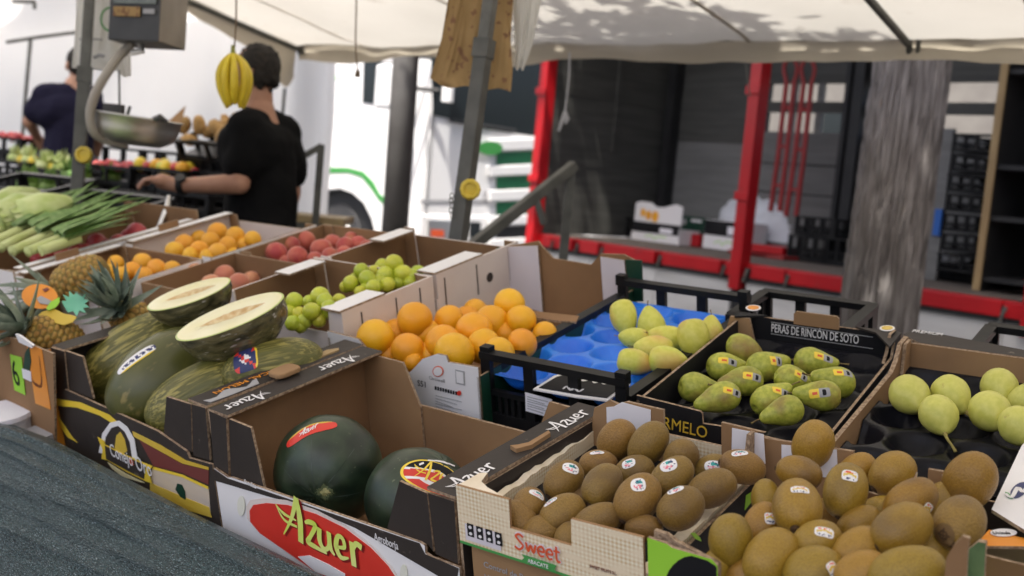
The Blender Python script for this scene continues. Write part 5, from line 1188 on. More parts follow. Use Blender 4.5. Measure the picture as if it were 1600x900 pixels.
MB().grid(val2, 90, 10).build('valance', K['valance'], can, smooth=True, fix=False)
for s in ribs[:3]:
    a, b_ = roof_pt(s, 0), roof_pt(s, CT)
    MB().tube([a + Vector((0, 0, -.015)), (a + b_) / 2 + Vector((0, 0, -.012)), b_ + Vector((0, 0, -.015))], .014, 8).build('rafter', K['post'], can)
    MB().tube([a + Vector((0, 0, .0)), a + Vector((0, 0, -.05)) - cn * .03], .012, 8).build('rafter_joint', K['steel'], can)
    MB().tube([a + ce * .035 + Vector((0, 0, .0)), a + ce * .03 + Vector((0, 0, -.055)) - cn * .03], .008, 8).build('rafter_joint', K['steel'], can)
for s in np.arange(.55, CL, 1.1):
    MB().grid(lambda i, j: roof_pt(s + .022 * (i - .5), CT * j) + Vector((0, 0, -.004)), 1, 60).build('seam', K['valance'], can, smooth=True, fix=False)
MB().tube([roof_pt(CL * i / 20, 0) + Vector((0, 0, .01)) for i in range(21)], .008, 6).build('edge_rail', K['steel'], can)
def world_bar(name, label, cat, pts, r, m, seg=8, group=None, part=None, extra=None):
    o0 = Vector(pts[-1]); t = thing(name, label, cat, Matrix.Translation(o0), group)
    MB().tube([Vector(p) - o0 for p in pts], r, seg).build(part or 'shaft', m, t); return t, o0
# stall posts with yellow knobs
def stall_post(px0, py0, px1, py1, d, label, knob, w_=.017, joint=.5):
    a, b_ = WP(px0, py0, d), WP(px1, py1, d); up = (a - b_).normalized()
    top = b_ + up * (2.25 - b_.z) / up.z; bot = b_ - up * (b_.z / up.z)
    mid = b_ + up * ((a - b_).length * joint)
    t = thing('stall_post', label, 'post', Matrix.Translation(bot), 'stall posts with yellow knobs')
    MB().bar(bot - bot, mid - bot, w_ * 2, w_ * 2).build('lower_tube', K['post'], t, bevel=.003)
    MB().bar(mid - bot, top - bot, w_ * 1.6, w_ * 1.6).build('upper_tube', K['steel'], t, bevel=.002)
    MB().bar(mid - up * .04 - bot, mid + up * .012 - bot, w_ * 2.3, w_ * 2.3).build('collar', K['post'], t)
    kp = WP(*knob, d - w_ - .015); nrm = -FWD
    x = RGT; y = UP
    k = MB(); Mk = fr(kp - bot, x, y, nrm)
    k.lathe([(.024, -.012), (.028, -.006), (.028, .006), (.024, .012), (.017, .012), (.015, .006), (.004, .007)], 24, 0, Mk, lambda q, a: q * (1 + .03 * math.cos(10 * a)))
    k.build('knob', K['knob'], t, smooth=False)
    return t
sp = stall_post(766, 0, 712, 400, 3.05, 'grey telescopic stall post with yellow knob in front of the lorry cab', (735, 296), .020, .83)
sp2 = stall_post(133, 105, 121, 290, 3.75, 'dark stall post with yellow knob beside the weighing scale', (131, 242), .020, .97)
# chain hanging on the post
ch = thing('chain', 'thin chain hanging beside the grey stall post', 'chain', Matrix.Translation(WP(706, 305, 3.02)))
for k in range(5):
    p = WP(706 - (k % 2) * 1.2, 306 + k * 7.5, 3.02) - MW[ch.name].translation
    MB().tube([p + (RGT * math.cos(a) * .005 + UP * math.sin(a) * .0085) for a in np.linspace(0, 2 * PI, 9)], .0014, 5).build('link', K['steel'], ch)
# bunches of paper bags
def hanging_bag(name, label, cat, P, d, m, folds=9, th=.05, group=None, amp=.012):
    o0 = WP(*P[0], d); t = thing(name, label, cat, Matrix.Translation(o0), group)
    Lx = [p for p in P]; n = len(P) // 2; left, right = P[:n], P[n:][::-1]
    def fn(i, j, side):
        q = j * (n - 1); k = min(int(q), n - 2); f_ = q - k
        l = Vector(left[k]).lerp(Vector(left[k + 1]), f_); r_ = Vector(right[k]).lerp(Vector(right[k + 1]), f_)
        c = l.lerp(r_, i)
        dd = d + side * (-.5 * th * math.sin(PI * i) * (.35 + .65 * j)) + amp * math.sin(i * folds * PI + side) * (.3 + j) + .014 * noise.noise(Vector((i * 6, j * 2.2, side))) * (.4 + j) + .005 * (1 - 2 * abs(noise.noise(Vector((i * 11 + j * 2, j * 3, side + 5)))))
        return WP(c.x, c.y + 2.5 * math.sin(i * folds * PI * .7) * j, dd) - o0
    for s in (1, -1):
        MB().grid(lambda i, j: fn(i, j, s), 60, 24).build('bag_front' if s == 1 else 'bag_back', m, t, smooth=True, fix=False)
    return t
hanging_bag('paper_bags', 'bunch of printed brown paper bags hanging on the grey stall post', 'bags', [(706, -60), (700, 0), (690, 60), (672, 122), (690, 134), (798, 142), (801, 110), (798, 60), (802, 0), (795, -60)], 3.12, K['kbag'], 6, .04, amp=.0035)
hanging_bag('carrier_bag', 'white plastic carrier bag hanging right of the brown paper bags', 'bag', [(800, -60), (800, 0), (804, 60), (806, 108), (818, 108), (832, 70), (846, 0), (850, -60)], 3.16, K['bag'], 4, .05, 'white carrier bags', .006)
wbg = hanging_bag('carrier_bag', 'bundle of white carrier bags with faint print hanging beside the scale', 'bag', [(120, -60), (119, 20), (116, 70), (112, 106), (165, 108), (205, 122), (204, 85), (205, 40), (206, 0), (206, -60)], 3.85, K['bag'], 5, .06, 'white carrier bags', .005)
Pz = lambda px, py: WP(px, py, 3.76) - WP(120, -60, 3.85)
b = MB(); b.tube([Pz(172 + 14 * math.cos(a), 30 + 18 * math.sin(a)) for a in np.linspace(1.2, 5.1, 14)], .0035, 5); b.build('green_mark', K['midgreen'], wbg)
MB().tube([Pz(124 + 12 * k, 61 + (k % 2)) for k in range(4)], .003, 5).build('dark_mark', K['grey'], wbg); MB().tube([Pz(146, 90), Pz(155, 86), Pz(163, 88)], .006, 5).build('dark_mark', K['grey'], wbg)
# hanging strings
for P, d, m_, lb in (([(369, -30), (369, 30), (366, 75)], 3.5, K['string'], 'brown string holding the bananas'), ([(558, -40), (556, 40), (556, 78), (559, 112)], 4.0, K['string'], 'thin dark string with a knot hanging from the canopy'), ([(890, 82), (889, 120), (883, 175)], 4.9, K['wstring'], 'white cord with tied end hanging before the red lorry'), ([(1162, 66), (1166, 110), (1172, 150)], 4.5, K['steel'], 'grey strap hanging from the canopy edge near the red post')):
    pts = [WP(x, y, d) for x, y in P]; o0 = pts[0]; t = thing('hanging_cord', lb, 'cord', Matrix.Translation(o0))
    MB().tube([p - o0 for p in pts], .0045 if m_ is K['wstring'] else .003, 6, 0, 4).build('cord', m_, t)
    e = pts[-1] - o0
    if 'knot' in lb or 'tied' in lb:
        MB().lathe([(.002, .012), (.008, 0), (.011, -.018), (.003, -.02)], 8, 0, Matrix.Translation(e)).build('knot', m_, t)
        if 'tied' in lb: MB().tube([e, e + Vector((.012, 0, -.03)), e + Vector((.006, 0, -.05))], [.009, .012, .006], 6).build('tied_end', m_, t); MB().tube([e, e + Vector((-.012, 0, -.05)), e + Vector((-.02, 0, -.085))], [.009, .008, .006], 6).build('tied_end', m_, t)
# bananas
bd = 3.5; bo = WP(364, 76, bd); bt = thing('banana_bunch', 'bunch of yellow bananas hanging from a string', 'bananas', Matrix.Translation(bo) @ Matrix.Rotation(-.09, 4, FWD) @ Matrix.Diagonal((.70, .85, .90, 1)))
MB().tube([Vector((0, 0, .012)), Vector((0, 0, -.01)), Vector((0, 0, -.035))], [.008, .011, .02], 8).build('stalk', K['bantip'], bt)
for k, (xt, bow, fwd) in enumerate(((-.038, -.022, -.02), (-.014, -.010, -.045), (.016, .006, -.050), (.040, .020, -.025), (.030, .02, .02), (-.025, -.015, .02), (.052, .018, .0))):
    L = .175 - .006 * (k % 3)
    P = [Vector((xt * .25, fwd * .3, -.022)), Vector((xt * .7 + bow * .6, fwd * .8, -.05)), Vector((xt * 1.0 + bow * .8, fwd * 1.15, -.09)), Vector((xt * 1.0 + bow * .6, fwd * 1.1, -.135)), Vector((xt * .85, fwd * .8, -.022 - L * .9)), Vector((xt * .75, fwd * .6, -.03 - L))]
    MB().tube(P, [.008, .013, .0185, .0195, .017, .006], 10, 0, 4).build('banana', K['banana'], bt, smooth=True)

# weighing scale: casing above, arm and steel pan
so = WP(212, 200, 3.7); sc_ = thing('weighing_scale', 'hanging market scale with dark display casing and round steel pan', 'scale', Matrix.Translation(so))
a, b_, c = WP(168, 62, 3.58), WP(248, 66, 3.50), WP(291, 58, 3.72)
u = (b_ - a); v = Vector((0, 0, 1)); wv = (c - b_); wv.z = 0; u.z = 0; tl_ = .02 * 1
u = u.normalized() * (b_ - a).length; P0 = a - so
Mx = fr(P0, u, v, wv)
MB().box(0, 0, 0, 1, .32, 1, [1, 0, 0, 0, 0, 2], Mx).build('casing', [K['casing'], K['casing'], K['casing2']], sc_, bevel=.004)
def casing_quad(nm, x0, z0, x1, z1, m): MB().box(x0, z0, -.03, x1, z1, -.0, 0, Mx).build(nm, m, sc_)
casing_quad('display_window', .10, .115, .92, .16, K['lcd']); casing_quad('price_strip', .10, .075, .62, .105, K['kbag']); casing_quad('display_window', .14, .17, .9, .21, K['lcd'])
casing_quad('key_strip', .68, .085, .9, .1, K['grey'])
q = lambda px, py, d: WP(px, py, d) - so
MB().tube([q(218, 66, 3.62), q(222, 80, 3.62), q(205, 82, 3.62)], .012, 8).build('hook', K['chrome'], sc_)
MB().tube([q(208, 68, 3.62), q(196, 78, 3.62), q(178, 98, 3.6), q(152, 140, 3.58), q(141, 175, 3.58), q(146, 205, 3.6), q(165, 220, 3.64), q(200, 228, 3.68)], [.012, .015, .015, .015, .015, .015, .013, .010], 10, 0, 4).build('arm', K['beige'], sc_, smooth=True)
pm = Matrix.Translation(q(212, 199, 3.7)) @ Matrix.Rotation(R(4), 4, 'Y')
MB().lathe([(.02, -.060), (.085, -.056), (.122, -.036), (.138, -.004), (.142, .030), (.150, .033), (.147, .037), (.136, .028), (.12, -.026), (.02, -.05)], 40, 0, pm).build('pan', K['chrome'], sc_, smooth=True)
MB().tube([q(187, 178, 3.75), q(186, 110, 3.75)], .004, 6).build('rod', K['steel'], sc_)
MB().box(-.03, -.02, -.02, .03, .02, .02, 0, Matrix.Translation(q(178, 172, 3.74))).build('weight_block', K['casing'], sc_)
MB().tube([q(198, 183, 3.7), q(203, 166, 3.7)], .006, 6).build('lever', K['steel'], sc_)
MB().tube([q(235, 188, 3.6), q(250, 184, 3.58), q(262, 190, 3.6)], [.006, .014, .005], 6).build('lever', K['casing'], sc_)

# street pole behind the stall
a, b_ = WP(635, 80, 6.8), WP(615, 385, 6.8); up = (a - b_).normalized(); bot = b_ - up * (b_.z / up.z); top = b_ + up * (4.5 - b_.z) / up.z
t = thing('street_pole', 'thick grey painted street pole in front of the white lorry cab', 'pole', Matrix.Translation(bot))
MB().tube([Vector((0, 0, 0)), (top - bot)], [.082, .078], 24).build('shaft', K['pole'], t, smooth=True); MB().lathe([(.13, 0), (.13, .02), (.09, .05)], 24).build('base_collar', K['pole'], t)
# handrail
o0 = GP(890, 420, .0) if False else WP(885, 400, 3.9); o0 = Vector((o0.x, o0.y, 0)); t = thing('handrail', 'bent dark steel handrail sloping down behind the orange carton', 'handrail', Matrix.Translation(o0))
MB().bar(WP(728, 392, 3.7) - o0, WP(898, 258, 3.9) - o0, .036, .036).build('rail', K['post'], t, bevel=.004)
p = WP(893, 262, 3.9); MB().bar(p - o0, Vector((p.x, p.y, 0)) - o0, .032, .032).build('upright', K['post'], t, bevel=.004)
MB().bar(WP(838, 312, 3.82) - o0, WP(850, 350, 3.82) - o0, .02, .02).build('bracket', K['post'], t)
# bracket stand and bench beside the white tent
o0 = WP(502, 340, 5.0); o0 = Vector((o0.x, o0.y, 0)); t = thing('bench', 'small wooden topped bench with dark steel legs beside the lorry wheel', 'bench', Matrix.Translation(o0))
MB().box(-.36, -.12, .985, .12, .18, 1.015).build('bench_top', K['bench'], t); MB().box(-.36, -.125, .93, .12, -.10, .984).build('apron', K['post'], t)
for x, y in ((-.33, -.1), (.10, -.1), (-.33, .15), (.10, .15)): MB().box(x - .016, y - .016, 0, x + .016, y + .016, .93).build('leg', K['post'], t)
MB().bar(Vector((-.0, -.14, .6)), WP(502, 226, 4.86) - o0, .03, .03).build('upright', K['post'], t); MB().bar(WP(503, 228, 4.86) - o0, WP(455, 255, 4.86) - o0, .026, .026).build('rail', K['post'], t)

# ------------------------------------------------------------------ white tent behind
tent = thing('white_tent', 'white tent sheets with thin poles behind the weighing scale', 'tent', Matrix.Translation(Vector((-3, 8.4, 0))))
to = Vector((-3, 8.4, 0))
A0, A1 = WP(505, 300, 7.4), WP(-260, 300, 9.2)
A0.z = A1.z = 0
def wall(i, j):
    p = A0.lerp(A1, i); x = (A1 - A0).length * i
    f_ = .05 * math.sin(x * 3.1 + j * 4) + .16 * (1 - 2 * abs(noise.noise(Vector((x * .55 + j * 1.5, j * 1.1 - x * .3, 4))))) + .08 * noise.noise(Vector((x * 1.6 + j * 1.2, j * .9, 0))) + (.10 * math.sin(x * 16) * math.exp(-x * 1.6))
    return p + Vector((0, f_, .05 + 2.5 * j)) - to
MB().grid(wall, 90, 24).build('back_sheet', K['sheet'], tent, smooth=True, fix=False)
def troof(i, j):
    p = A0.lerp(A1, i); x = (A1 - A0).length * i
    return p + Vector((-.7 * j * 3, -5.2 * j, 2.5 + .75 * j - .22 * math.sin(PI * ((x / 1.7) % 1)) * math.sin(PI * j) + .05 * noise.noise(Vector((x * 1.4, j * 3, 5))))) - to
MB().grid(troof, 70, 24).build('roof_sheet', K['sheet2'], tent, smooth=True, fix=False)
for P, d in (([(48, 60), (38, 172), (30, 290)], 7.0), ([(10, 66), (60, 58), (122, 50)], 7.0), ([(20, 2), (55, 3)], 6.6), ([(54, 3), (54, 14)], 6.6)):
    MB().tube([WP(x, y, d) - to for x, y in P], .012, 6).build('tent_pole', K['steel'], tent)
MB().tube([WP(445, 138, 6.9) - to, WP(441, 185, 6.9) - to], .011, 6).build('tent_pole', K['post'], tent)

# ------------------------------------------------------------------ vegetables on the far end of the stall
LY = math.atan2(ce.y, ce.x)
def far_crate(px, py, d, W, D, h, label, tilt=0, m=None):
    p = WP(px, py, d); M = Matrix.Translation(p) @ Matrix.Rotation(-.66, 4, 'Z') @ Matrix.Rotation(R(tilt), 4, 'X') @ Matrix.Translation((-W / 2, 0, -h))
    return crate('produce_crate', label, M, W, D, h, m or K['blackpl'], 'black produce crates at the far end of the stall', cols=(2, 3), slots=3, rail=.016, floor_z=h * .55), M
Ml = MT @ Matrix.Translation((-3.66, 1.36, -.15)) @ Matrix.Rotation(R(4), 4, 'Z')
crate('produce_crate', 'low black crate of leeks lying lengthwise', Ml, .46, .80, .14, group='black produce crates at the far end of the stall', cols=(2, 3), floor_z=.08)
Ml2 = MT @ Matrix.Translation((-4.17, 1.38, -.13)) @ Matrix.Rotation(R(4), 4, 'Z')
crate('produce_crate', 'low black crate of pale pointed cabbages left of the leeks', Ml2, .46, .80, .14, group='black produce crates at the far end of the stall', cols=(2, 3), floor_z=.08)
def leek(p0, p1, seed, label):
    a, b_ = MT @ TP(*p0), MT @ TP(*p1); rr = random.Random(seed)
    t = thing('leek', label, 'leek', Matrix.Translation(a), 'leeks in the low black crate'); dv = b_ - a
    MB().tube([Vector((0, 0, 0)), dv * .2, dv * .38], [.013, .015, .014], 10, 0, 3).build('shaft', K['leekw'], t, smooth=True)
    MB().tube([dv * -.02, dv * -.005], [.004, .016], 8).build('root_end', K['leekw'], t)
    x = dv.normalized(); y = Vector((0, 0, 1)).cross(x).normalized(); z = x.cross(y)
    for k in range(6):
        L = dv.length * rr.uniform(.58, .80); me = leaf_strip(L, rr.uniform(.032, .048), rr.uniform(-.1, .12), 8, .35).mesh('leaf', K['leekg'], True, fix=False)
        an = rr.uniform(-.2, .2); xx = (x * math.cos(an) + y * math.sin(an)).normalized(); yy = z.cross(xx)
        link('leaf', me, t, fr(dv * .24 + y * rr.uniform(-.012, .012) + z * rr.uniform(.0, .025), xx, yy, z))
LK = [((-30, 372), (150, 300)), ((-24, 384), (172, 300)), ((2, 386), (205, 296)), ((20, 392), (196, 316)), ((44, 393), (226, 322)), ((64, 392), (218, 340))]
for i, (p0, p1) in enumerate(LK): leek(p0 + (.03 - .0 * i,), p1 + (.06,), i, ['farthest leek of the low black crate', 'second leek from the back of its crate', 'third leek from the back with tips under the man\'s hand', 'fourth leek from the back of its crate', 'fifth leek from the back, long green tips', 'nearest leek of the low black crate'][i])
def leafy(name, p, r, label, m, cat, group, seed, n=16, long=1.0, axis=None):
    rr = random.Random(seed); t = thing(name, label, cat, Matrix.Translation(p), group)
    MB().lathe([(r * .2, -r * .3), (r * .6, 0), (r * .55, r * .35), (r * .1, r * .55)], 10).build('heart', m, t, smooth=True)
    for k in range(n):
        a = k * 2.4; L = r * rr.uniform(.9, 1.3) * long; me = leaf_strip(L, r * rr.uniform(.7, 1.0), rr.uniform(.2, .9), 5, .25).mesh('leaf', m, True, fix=False)
        link('leaf', me, t, Matrix.Rotation(a, 4, 'Z') @ Matrix.Rotation(-rr.uniform(.1, 1.1), 4, 'Y'))
    return t
def cabbage(p0, p1, seed, label):
    a, b_ = MT @ TP(*p0, .05), MT @ TP(*p1, .08); dv = b_ - a; rr = random.Random(seed)
    t = thing('cabbage', label, 'cabbage', Matrix.Translation(a), 'pale cabbages in the low crate')
    MB().tube([Vector((0, 0, 0)), dv * .2, dv * .55, dv * .85, dv], [.03, .055, .055, .03, .008], 14, 0, 4).build('heart', K['lettuce'], t, smooth=True)
    x = dv.normalized(); y = Vector((0, 0, 1)).cross(x).normalized(); z = x.cross(y)
    for k in range(8):
        an = k * 2.4; me = leaf_strip(dv.length * rr.uniform(.8, 1.05), .10, -.18, 7, -.25).mesh('leaf', K['lettuce'], True, fix=False)
        d2 = (y * math.cos(an) + z * abs(math.sin(an))).normalized(); link('leaf', me, t, fr(d2 * .045, x, x.cross(d2) * -1, d2))
for i, (p0, p1, lb) in enumerate((((-10, 352), (66, 310), 'long pale cabbage at the left end of its crate'), ((20, 346), (112, 312), 'long pale cabbage in the middle of its crate'), ((-20, 338), (60, 300), 'long pale cabbage at the back of its crate'))): cabbage(p0, p1, i, lb)
# stand behind with crates of mixed produce
o0 = WP(150, 330, 5.3); o0 = Vector((o0.x, o0.y, 0)); t = thing('produce_stand', 'dark far stand holding crates of mixed vegetables', 'stand', Matrix.Translation(o0) @ Matrix.Rotation(-.66, 4, 'Z'))
MB().box(-2.2, -.35, .82, .5, 1.2, .86).build('stand_top', K['post'], t)
for x in (-2.1, .42):
    for y in (-.3, 1.1): MB().box(x, y, 0, x + .04, y + .04, .82).build('leg', K['post'], t)
MB().box(-2.2, -.36, .5, .5, -.34, .82).build('front_panel', K['interior'], t)
CR = [(20, 296, 4.9, 'far black crate of leafy greens behind the cabbages', 'g'), (95, 280, 5.2, 'far black crate of green leaves beside the dark post', 'g'), (165, 258, 5.2, 'far black crate of red radishes right of the dark post', 'r'), (240, 262, 5.0, 'far black crate of mixed small fruit under the scale pan', 'm'),
      (10, 250, 5.8, 'far black crate of pale and yellow vegetables at the left edge', 'y'), (60, 262, 5.6, 'far black crate of salads before the man in navy', 'y'), (5, 214, 6.4, 'farthest black crate with red produce at the left edge', 'r')]
RED = ball_mesh('radish', .022, .022, mat('red radish skin', (.50, .03, .05), (.6, .12, .1), sc=20, ro=.4, rnd=.2), 20, .1, .03, 12, 8)
YEL = ball_mesh('lemon', .03, .034, mat('yellow lemon peel', (.75, .55, .03), (.8, .62, .05), sc=20, ro=.4, rnd=.1), 21, 0, .03, 12, 8)
POT = ball_mesh('ginger_root', .028, .040, K['potato'], 22, .05, .35, 12, 8)
for ci, (px, py, d, lb, kind) in enumerate(CR):
    t, M = far_crate(px, py, d, .40, .30, .15, lb)
    rr = random.Random(ci + 40)
    if kind == 'g':
        for k in range(4): leafy('leafy_bunch', M @ Vector((.08 + .08 * k, rr.uniform(.06, .2), .16)), .075, ORD[k + 1] + ' leafy green bunch from left in far crate ' + ('behind the cabbages' if px < 50 else 'beside the dark post'), K['greens'], 'greens', 'leafy bunches in far crates', ci * 9 + k, 12)
    elif kind == 'y':
        for k in range(3): leafy('lettuce', M @ Vector((.08 + .11 * k, rr.uniform(.05, .2), .15)), .07, ('left', 'middle', 'right')[k] + ' pale lettuce of the ' + lb.split(' with')[0].split(' of')[0] + (' at the left edge' if px < 30 else ' before the man in navy'), K['lettuce'], 'lettuce', 'pale lettuces in far crates', ci * 9 + k, 12)
        for k in range(2): tag(link('lemon', YEL, None, Matrix.Translation(M @ Vector((.14 + .11 * k, .12, .150)))), ('left', 'right')[k] + ' lemon among pale lettuces ' + ('at the left edge' if px < 30 else 'before the man in navy'), 'lemon', 'lemons in far crates')
    else:
        me = RED; got = []
        for k in range(14):
            me = RED if kind == 'r' else (YEL, RED, APRI[0], LIMES[0])[k % 4]
            nm = me.name.split('.')[0]; q = M @ Vector((.05 + .05 * (k % 7), .04 + .07 * (k // 7) + rr.uniform(-.01, .02), .145 + .02 * rr.random()))
            got.append((tag(link(nm, me, None, Matrix.Translation(q)), None, nm.replace('_', ' '), {'r': 'radishes in far crates', 'm': 'mixed fruit under the scale pan'}[kind]), q, k))
        for o, q, k in got: o['label'] = f"{ {'radish': 'red radish', 'lemon': 'yellow lemon', 'small_orange': 'small orange', 'apple': 'green apple'}[o.name.split('.')[0]] }, {ORD[k % 7 + 1]} from left, {'front' if k < 7 else 'back'} row of crate " + ('under the scale pan' if kind == 'm' else 'right of the dark post' if px > 100 else 'at far left edge')
t, M = far_crate(318, 222, 4.9, .44, .30, .16, 'tilted black crate heaped with knobbly ginger roots', 24)
rr = random.Random(77)
GR = []
for k in range(34):
    p = M @ Vector((.04 + .36 * rr.random(), .03 + .24 * rr.random(), .15 + .07 * rr.random()))
    GR.append((link('ginger_root', POT, None, Matrix.Translation(p) @ Matrix.Rotation(rr.random() * 6, 4, (rr.random(), rr.random(), .5)) @ Matrix.Scale(rr.uniform(.7, 1.1), 4)), p))
def pxy(p):
    v = CAMM @ (p - EYE); return 800 + F * v.x / v.z, 450 + F * v.y / v.z
for (o, p), l in zip(GR, row_labels([pxy(p) for o, p in GR], 'ginger root', 'of tilted black crate', 8)): tag(o, l, 'ginger', 'ginger roots in the tilted crate')
MB_ = MB().add([WP(*p) - WP(262, 200, 4.7) for p in ((262, 190, 4.7), (290, 165, 4.8), (283, 195, 4.7), (266, 200, 4.7))], [(0, 1, 2, 3)])
cd_ = thing('price_card', 'plain pale card standing at the edge of the ginger crate', 'card', Matrix.Translation(WP(262, 200, 4.7)))
o = MB_.build('card_sheet', K['kraft'], cd_); sm_ = o.modifiers.new('solid', 'SOLIDIFY'); sm_.thickness = .004
for px, py, d, lb in ((215, 300, 4.75, 'empty black crate below the hand of the man in black'), (285, 300, 4.7, 'empty black crate beside the watch arm'), (330, 268, 4.9, 'empty black crate below the ginger crate')):
    far_crate(px, py, d, .36, .26, .13, lb)
for px, py, d, lb in ((205, 232, 5.9, 'tall black crate standing behind the red radishes'), (268, 238, 5.7, 'tall black crate standing behind the scale pan'), (318, 262, 5.3, 'tall black crate below the ginger roots'), (30, 262, 6.6, 'tall black crate at the left edge behind the salads'), (100, 262, 6.9, 'tall black crate behind the man in navy')):
    p = WP(px, py, d); tq = crate('produce_crate', lb, Matrix.Translation(p) @ Matrix.Rotation(-.66, 4, 'Z') @ Matrix.Translation((-.27, 0, -.34)), .54, .36, .34, K['blackpl'], 'black produce crates at the far end of the stall', cols=(3, 3), slots=4, floor_z=.27)
kn = thing('steel_blade', 'pale steel strip hanging at the end of the small orange carton', 'strip', Matrix.Translation(WP(255, 355, 3.5)))
MB().tube([WP(264, 306, 3.55) - WP(255, 355, 3.5), WP(261, 325, 3.52) - WP(255, 355, 3.5), WP(247, 358, 3.5) - WP(255, 355, 3.5)], [.006, .010, .008], 6).build('strip', K['chrome'], kn)
# ------------------------------------------------------------------ red framed lorry body
BZ = .90
q1, q2 = GP(845, 364, BZ), GP(1600, 471, BZ)
tu = (q2 - q1); tu.z = 0; tu.normalize(); tn = Vector((-tu.y, tu.x, 0)); tn = tn if tn.dot(q1 - EYE) > 0 else -tn
TK = fr(q1, tu, tn, (0, 0, 1)); TKI = TK.inverted()
def tk(px, py, t=0.0):
    p = TKI @ plane_hit(px, py, q1 + tn * t, tn); return p.x, p.z
def proj(p):
    v = CAMM @ (p - EYE); return 800 + F * v.x / v.z, 450 + F * v.y / v.z
DT = 1.2
TG = Matrix.Translation((q1.x, q1.y, 0)); lorry = thing('open_lorry', 'open sided lorry body with red posts and a red rail', 'lorry', TK)
SL = 6.4
def tb_(name, s0, t0, z0, s1, t1, z1, m, parent=None, bevel=0): return MB().box(s0, t0, z0, s1, t1, z1).build(name, m, parent or lorry, bevel=bevel)
# floor planks, end wall, roof
for k in range(8): tb_('floor_plank', -.02, .03 + k * DT / 8, -.05, SL, .03 + (k + 1) * DT / 8 - .004, -.004 - .002 * (k % 2), K['ply'])
tb_('roof_panel', -.05, -.02, 2.22, SL, DT + .05, 2.28, K['interior'])
for k in range(9): tb_('end_board', -.06 - .004 * (k % 2), .02, .0 + k * .245, -.02 - .004 * (k % 2), DT, .2445 + k * .245, K['slat'])
tb_('end_post', -.02, .62, .62, -.008, .66, 2.2, K['slat'])
# back wall boards, with open gaps where daylight comes in
s_gap0, _ = tk(1200, 150, DT); s_gap1, _ = tk(1345, 150, DT); s_p2, _ = tk(1356, 200, DT)
rows = [(k * .25, k * .25 + .249) for k in range(8)] + [(2.0, 2.2)]
zz = [tk(1270, y, DT)[1] for y in (131, 158, 177, 206)]
nb_ = [0]
def board(s0, s1, z0, z1, m):
    nb_[0] += 1; e = .004 * (nb_[0] % 2); tb_('back_board', s0, DT + e, z0, s1, DT + .03 + e, z1, m)
z_a, z_b = zz[3], zz[0]
tb_('backing_panel', -.05, DT + .036, 0, SL, DT + .05, z_a - .004, K['interior']); tb_('backing_panel', -.05, DT + .036, z_b + .004, SL, DT + .05, 2.2, K['interior']); tb_('backing_panel', -.05, DT + .036, z_a - .004, s_gap0, DT + .05, z_b + .004, K['interior'])
for z0, z1 in rows: board(.0, s_gap0, z0, z1, K['slat'] if z0 > .5 else K['slat2'])
for z0, z1, m_ in ((0, .2, K['slat2']), (.21, .42, K['slat2']), (.43, .62, K['slat2']), (.63, zz[3] - .006, K['slat2']), (zz[2] + .004, zz[1] - .004, K['slat']), (zz[0] + .004, zz[0] + .3, K['slat']), (zz[0] + .305, 2.2, K['slat'])):
    board(s_gap0 + .004, s_gap1, z0, z1, m_); board(s_gap1 + .05, SL, z0, z1, m_)
for z0, z1 in ((zz[3], zz[2]), (zz[1], zz[0])):
    for k in range(3):
        s = s_gap0 + (s_gap1 - s_gap0) * (k + .85) / 3.4; tb_('gap_batten', s, DT + .005, z0 - .003, s + .05, DT + .028, z1 + .003, K['slat2'])
for s in (.03, s_gap1): tb_('frame_post', s, DT - .1, 0, s + .075, DT - .01, 2.2, K['interior'])
tb_('frame_post', s_gap0 + (s_gap1 - s_gap0) * .94, DT - .12, 0, s_gap0 + (s_gap1 - s_gap0) * .985, DT - .05, 1.9, K['interior'])
tb_('roof_rail', 0, -.02, 2.05, SL, .05, 2.22, K['interior'])
tb_('roof_rail', 0, DT - .14, 2.05, SL, DT - .02, 2.2, K['interior'])
# red rail in pieces with latches between them
seg = [(845, 857), (859, 890), (902, 931), (939, 1019), (1031, 1121), (1129, 1151), (1170, 1222), (1226, 1319), (1327, 1420), (1428, 1560), (1564, 1640)]
for a, b_ in seg:
    sa, sb = tk(a, 330 + .13 * a, -.03)[0], tk(b_, 330 + .13 * b_, -.03)[0]
    tb_('red_rail', sa, -.05, -.085, sb, .0, -.01, K['redpaint'], bevel=.004)
for (a, b_), (c, d) in zip(seg[:-1], seg[1:]):
    x = (b_ + c) / 2; s = tk(x, 330 + .13 * x, -.05)[0]
    la = MB().box(s - .018, -.045, -.105, s + .018, .0, -.03).build('latch', K['interior'], lorry); MB().tube([(s - .012, -.055, -.11), (s, -.06, -.07), (s + .012, -.055, -.035)], .009, 6).build('latch_bar', K['steel'], la)
tb_('rail_backing', -.05, .0, -.09, SL, .03, -.006, K['redpaint'])
tb_('lower_rail', -.05, -.04, -.108, SL, .0, -.088, K['interior'])
sx = tk(1157, 455, 0)[0]
for a, b_ in ((-.06, sx - .05), (sx + .05, SL)):
    n = 3
    for k in range(n): tb_('side_skirt', a + (b_ - a) * k / n, -.02, -.62, a + (b_ - a) * (k + 1) / n - .006, .0, -.112, K['alu'])
tb_('support_leg', sx - .035, -.03, -.85, sx + .035, .04, -.15, K['interior'])
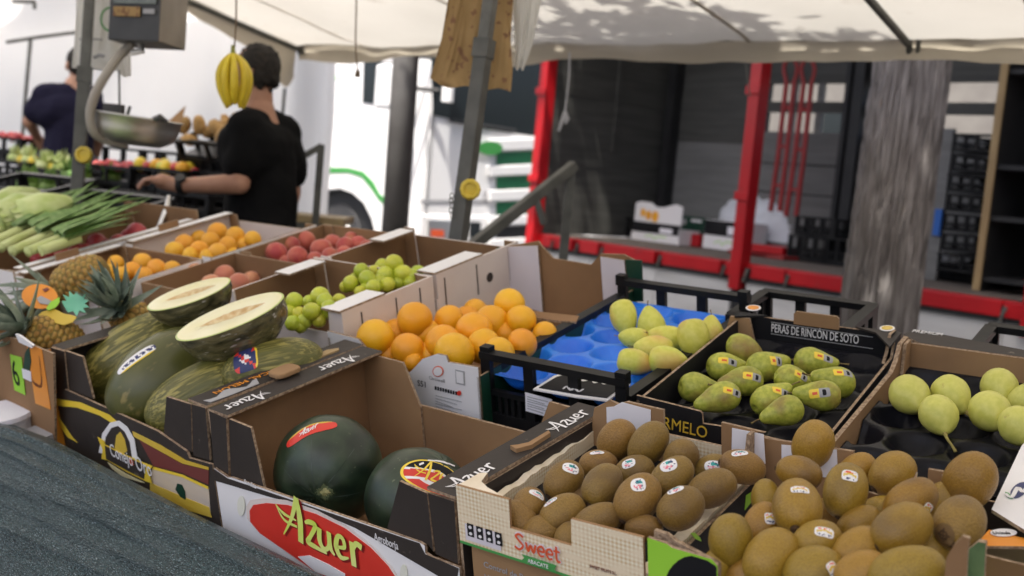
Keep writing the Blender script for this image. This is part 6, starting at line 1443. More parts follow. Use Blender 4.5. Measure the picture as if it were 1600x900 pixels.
for px, py, wd in ((829, 250, .075), (1172, 260, .075), (1640, 300, .075)):
    s = tk(px, py, -.02)[0]
    if px == 829: s = -.055
    pst = MB().box(s - wd / 2, -.06, -.16, s + wd / 2, -.035, 2.25).box(s - wd / 2, -.035, -.16, s - wd / 2 + .022, .03, 2.25).box(s + wd / 2 - .022, -.035, -.16, s + wd / 2, .03, 2.25).build('red_post', K['redpaint'], lorry, bevel=.003)
    for z in (.35, .95, 1.45): MB().box(s - wd / 2 - .012, -.075, z, s + wd / 2 + .012, -.061, z + .05).build('hinge', K['redpaint'], pst, bevel=.003)
for s in (1.0, 3.2, 5.2):
    w_ = MB(); w_.tube([(s, .1, -.55), (s, .38, -.55)], .35, 28); wh = w_.build('wheel', K['rubber'], lorry, smooth=False); MB().tube([(s, .085, -.55), (s, .2, -.55)], .2, 20).build('rim', K['steel'], wh)
tb_('chassis_beam', 0, .6, -.4, SL, .8, -.06, K['interior']); tb_('chassis_beam', 0, .95, -.4, SL, 1.1, -.06, K['interior'])

def in_lorry(name, label, cat, s, t, z=0, group=None): return thing(name, label, cat, TK @ Matrix.Translation((s, t, z)), group)
def px_box(name, label, px0, px1, pyb, h, dep, t, m, group=None, cat='box', z=0.0):
    s0, s1 = tk(px0, pyb, t)[0], tk(px1, pyb, t)[0]
    r = in_lorry(name, label, cat, s0, t, z, group); w_ = s1 - s0
    o = MB().box(0, 0, 0, w_, dep, h).build('box_body', m, r, bevel=.003); return r, w_, o
t0 = .45
def zpx(px, py, t): return tk(px, py, t)[1]
# how deep things stand is read off where they meet the floor
def t_floor(px, py):
    p = TKI @ GP(px, py, BZ); return max(.10, min(DT - .35, p.y))
t0 = t_floor(1020, 378)
r, w_, o = px_box('fruit_carton', 'white lined carton with black band and open fruit printed lid', 985, 1060, 378, .105, .22, t0, K['white'], 'cartons inside the lorry', 'carton')
fz = fr((0, -.001, 0), (1, 0, 0), (0, 0, 1), (0, -1, 0)); print_poly('black_band', rect(.004, .062, w_ - .004, .112), fz, K['black'], o); print_poly('white_label', rect(w_ * .6, .07, w_ * .86, .105), fz, K['paper'], o, lift=.002)
ribbon([([(w_ * .3, .03), (w_ * .42, .045), (w_ * .5, .025), (w_ * .6, .045), (w_ * .75, .04)], [.006] * 3)], fz, K['green'], o)
MB().box(.004, .0, .106, w_ - .004, .006, .135).build('band_panel', K['black'], r)
lid = MB().prism([(.008, .12), (w_ - .0, .12), (w_ + .002, .265), (w_ * .87, .28), (w_ * .7, .262), (w_ * .62, .25), (w_ * .45, .25), (w_ * .36, .275), (w_ * .12, .28), (.01, .265)], fr((0, .008, 0), (1, 0, 0), (0, 0, 1), (0, -1, 0)), -.006, 0).build('lid_panel', K['white'], r)
for x, z, a in ((.2, .2, .03), (.32, .185, .035), (.46, .18, .04)): print_poly('fruit_print', ellipse(w_ * x, z, a * .8, a, 14), fr((0, .007, 0), (1, 0, 0), (0, 0, 1), (0, -1, 0)), K['apricot'], lid, lift=.0012 + x * .002)
t1 = t_floor(1085, 366)
r2, w2, o2 = px_box('fruit_carton', 'dark green carton behind the white fruit printed lid', 1050, 1103, 360, .20, .2, t1 + .12, K['dkgreen'], 'cartons inside the lorry', 'carton')
print_poly('white_mark', rect(w2 * .55, .165, w2 * .85, .185), fz, K['white'], o2); print_poly('pale_mark', rect(w2 * .1, .14, w2 * .4, .18), fz, K['grey'], o2)
px_box('red_carton', 'small red printed carton between the white cartons', 1062, 1092, 381, .085, .15, t_floor(1078, 383), K['redpaint'], 'cartons inside the lorry', 'carton')
r, w_, o = px_box('fruit_carton', 'white carton with black band under the plastic sack', 1097, 1160, 386, .20, .25, t_floor(1120, 386), K['white'], 'cartons inside the lorry', 'carton')
print_poly('black_band', rect(.004, .095, w_ - .004, .197), fz, K['black'], o); print_poly('white_label', rect(w_ * .6, .11, w_ * .86, .165), fz, K['paper'], o, lift=.002); ribbon([([(w_ * .3, .04), (w_ * .42, .06), (w_ * .5, .035), (w_ * .6, .06), (w_ * .75, .055)], [.006] * 3)], fz, K['green'], o)
px_box('red_carton', 'small red printed carton beside the red lorry post', 1172, 1222, 396, .07, .2, t_floor(1195, 396), K['redpaint'], 'cartons inside the lorry', 'carton')
ts = t_floor(1180, 384) + .30; s0, s1 = tk(1098, 345, ts)[0], tk(1240, 345, ts)[0]; zb, zt = .085, zpx(1180, 303, ts)
sk = in_lorry('plastic_sack', 'lumpy white plastic sack lying on cartons in the lorry', 'sack', (s0 + s1) / 2, ts + .15, zb)
b = MB(); hw = (s1 - s0) / 2; hh = zt - zb
def sack(i, j):
    a = 2 * PI * i; e = PI / 2 * j; q = Vector((hw * math.cos(a) * math.cos(e) ** .45, .18 * math.sin(a) * math.cos(e) ** .45, hh * math.sin(e) ** .9))
    return q * (1 + .10 * noise.noise(q * 7) + .05 * noise.noise(q * 19))
b.grid(sack, 48, 20); b.build('sack_body', K['sack'], sk, smooth=True)
bm_ = K['blackpl']
def lorry_crate(px0, px1, py, h, label, t=None, z=0, dep=.3):
    t = t_floor((px0 + px1) / 2, py) if t is None else t; s0, s1 = tk(px0, py, t)[0], tk(px1, py, t)[0]
    crate('plastic_crate', label, TK @ Matrix.Translation((s0, t, z)), s1 - s0, dep, h, bm_, 'black crates inside the lorry', cols=(3, 3), slots=3)
lorry_crate(865, 918, 356, .12, 'black crate inside the lorry nearest the left red post'); lorry_crate(916, 975, 360, .13, 'black crate inside the lorry left of the fruit printed carton'); lorry_crate(962, 990, 356, .15, 'narrow black crate touching the fruit printed carton')
lorry_crate(1228, 1292, 405, .16, 'lower black crate between sack and tree trunk'); lorry_crate(1236, 1300, 402, .12, 'upper black crate between sack and tree trunk', z=.165, t=t_floor(1260, 405)); lorry_crate(1284, 1345, 414, .17, 'black crate partly hidden by the tree trunk')
# red hand trolleys against the back wall
def trolley(pxs, label):
    tp = DT - .26; (x0t, x1t, yt), (x0b, x1b, yb) = pxs
    c0 = tk((x0b + x1b) / 2, yb, tp); t = in_lorry('hand_trolley', label, 'trolley', c0[0], tp, 0, 'red hand trolleys in the lorry')
    def P(px, py, dy=0): s, z = tk(px, py, tp); return Vector((s - c0[0], dy, max(0, z)))
    for xt, xb in ((x0t, x0b), (x1t, x1b)): MB().tube([P(xb, yb), P(xb * .5 + xt * .5, (yb + yt) / 2 + 10), P(xt, yt)], .017, 8).build('rail', K['redrack'], t)
    MB().tube([P(x0t, yt), P(x0t - 4, yt - 22), P(x0t + 3, yt - 40)], .013, 8, 0, 3).build('handle', K['redrack'], t); MB().tube([P(x1t, yt), P(x1t + 5, yt - 22), P(x1t - 2, yt - 40)], .013, 8, 0, 3).build('handle', K['redrack'], t)
    MB().tube([P(x0t + 3, yt - 40), P(x1t - 2, yt - 40)], .013, 8).build('handle', K['redrack'], t)
    for f_ in (.2, .5, .8):
        y = yt + (yb - yt) * f_; MB().tube([P(x0t + (x0b - x0t) * f_, y), P(x1t + (x1b - x1t) * f_, y)], .012, 6).build('crossbar', K['redrack'], t)
    MB().box(-.16, -.25, 0, .16, 0, .02).build('toe_plate', K['redrack'], t)
trolley(((1229, 1241, 128), (1204, 1218, 330)), 'red hand trolley leaning nearest the red lorry post'); trolley(((1256, 1268, 130), (1228, 1244, 338)), 'red hand trolley leaning nearer the tree trunk')
# things right of the tree
ts = .72
s0, s1 = tk(1436, 380, ts)[0], tk(1468, 380, ts)[0]
g = in_lorry('grey_board', 'tall pale grey board standing right of the tree trunk', 'board', s0, ts); MB().box(0, 0, 0, s1 - s0, .03, zpx(1450, 200, ts)).build('panel', K['slat2'], g); MB().box(s1 - s0 - .04, -.02, .25, s1 - s0, 0, .40).build('blue_patch', mat('blue plastic', (.02, .12, .45), ro=.4), g)
n_st = 7; zt = zpx(1500, 205, ts); s0, s1 = tk(1466, 390, ts)[0], tk(1545, 390, ts)[0]
for k in range(n_st):
    crate('plastic_crate', ['lowest', 'second lowest', 'third lowest', 'middle', 'third highest', 'second highest', 'topmost'][k] + ' black crate of the tall stack right of the trunk', TK @ Matrix.Translation((s0 + .01 * (k % 2), ts, .06 + k * (zt - .06) / n_st)), s1 - s0, .4, (zt - .06) / n_st - .012, bm_, 'tall stack of black crates in the lorry', cols=(2, 3), slots=3)
r, w_, o = px_box('torn_carton', 'open carton with torn white flap under the black crate stack', 1440, 1530, 424, .10, .2, t_floor(1480, 424), K['black'], 'cartons inside the lorry', 'carton')
MB().prism([(0.02, .10), (.03, .15), (.08, .17), (.12, .165), (.15, .14), (.22, .145), (.20, .11), (.10, .10)], fr((0, .0, 0), (1, 0, 0), (0, 0, 1), (0, -1, 0)), -.004, 0).build('torn_flap', K['white'], r); MB().box(-.01, -.01, 0, .03, .05, .12).build('wood_corner', K['wood'], r)
# shelf unit with a wooden edge
ss = .35; sa = tk(1530, 430, ss)[0]; zh = 2.0
sh_ = in_lorry('shelf_unit', 'dark shelf unit with pale wooden edge at the right of the lorry', 'shelves', sa, ss)
MB().box(-.02, 0, 0, .012, .55, zh).build('side_panel', K['interior'], sh_); MB().box(-.022, -.014, 0, .016, -.001, zh).build('wooden_edge', K['wood'], sh_); MB().box(.9, 0, 0, .93, .55, zh).build('side_panel', K['interior'], sh_)
for z in (.05, .36, .62, 1.1, 1.6): MB().box(.014, .01, z, .898, .55, z + .025).build('shelf', K['interior'], sh_)
MB().box(.014, .552, 0, .898, .57, zh).build('back_panel', K['interior'], sh_)
bt = in_lorry('spray_bottle', 'pale round pot standing on the low shelf', 'pot', sa + .16, ss + .2, .385); MB().lathe([(.03, 0), (.035, .03), (.03, .06), (.012, .07)], 14).build('pot_body', K['paper'], bt, smooth=True)
bt = in_lorry('roll_tube', 'tall pale tube standing on the middle shelf', 'tube', sa + .14, ss + .25, .645); MB().lathe([(.012, 0), (.012, .36), (.004, .37)], 12).build('tube_body', K['paper'], bt)
# crate edge showing behind the table at the right, and the one behind the black pear carton
for px, py, W_, lb, dz in ((1245, 470, .26, 'black lattice crate rim behind the black pear carton', 0), (1660, 505, .26, 'black crate rim at the right edge behind the pale pears', 0)):
    p = TP(px, py, .0); crate('plastic_crate', lb, MT @ Matrix.Translation((p.x - W_ / 2, max(2.03, p.y - .2), -.18)) @ Matrix.Rotation(R(3), 4, 'Z'), W_, .20, .15, K['blackpl'], 'black crates behind the table', cols=(3, 3), slots=4)

# ------------------------------------------------------------------ white lorry cab
cd0 = WP(655, 400, 9.3); cd0.z = 0
CK = fr(cd0, tu, tn, (0, 0, 1)); CKI = CK.inverted()
def ck(px, py, t=0.0):
    p = CKI @ plane_hit(px, py, cd0 + tn * t, tn); return (p.x, p.z)
def cf(px, py, s=0.0):
    p = CKI @ plane_hit(px, py, cd0 + tu * s, tu); return (p.y, p.z)
cab = thing('lorry_cab', 'white lorry cab with green stripe over its front wheel', 'lorry', CK)
CS = fr((0, 0, 0), (1, 0, 0), (0, 0, 1), (0, -1, 0)); CFr = fr((0, 0, 0), (0, 1, 0), (0, 0, 1), (1, 0, 0))
arch = [ck(*p) for p in ((470, 345), (480, 312), (505, 298), (530, 295), (550, 302), (568, 318), (580, 342), (588, 375), (590, 410))]
pol = [(-2.6, .55), (arch[0][0], .55)] + arch + [(arch[-1][0], .42), (0, .42), (0, 2.9), (-.25, 3.3), (-2.6, 3.4)]
MB().prism(pol, CS, -.06, 0).build('side_panel', K['whitepaint'], cab, bevel=.01)
MB().prism([(0, .42), (2.35, .42), (2.35, 2.9), (0, 2.9)], CFr, -.06, 0).build('front_panel', K['whitepaint'], cab, bevel=.01)
MB().box(-2.55, .07, .6, -.07, 2.3, 3.25).build('inner_shell', K['interior'], cab)
MB().box(-2.6, .0, 3.30, -.25, 2.35, 3.42).build('roof_panel', K['whitepaint'], cab)
print_poly('green_stripe', [ck(*p) for p in ((470, 258), (505, 261), (545, 262), (568, 268), (584, 284), (594, 303), (604, 312), (604, 322), (592, 312), (580, 294), (566, 277), (545, 270), (505, 271), (470, 270))], CS, K['greenpaint'], cab, lift=.003, th=.003)
print_poly('door_window', [ck(*p) for p in ((570, 78), (640, 70), (645, 185), (606, 166), (567, 160))], CS, K['glass'], cab, lift=.004, th=.004)
for a, b_ in (((548, 90), (552, 255)), ((625, 180), (625, 330))): print_poly('door_gap', [ck(*a), ck(a[0] + 1.5, a[1]), ck(b_[0] + 1.5, b_[1]), ck(*b_)], CS, K['grey'], cab, lift=.002)
print_poly('faint_green_mark', [ck(*p) for p in ((505, 116), (535, 118), (538, 112), (545, 121), (530, 125), (506, 122))], CS, mat('pale green print', (.5, .72, .5), ro=.4), cab, lift=.003)
wc = ck(519, 385); tr_ = abs(ck(519, 312)[1] - wc[1])
wh = MB().lathe([(tr_ * .6, -.14), (tr_ * .93, -.14), (tr_, -.09), (tr_, .09), (tr_ * .93, .14), (tr_ * .6, .14)], 44, 0, fr((wc[0], .2, wc[1]), (1, 0, 0), (0, 0, 1), (0, 1, 0))).build('wheel', K['rubber'], cab, smooth=False)
MB().lathe([(tr_ * .58, -.12), (tr_ * .60, -.15), (tr_ * .5, -.13), (tr_ * .42, -.05), (tr_ * .2, -.04), (tr_ * .18, -.14), (.01, -.14)], 30, 0, fr((wc[0], .2, wc[1]), (1, 0, 0), (0, 0, 1), (0, 1, 0))).build('rim', K['chrome'], wh, smooth=True)
def mirror(px0, py0, px1, py1, out):
    a, b_ = ck(px0, py0, -out), ck(px1, py1, -out); x0, x1 = sorted((a[0], b_[0])); z0, z1 = sorted((a[1], b_[1]))
    o = MB().box(x0, -out - .05, z0, x1, -out + .05, z1).build('mirror', K['whitepaint'], cab, bevel=.03)
    MB().tube([(x1, -out, (z0 + z1) / 2), (x1 + .15, 0, (z0 + z1) / 2)], .02, 6).build('mirror_arm', K['interior'], o)
mirror(601, 74, 623, 97, .25); mirror(595, 101, 622, 171, .28)
print_poly('windscreen', [cf(*p) for p in ((672, 62), (1100, 30), (1100, 200), (830, 212), (760, 202), (700, 185), (676, 180))], CFr, K['glass'], cab, lift=.005, th=.005)
z0 = cf(690, 100)[1]
MB().tube([Vector((.12, cf(690, 100)[0], cf(690, 75)[1])), Vector((.12, cf(690, 100)[0], cf(690, 160)[1]))], .05, 10).build('mirror', K['whitepaint'], cab)
MB().tube([Vector((.03, cf(700, 185)[0], cf(700, 188)[1])), Vector((.05, cf(800, 200)[0], cf(800, 204)[1]))], .015, 6).build('wiper', K['interior'], cab)
for y0, y1, m_ in ((218, 236, 'w'), (238, 258, 'd'), (259, 275, 'w'), (276, 296, 'd'), (297, 314, 'w'), (316, 336, 'd'), (337, 352, 'w'), (354, 372, 'd'), (373, 388, 'w')):
    if m_ == 'w':
        q_ = [cf(*p) for p in ((760, y0), (1050, y0 - 12), (1050, y1 - 12), (760, y1))]; MB().prism(q_, CFr, .0, .06).build('grille_slat', K['whitepaint'], cab, bevel=.008)
    else:
        q_ = [cf(*p) for p in ((775, y0), (1040, y0 - 12), (1040, y1 - 12), (775, y1))]; print_poly('grille_gap', q_, CFr, K['dkgreenpaint'] if y0 < 340 else K['interior'], cab, lift=.004, th=.004)
print_poly('emblem', [cf(758 + 19 * math.cos(a), 231 + 11 * math.sin(a)) for a in np.linspace(0, 2 * PI, 18)[:-1]], CFr, K['greenpaint'], cab, lift=.07, th=.006)
print_poly('panel_gap', [cf(*p) for p in ((667, 215), (668.5, 215), (668.5, 310), (667, 310))], CFr, K['grey'], cab, lift=.003)
print_poly('bumper_gap', [cf(*p) for p in ((657, 312), (760, 312), (760, 318), (657, 318))], CFr, K['grey'], cab, lift=.003)
hl = MB().prism([cf(*p) for p in ((666, 342), (702, 344), (702, 374), (666, 372))], CFr, .0, .03).build('headlight', K['chrome'], cab, bevel=.006)
print_poly('lamp_red', [cf(*p) for p in ((670, 358), (690, 359), (690, 370), (670, 369))], CFr, K['redor'], hl, lift=.034); print_poly('lamp_amber', [cf(*p) for p in ((636 + 2, 358), (644, 358), (644, 368), (638, 368))], CFr, K['orangep'], cab, lift=.034)
MB().prism([cf(*p) for p in ((732, 346), (748, 347), (748, 372), (732, 371))], CFr, .0, .03).build('fog_lamp', K['glass'], cab)
MB().prism([cf(*p) for p in ((657, 335), (760, 338), (760, 400), (657, 400))], CFr, -.02, .01).build('bumper', K['whitepaint'], cab, bevel=.01)

# ------------------------------------------------------------------ tree by the table
td = 4.75
tp_, bp_ = WP(1430, 60, td), WP(1370, 505, td); up = (tp_ - bp_).normalized(); bot = bp_ - up * (bp_.z / up.z); top = bot + up * (3.0 / up.z)
tree = thing('street_tree', 'thick grey furrowed tree trunk between the table and the red lorry', 'tree', Matrix.Translation(bot))
rb = .5 * 94 * td / F
def bark(i, j):
    a = 2 * PI * i; h = 3.0 * j; c = (top - bot) * j
    r_ = rb * (1.0 + .25 * math.exp(-h * 3.5) - .04 * j + .03 * math.sin(a * 2 + h * .7))
    q = Vector((math.cos(a) * 4.6, math.sin(a) * 4.6, h * 1.15))
    w1 = noise.noise(q + Vector((0, 0, 3)) * 0); qq = Vector((math.cos(a) * 8.5 + w1 * 1.1, math.sin(a) * 8.5 + w1 * 1.1, h * 1.7))
    rdg = min(1, 3.6 * abs(noise.noise(qq))); rd2 = min(1, 3 * abs(noise.noise(Vector((qq.x * 1.9, qq.y * 1.9, qq.z * 2.2)) + Vector((5, 5, 5)))))
    d = .026 * rdg + .010 * rd2 + .003 * noise.noise(Vector((qq.x * 5, qq.y * 5, h * 22)))
    return c + Vector((math.cos(a), math.sin(a), 0)) * (r_ + d)
barkm = mat('furrowed grey bark', (.105, .094, .088), (.205, .19, .183), sc=11, ro=.9, bump=.8, bsc=60, st=(3.2, 3.2, .42), lo=.38, hi=.64, c3=(.30, .17, .06), sc3=4, lo3=.70, hi3=.74, det=6, dist=.6)
MB().grid(bark, 260, 240).build('trunk', barkm, tree, smooth=True, fix=False)
rr = random.Random(5); tips = []
T0 = top - bot
CR = []
while len(CR) < 46:
    x, y = rr.uniform(-2, 2), rr.uniform(-2, 2)
    if math.hypot(x, y) < 1.95 and all((Vector((1.35 + x, 5.30 + y)) - Vector((c_.x + bot.x, c_.y + bot.y))).length > .38 for c_ in CR[-40:]): CR.append(Vector((1.35 + x, 5.30 + y, rr.uniform(4.5, 5.5))) - bot)
for k in range(7):
    e = CR[k * 6]; mid_ = T0.lerp(e, .5) + Vector((0, 0, .25))
    MB().tube([T0 - up * .15, mid_, e], [.10, .06, .025], 8, 0, 4).build('limb', barkm, tree, smooth=True)
def leaf_cloud(parent, name, centres, n, rad, sz, m, seed):
    rr = random.Random(seed); b = MB()
    for k in range(n):
        c = rr.choice(centres); q = Vector((rr.gauss(0, 1), rr.gauss(0, 1), rr.gauss(0, .8))).normalized() * rad * rr.random() ** .4; p = c + q
        x = Vector((rr.gauss(0, 1), rr.gauss(0, 1), rr.gauss(0, .5))).normalized(); y = x.cross(Vector((rr.gauss(0, 1), rr.gauss(0, 1), rr.gauss(0, 1)))).normalized(); s = sz * rr.uniform(.6, 1.2)
        b.add([p - x * s, p + y * s * .55, p + x * s, p - y * s * .55], [(0, 1, 2, 3)])
    return b.build(name, m, parent, fix=False)
leaf_cloud(tree, 'crown', CR, 26000, .72, .085, K['leaf'], 9)
# another tree far behind the cab, and a pale building closing the street
bt0 = WP(838, 300, 16); bt0.z = 0; t2 = thing('street_tree', 'leafy green tree behind the lorry cab', 'tree', Matrix.Translation(bt0))
MB().tube([(0, 0, 0), (.05, 0, 1.6), (0, .1, 3)], [.16, .12, .08], 10).build('trunk', barkm, t2, smooth=True)
leaf_cloud(t2, 'crown', [Vector((random.uniform(-.9, .9), random.uniform(-.9, .9), random.uniform(1.9, 4.4))) for _ in range(16)], 3000, .55, .09, K['leaf'], 4)
bd_ = thing('building', 'long pale rendered building closing the street behind the lorries', 'building', Matrix.Translation((2, 30, 0)) @ Matrix.Rotation(-.5, 4, 'Z'))
MB().box(-34, 0, 0, 34, 8, 9).build('wall', K['building'], bd_); MB().box(-34.3, -.3, 9, 34.3, 8.3, 9.4).build('cornice', K['building'], bd_)
for i in range(14):
    for j in range(2):
        wf_ = MB().box(-31 + i * 4.6, -.06, 1.4 + j * 3.8, -29.4 + i * 4.6, .0, 3.6 + j * 3.8).build('window', K['glass'], bd_); MB().box(-31.1 + i * 4.6, -.16, 1.28 + j * 3.8, -29.3 + i * 4.6, -.02, 1.39 + j * 3.8).build('sill', K['building'], wf_)

# unseen house added right of and behind the stall, to block sky light there
bh = thing('building', 'plain rendered house added out of view at the right to block sky light', 'building', Matrix.Translation((7.2, -5, 0)))
MB().box(0, -9, 0, 7, 7, 11).build('wall', K['building'], bh); MB().box(-.25, -9.2, 11, 7.2, 7.2, 11.4).build('cornice', K['building'], bh)
for i in range(5):
    for j in range(3):
        wf_ = MB().box(-.03, -7.6 + i * 3, 1.2 + j * 3.4, .05, -6.3 + i * 3, 3.2 + j * 3.4).build('window', K['glass'], bh); MB().box(-.14, -7.7 + i * 3, 1.08 + j * 3.4, -.02, -6.2 + i * 3, 1.19 + j * 3.4).build('sill', K['building'], wf_)
# ------------------------------------------------------------------ people
def capsule(mb, a, b_, r0, r1, seg=14, n=4):
    a, b_ = Vector(a), Vector(b_); ax = b_ - a; L = ax.length; z = ax.normalized(); x = z.orthogonal().normalized(); y = z.cross(x); prof = []
    for k in range(n + 1): t = -PI / 2 + PI / 2 * k / n; prof.append((r0 * math.cos(t), r0 * math.sin(t)))
    for k in range(n + 1): t = PI / 2 * k / n; prof.append((r1 * math.cos(t), L + r1 * math.sin(t)))
    prof = [(max(r, .0006), z_) for r, z_ in prof]
    mb.lathe(prof, seg, 0, fr(a, x, y, z))
def ellips(mb, c, rx, ry, rz, M3=None, seg=18, n=12):
    M = Matrix.Translation(c) @ ((M3.to_4x4() if M3 else Matrix.Identity(4))) @ Matrix.Diagonal((rx, ry, rz, 1))
    mb.lathe([(max(math.cos(t), .004), math.sin(t)) for t in (-PI / 2 + PI * k / n for k in range(n + 1))], seg, 0, M)
def flesh_out(mb, name, m, parent, vox, sm=6):
    o = mb.build(name, m, parent, smooth=True)
    r = o.modifiers.new('remesh', 'REMESH'); r.mode = 'VOXEL'; r.voxel_size = vox; r.use_smooth_shade = True
    s = o.modifiers.new('smooth', 'SMOOTH'); s.iterations = sm; s.factor = .5
    return o
def person(label, J, face, side, shirt, k=1.0, sleeve=.62, watch=None):
    """J: joints in the world; face: unit vector the face looks along; side: unit vector to the person's left."""
    o0 = (J['footL'] + J['footR']) / 2; o0.z = 0
    t = thing('person', label, 'person', Matrix.Translation(o0)); P = {n: p - o0 for n, p in J.items()}
    up = Vector((0, 0, 1)); M3 = Matrix((side, -face, up)).transposed()
    b = MB(); hc = P['head']
    ellips(b, hc + up * .025 * k, .074 * k, .092 * k, .105 * k, M3); ellips(b, hc + face * .022 * k - up * .045 * k, .055 * k, .065 * k, .075 * k, M3)
    capsule(b, hc + face * .088 * k - up * .0 * k, hc + face * .108 * k - up * .030 * k, .010 * k, .016 * k)      # nose
    capsule(b, hc + face * .078 * k - up * .062 * k + side * .018 * k, hc + face * .078 * k - up * .062 * k - side * .018 * k, .010 * k, .010 * k)   # mouth
    ellips(b, hc + face * .06 * k - up * .105 * k, .024 * k, .024 * k, .02 * k, M3)
    for s in (1, -1):
        ellips(b, hc + side * s * .076 * k - face * .008 * k - up * .005 * k, .012 * k, .02 * k, .032 * k, M3)
        ellips(b, hc + face * .082 * k + side * s * .032 * k + up * .018 * k, .014 * k, .008 * k, .008 * k, M3)
    capsule(b, hc - up * .07 * k - face * .02 * k, P['neck'] - up * .02, .056 * k, .064 * k)
    capsule(b, P['chest'] + side * .075, P['chest'] - side * .075, .12 * k, .12 * k); capsule(b, P['chest'], P['hip'], .125 * k, .13 * k); capsule(b, P['neck'], P['chest'], .07 * k, .12 * k)
    for s in 'LR':
        capsule(b, P['neck'] - up * .04, P['sh' + s], .06 * k, .062 * k); capsule(b, P['sh' + s], P['el' + s], .056 * k, .043 * k); capsule(b, P['el' + s], P['wr' + s], .043 * k, .029 * k)
        hd = (P['hd' + s] - P['wr' + s]).normalized(); pn = hd.cross(up).normalized(); dn = pn.cross(hd)
        capsule(b, P['wr' + s], P['wr' + s] + hd * .06, .027, .030); capsule(b, P['wr' + s] + hd * .05 + pn * .024, P['wr' + s] + hd * .085 + pn * .030, .017, .014); capsule(b, P['wr' + s] + hd * .05 - pn * .024, P['wr' + s] + hd * .085 - pn * .030, .017, .014)
        for i, (off, L) in enumerate(((.033, .062), (.011, .074), (-.011, .07), (-.032, .054))):
            a = P['wr' + s] + hd * .085 + pn * off; m_ = a + hd * L * .55 - dn * .0 - up * .012; e = m_ + hd * L * .38 - up * (.024 + .004 * i); capsule(b, a, m_, .0105, .0095, 8, 2); capsule(b, m_, e, .0095, .008, 8, 2)
        a = P['wr' + s] + hd * .035 + pn * .03; capsule(b, a, a + hd * .035 + pn * .022 - up * .018, .013, .011, 8, 2); capsule(b, a + hd * .035 + pn * .022 - up * .018, a + hd * .062 + pn * .02 - up * .03, .011, .009, 8, 2)
        capsule(b, P['hip'] + side * (.09 if s == 'L' else -.09), P['kn' + s], .085, .058); capsule(b, P['kn' + s], P['foot' + s] + up * .08, .057, .04); capsule(b, P['foot' + s] + up * .05 - face * .05, P['foot' + s] + up * .035 + face * .15, .042, .032)
    flesh_out(b, 'body', K['skin'], t, .0065 * k, 4)
    b = MB(); f_ = .016
    capsule(b, P['chest'] + side * .08, P['chest'] - side * .08, .12 * k + f_, .12 * k + f_); capsule(b, P['chest'] - up * .02, P['hip'] - up * .04, .128 * k + f_, .142 * k + f_); capsule(b, P['hip'] - up * .04 + side * .05, P['hip'] - up * .04 - side * .05, .13 * k + f_, .13 * k + f_)
    capsule(b, P['neck'] - up * .025, P['chest'], .068 * k + .008, .12 * k + f_)
    for s in 'LR':
        capsule(b, P['neck'] - up * .045, P['sh' + s], .062 * k + f_, .064 * k + f_); capsule(b, P['sh' + s], P['sh' + s].lerp(P['el' + s], sleeve), .060 * k + f_ * .7, .060 * k + f_)
    o = flesh_out(b, 't_shirt', shirt, t, .011, 5)
    tx = bpy.data.textures.new('cloth_folds', 'CLOUDS'); tx.noise_scale = .11; tx.noise_depth = 2; dm = o.modifiers.new('folds', 'DISPLACE'); dm.texture = tx; dm.strength = .02; dm.mid_level = .5; dm.texture_coords = 'LOCAL'
    b = MB()
    for s in 'LR':
        hp = P['hip'] + side * (.09 if s == 'L' else -.09); capsule(b, hp, P['kn' + s], .10, .072); capsule(b, P['kn' + s], P['foot' + s] + up * .1, .072, .06)
    capsule(b, P['hip'] + side * .06, P['hip'] - side * .06, .135, .135); flesh_out(b, 'trousers', K['jeans'], t, .014, 4)
    for s in 'LR':
        b = MB(); capsule(b, P['foot' + s] + up * .05 - face * .06, P['foot' + s] + up * .042 + face * .17, .052, .042); flesh_out(b, 'shoe', K['shoe'], t, .012, 3)
    b = MB(); ellips(b, hc + up * .032 * k - face * .010 * k, .078 * k, .094 * k, .102 * k, M3, 40, 30); ellips(b, hc - face * .030 * k - up * .0 * k, .074 * k, .070 * k, .082 * k, M3, 40, 30)
    hair = b.mesh('hair', K['hair'], True)
    bm = bmesh.new(); bm.from_mesh(hair)
    for v_ in bm.verts: v_.co += (v_.co - hc).normalized() * (.007 * noise.noise(v_.co * 60) + .004 * noise.noise(v_.co * 150))
    kill = [f for f in bm.faces if (f.calc_center_median() - hc).dot(face) > .035 * k and (f.calc_center_median() - hc).dot(up) < .075 * k or (f.calc_center_median() - hc).dot(up) < (-.052 + .03 * noise.noise(f.calc_center_median() * 30)) * k or (abs((f.calc_center_median() - hc).dot(side)) > .05 * k and abs((f.calc_center_median() - hc).dot(face) + .005) < .028 * k and (f.calc_center_median() - hc).dot(up) < .025 * k)]
    bmesh.ops.delete(bm, geom=kill, context='FACES'); bm.to_mesh(hair); bm.free(); ho = link('hair', hair, t)
    so_ = ho.modifiers.new('solid', 'SOLIDIFY'); so_.thickness = .012
    if watch:
        w0 = P['wr' + watch]; dv = (P['el' + watch] - w0).normalized(); wx = dv.orthogonal().normalized(); wy = dv.cross(wx)
        MB().lathe([(.034, .0), (.036, .003), (.036, .021), (.034, .024)], 22, 0, fr(w0 + dv * .012, wx, wy, dv)).build('watch_strap', K['blackpl'], t); MB().lathe([(.02, 0), (.021, .004), (.019, .011), (.003, .012)], 16, 0, fr(w0 + dv * .024 + (UP * .5 - FWD * .6).normalized() * .033, RGT, (UP * .6 + FWD * .5).normalized(), (UP * .5 - FWD * .6).normalized())).build('watch_face', K['casing'], t)
    return t
D1 = 4.25
g1 = lambda px, py, dz=0: WP(px, py, D1 + dz)
hp = g1(408, 400, .02); fl = lambda p, dx, dy: Vector((p.x + dx, p.y + dy, 0))
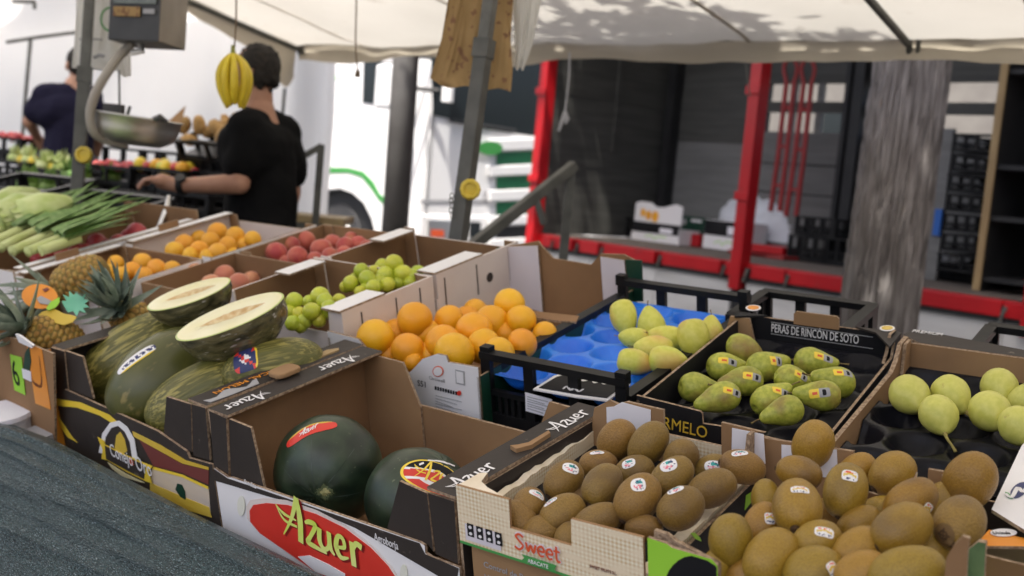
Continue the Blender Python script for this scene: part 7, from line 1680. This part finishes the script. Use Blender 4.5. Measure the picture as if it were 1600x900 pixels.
fc = (-RGT * .93 + FWD * .30); fc.z = 0; fc.normalize(); sd_ = Vector((0, 0, 1)).cross(fc)
J = dict(head=g1(400, 118), neck=g1(404, 176, .0), chest=g1(408, 235, .02), hip=hp, shL=g1(385, 203, -.10), shR=g1(444, 208, .12), elL=g1(374, 287, -.16), wrL=g1(276, 290, -.10), hdL=g1(215, 272, -.08),
         elR=g1(455, 300, .2), wrR=g1(440, 370, .1), hdR=g1(425, 400, .08))
kn = lambda s, o: Vector((hp.x + sd_.x * s * .1 + fc.x * o, hp.y + sd_.y * s * .1 + fc.y * o, .47))
J.update(knL=kn(1, .03), knR=kn(-1, .0), footL=fl(hp, sd_.x * .11, sd_.y * .11), footR=fl(hp, -sd_.x * .11 - fc.x * .08, -sd_.y * .11 - fc.y * .08))
person('man in black t-shirt with black watch reaching over the leeks', J, fc, sd_, K['tblack'], .92, .66, 'L')
D2 = 6.2
g2 = lambda px, py, dz=0: WP(px, py, D2 + dz)
hp = g2(104, 268); fc = (-RGT * .55 + FWD * .83); fc.z = 0; fc.normalize(); sd_ = Vector((0, 0, 1)).cross(fc)
J = dict(head=g2(124, 104), neck=g2(118, 134), chest=g2(110, 176), hip=hp, shL=g2(72, 150, -.08), shR=g2(142, 152, .12), elL=g2(46, 190, -.05), wrL=g2(58, 214, .1), hdL=g2(66, 226, .14), elR=g2(158, 205, .15), wrR=g2(150, 240, .22), hdR=g2(140, 252, .25))
J.update(knL=Vector((hp.x + sd_.x * .1, hp.y + sd_.y * .1, .47)), knR=Vector((hp.x - sd_.x * .1, hp.y - sd_.y * .1, .47)), footL=fl(hp, sd_.x * .11, sd_.y * .11), footR=fl(hp, -sd_.x * .11, -sd_.y * .11))
person('man in navy t-shirt turned away behind the far crates', J, fc, sd_, K['tnavy'], .86, .6)

# ------------------------------------------------------------------ lettering becomes plain mesh
dg = bpy.context.evaluated_depsgraph_get()
for o in [q for q in scn.objects if q.type == 'FONT']:
    me = bpy.data.meshes.new_from_object(o.evaluated_get(dg)); pa, ml = o.parent, o.matrix_local.copy()
    mt_ = o.data.materials[0]; bpy.data.objects.remove(o)
    me.name = 'lettering'
    if not me.materials: me.materials.append(mt_)
    n = link('lettering', me, pa); n.matrix_local = ml
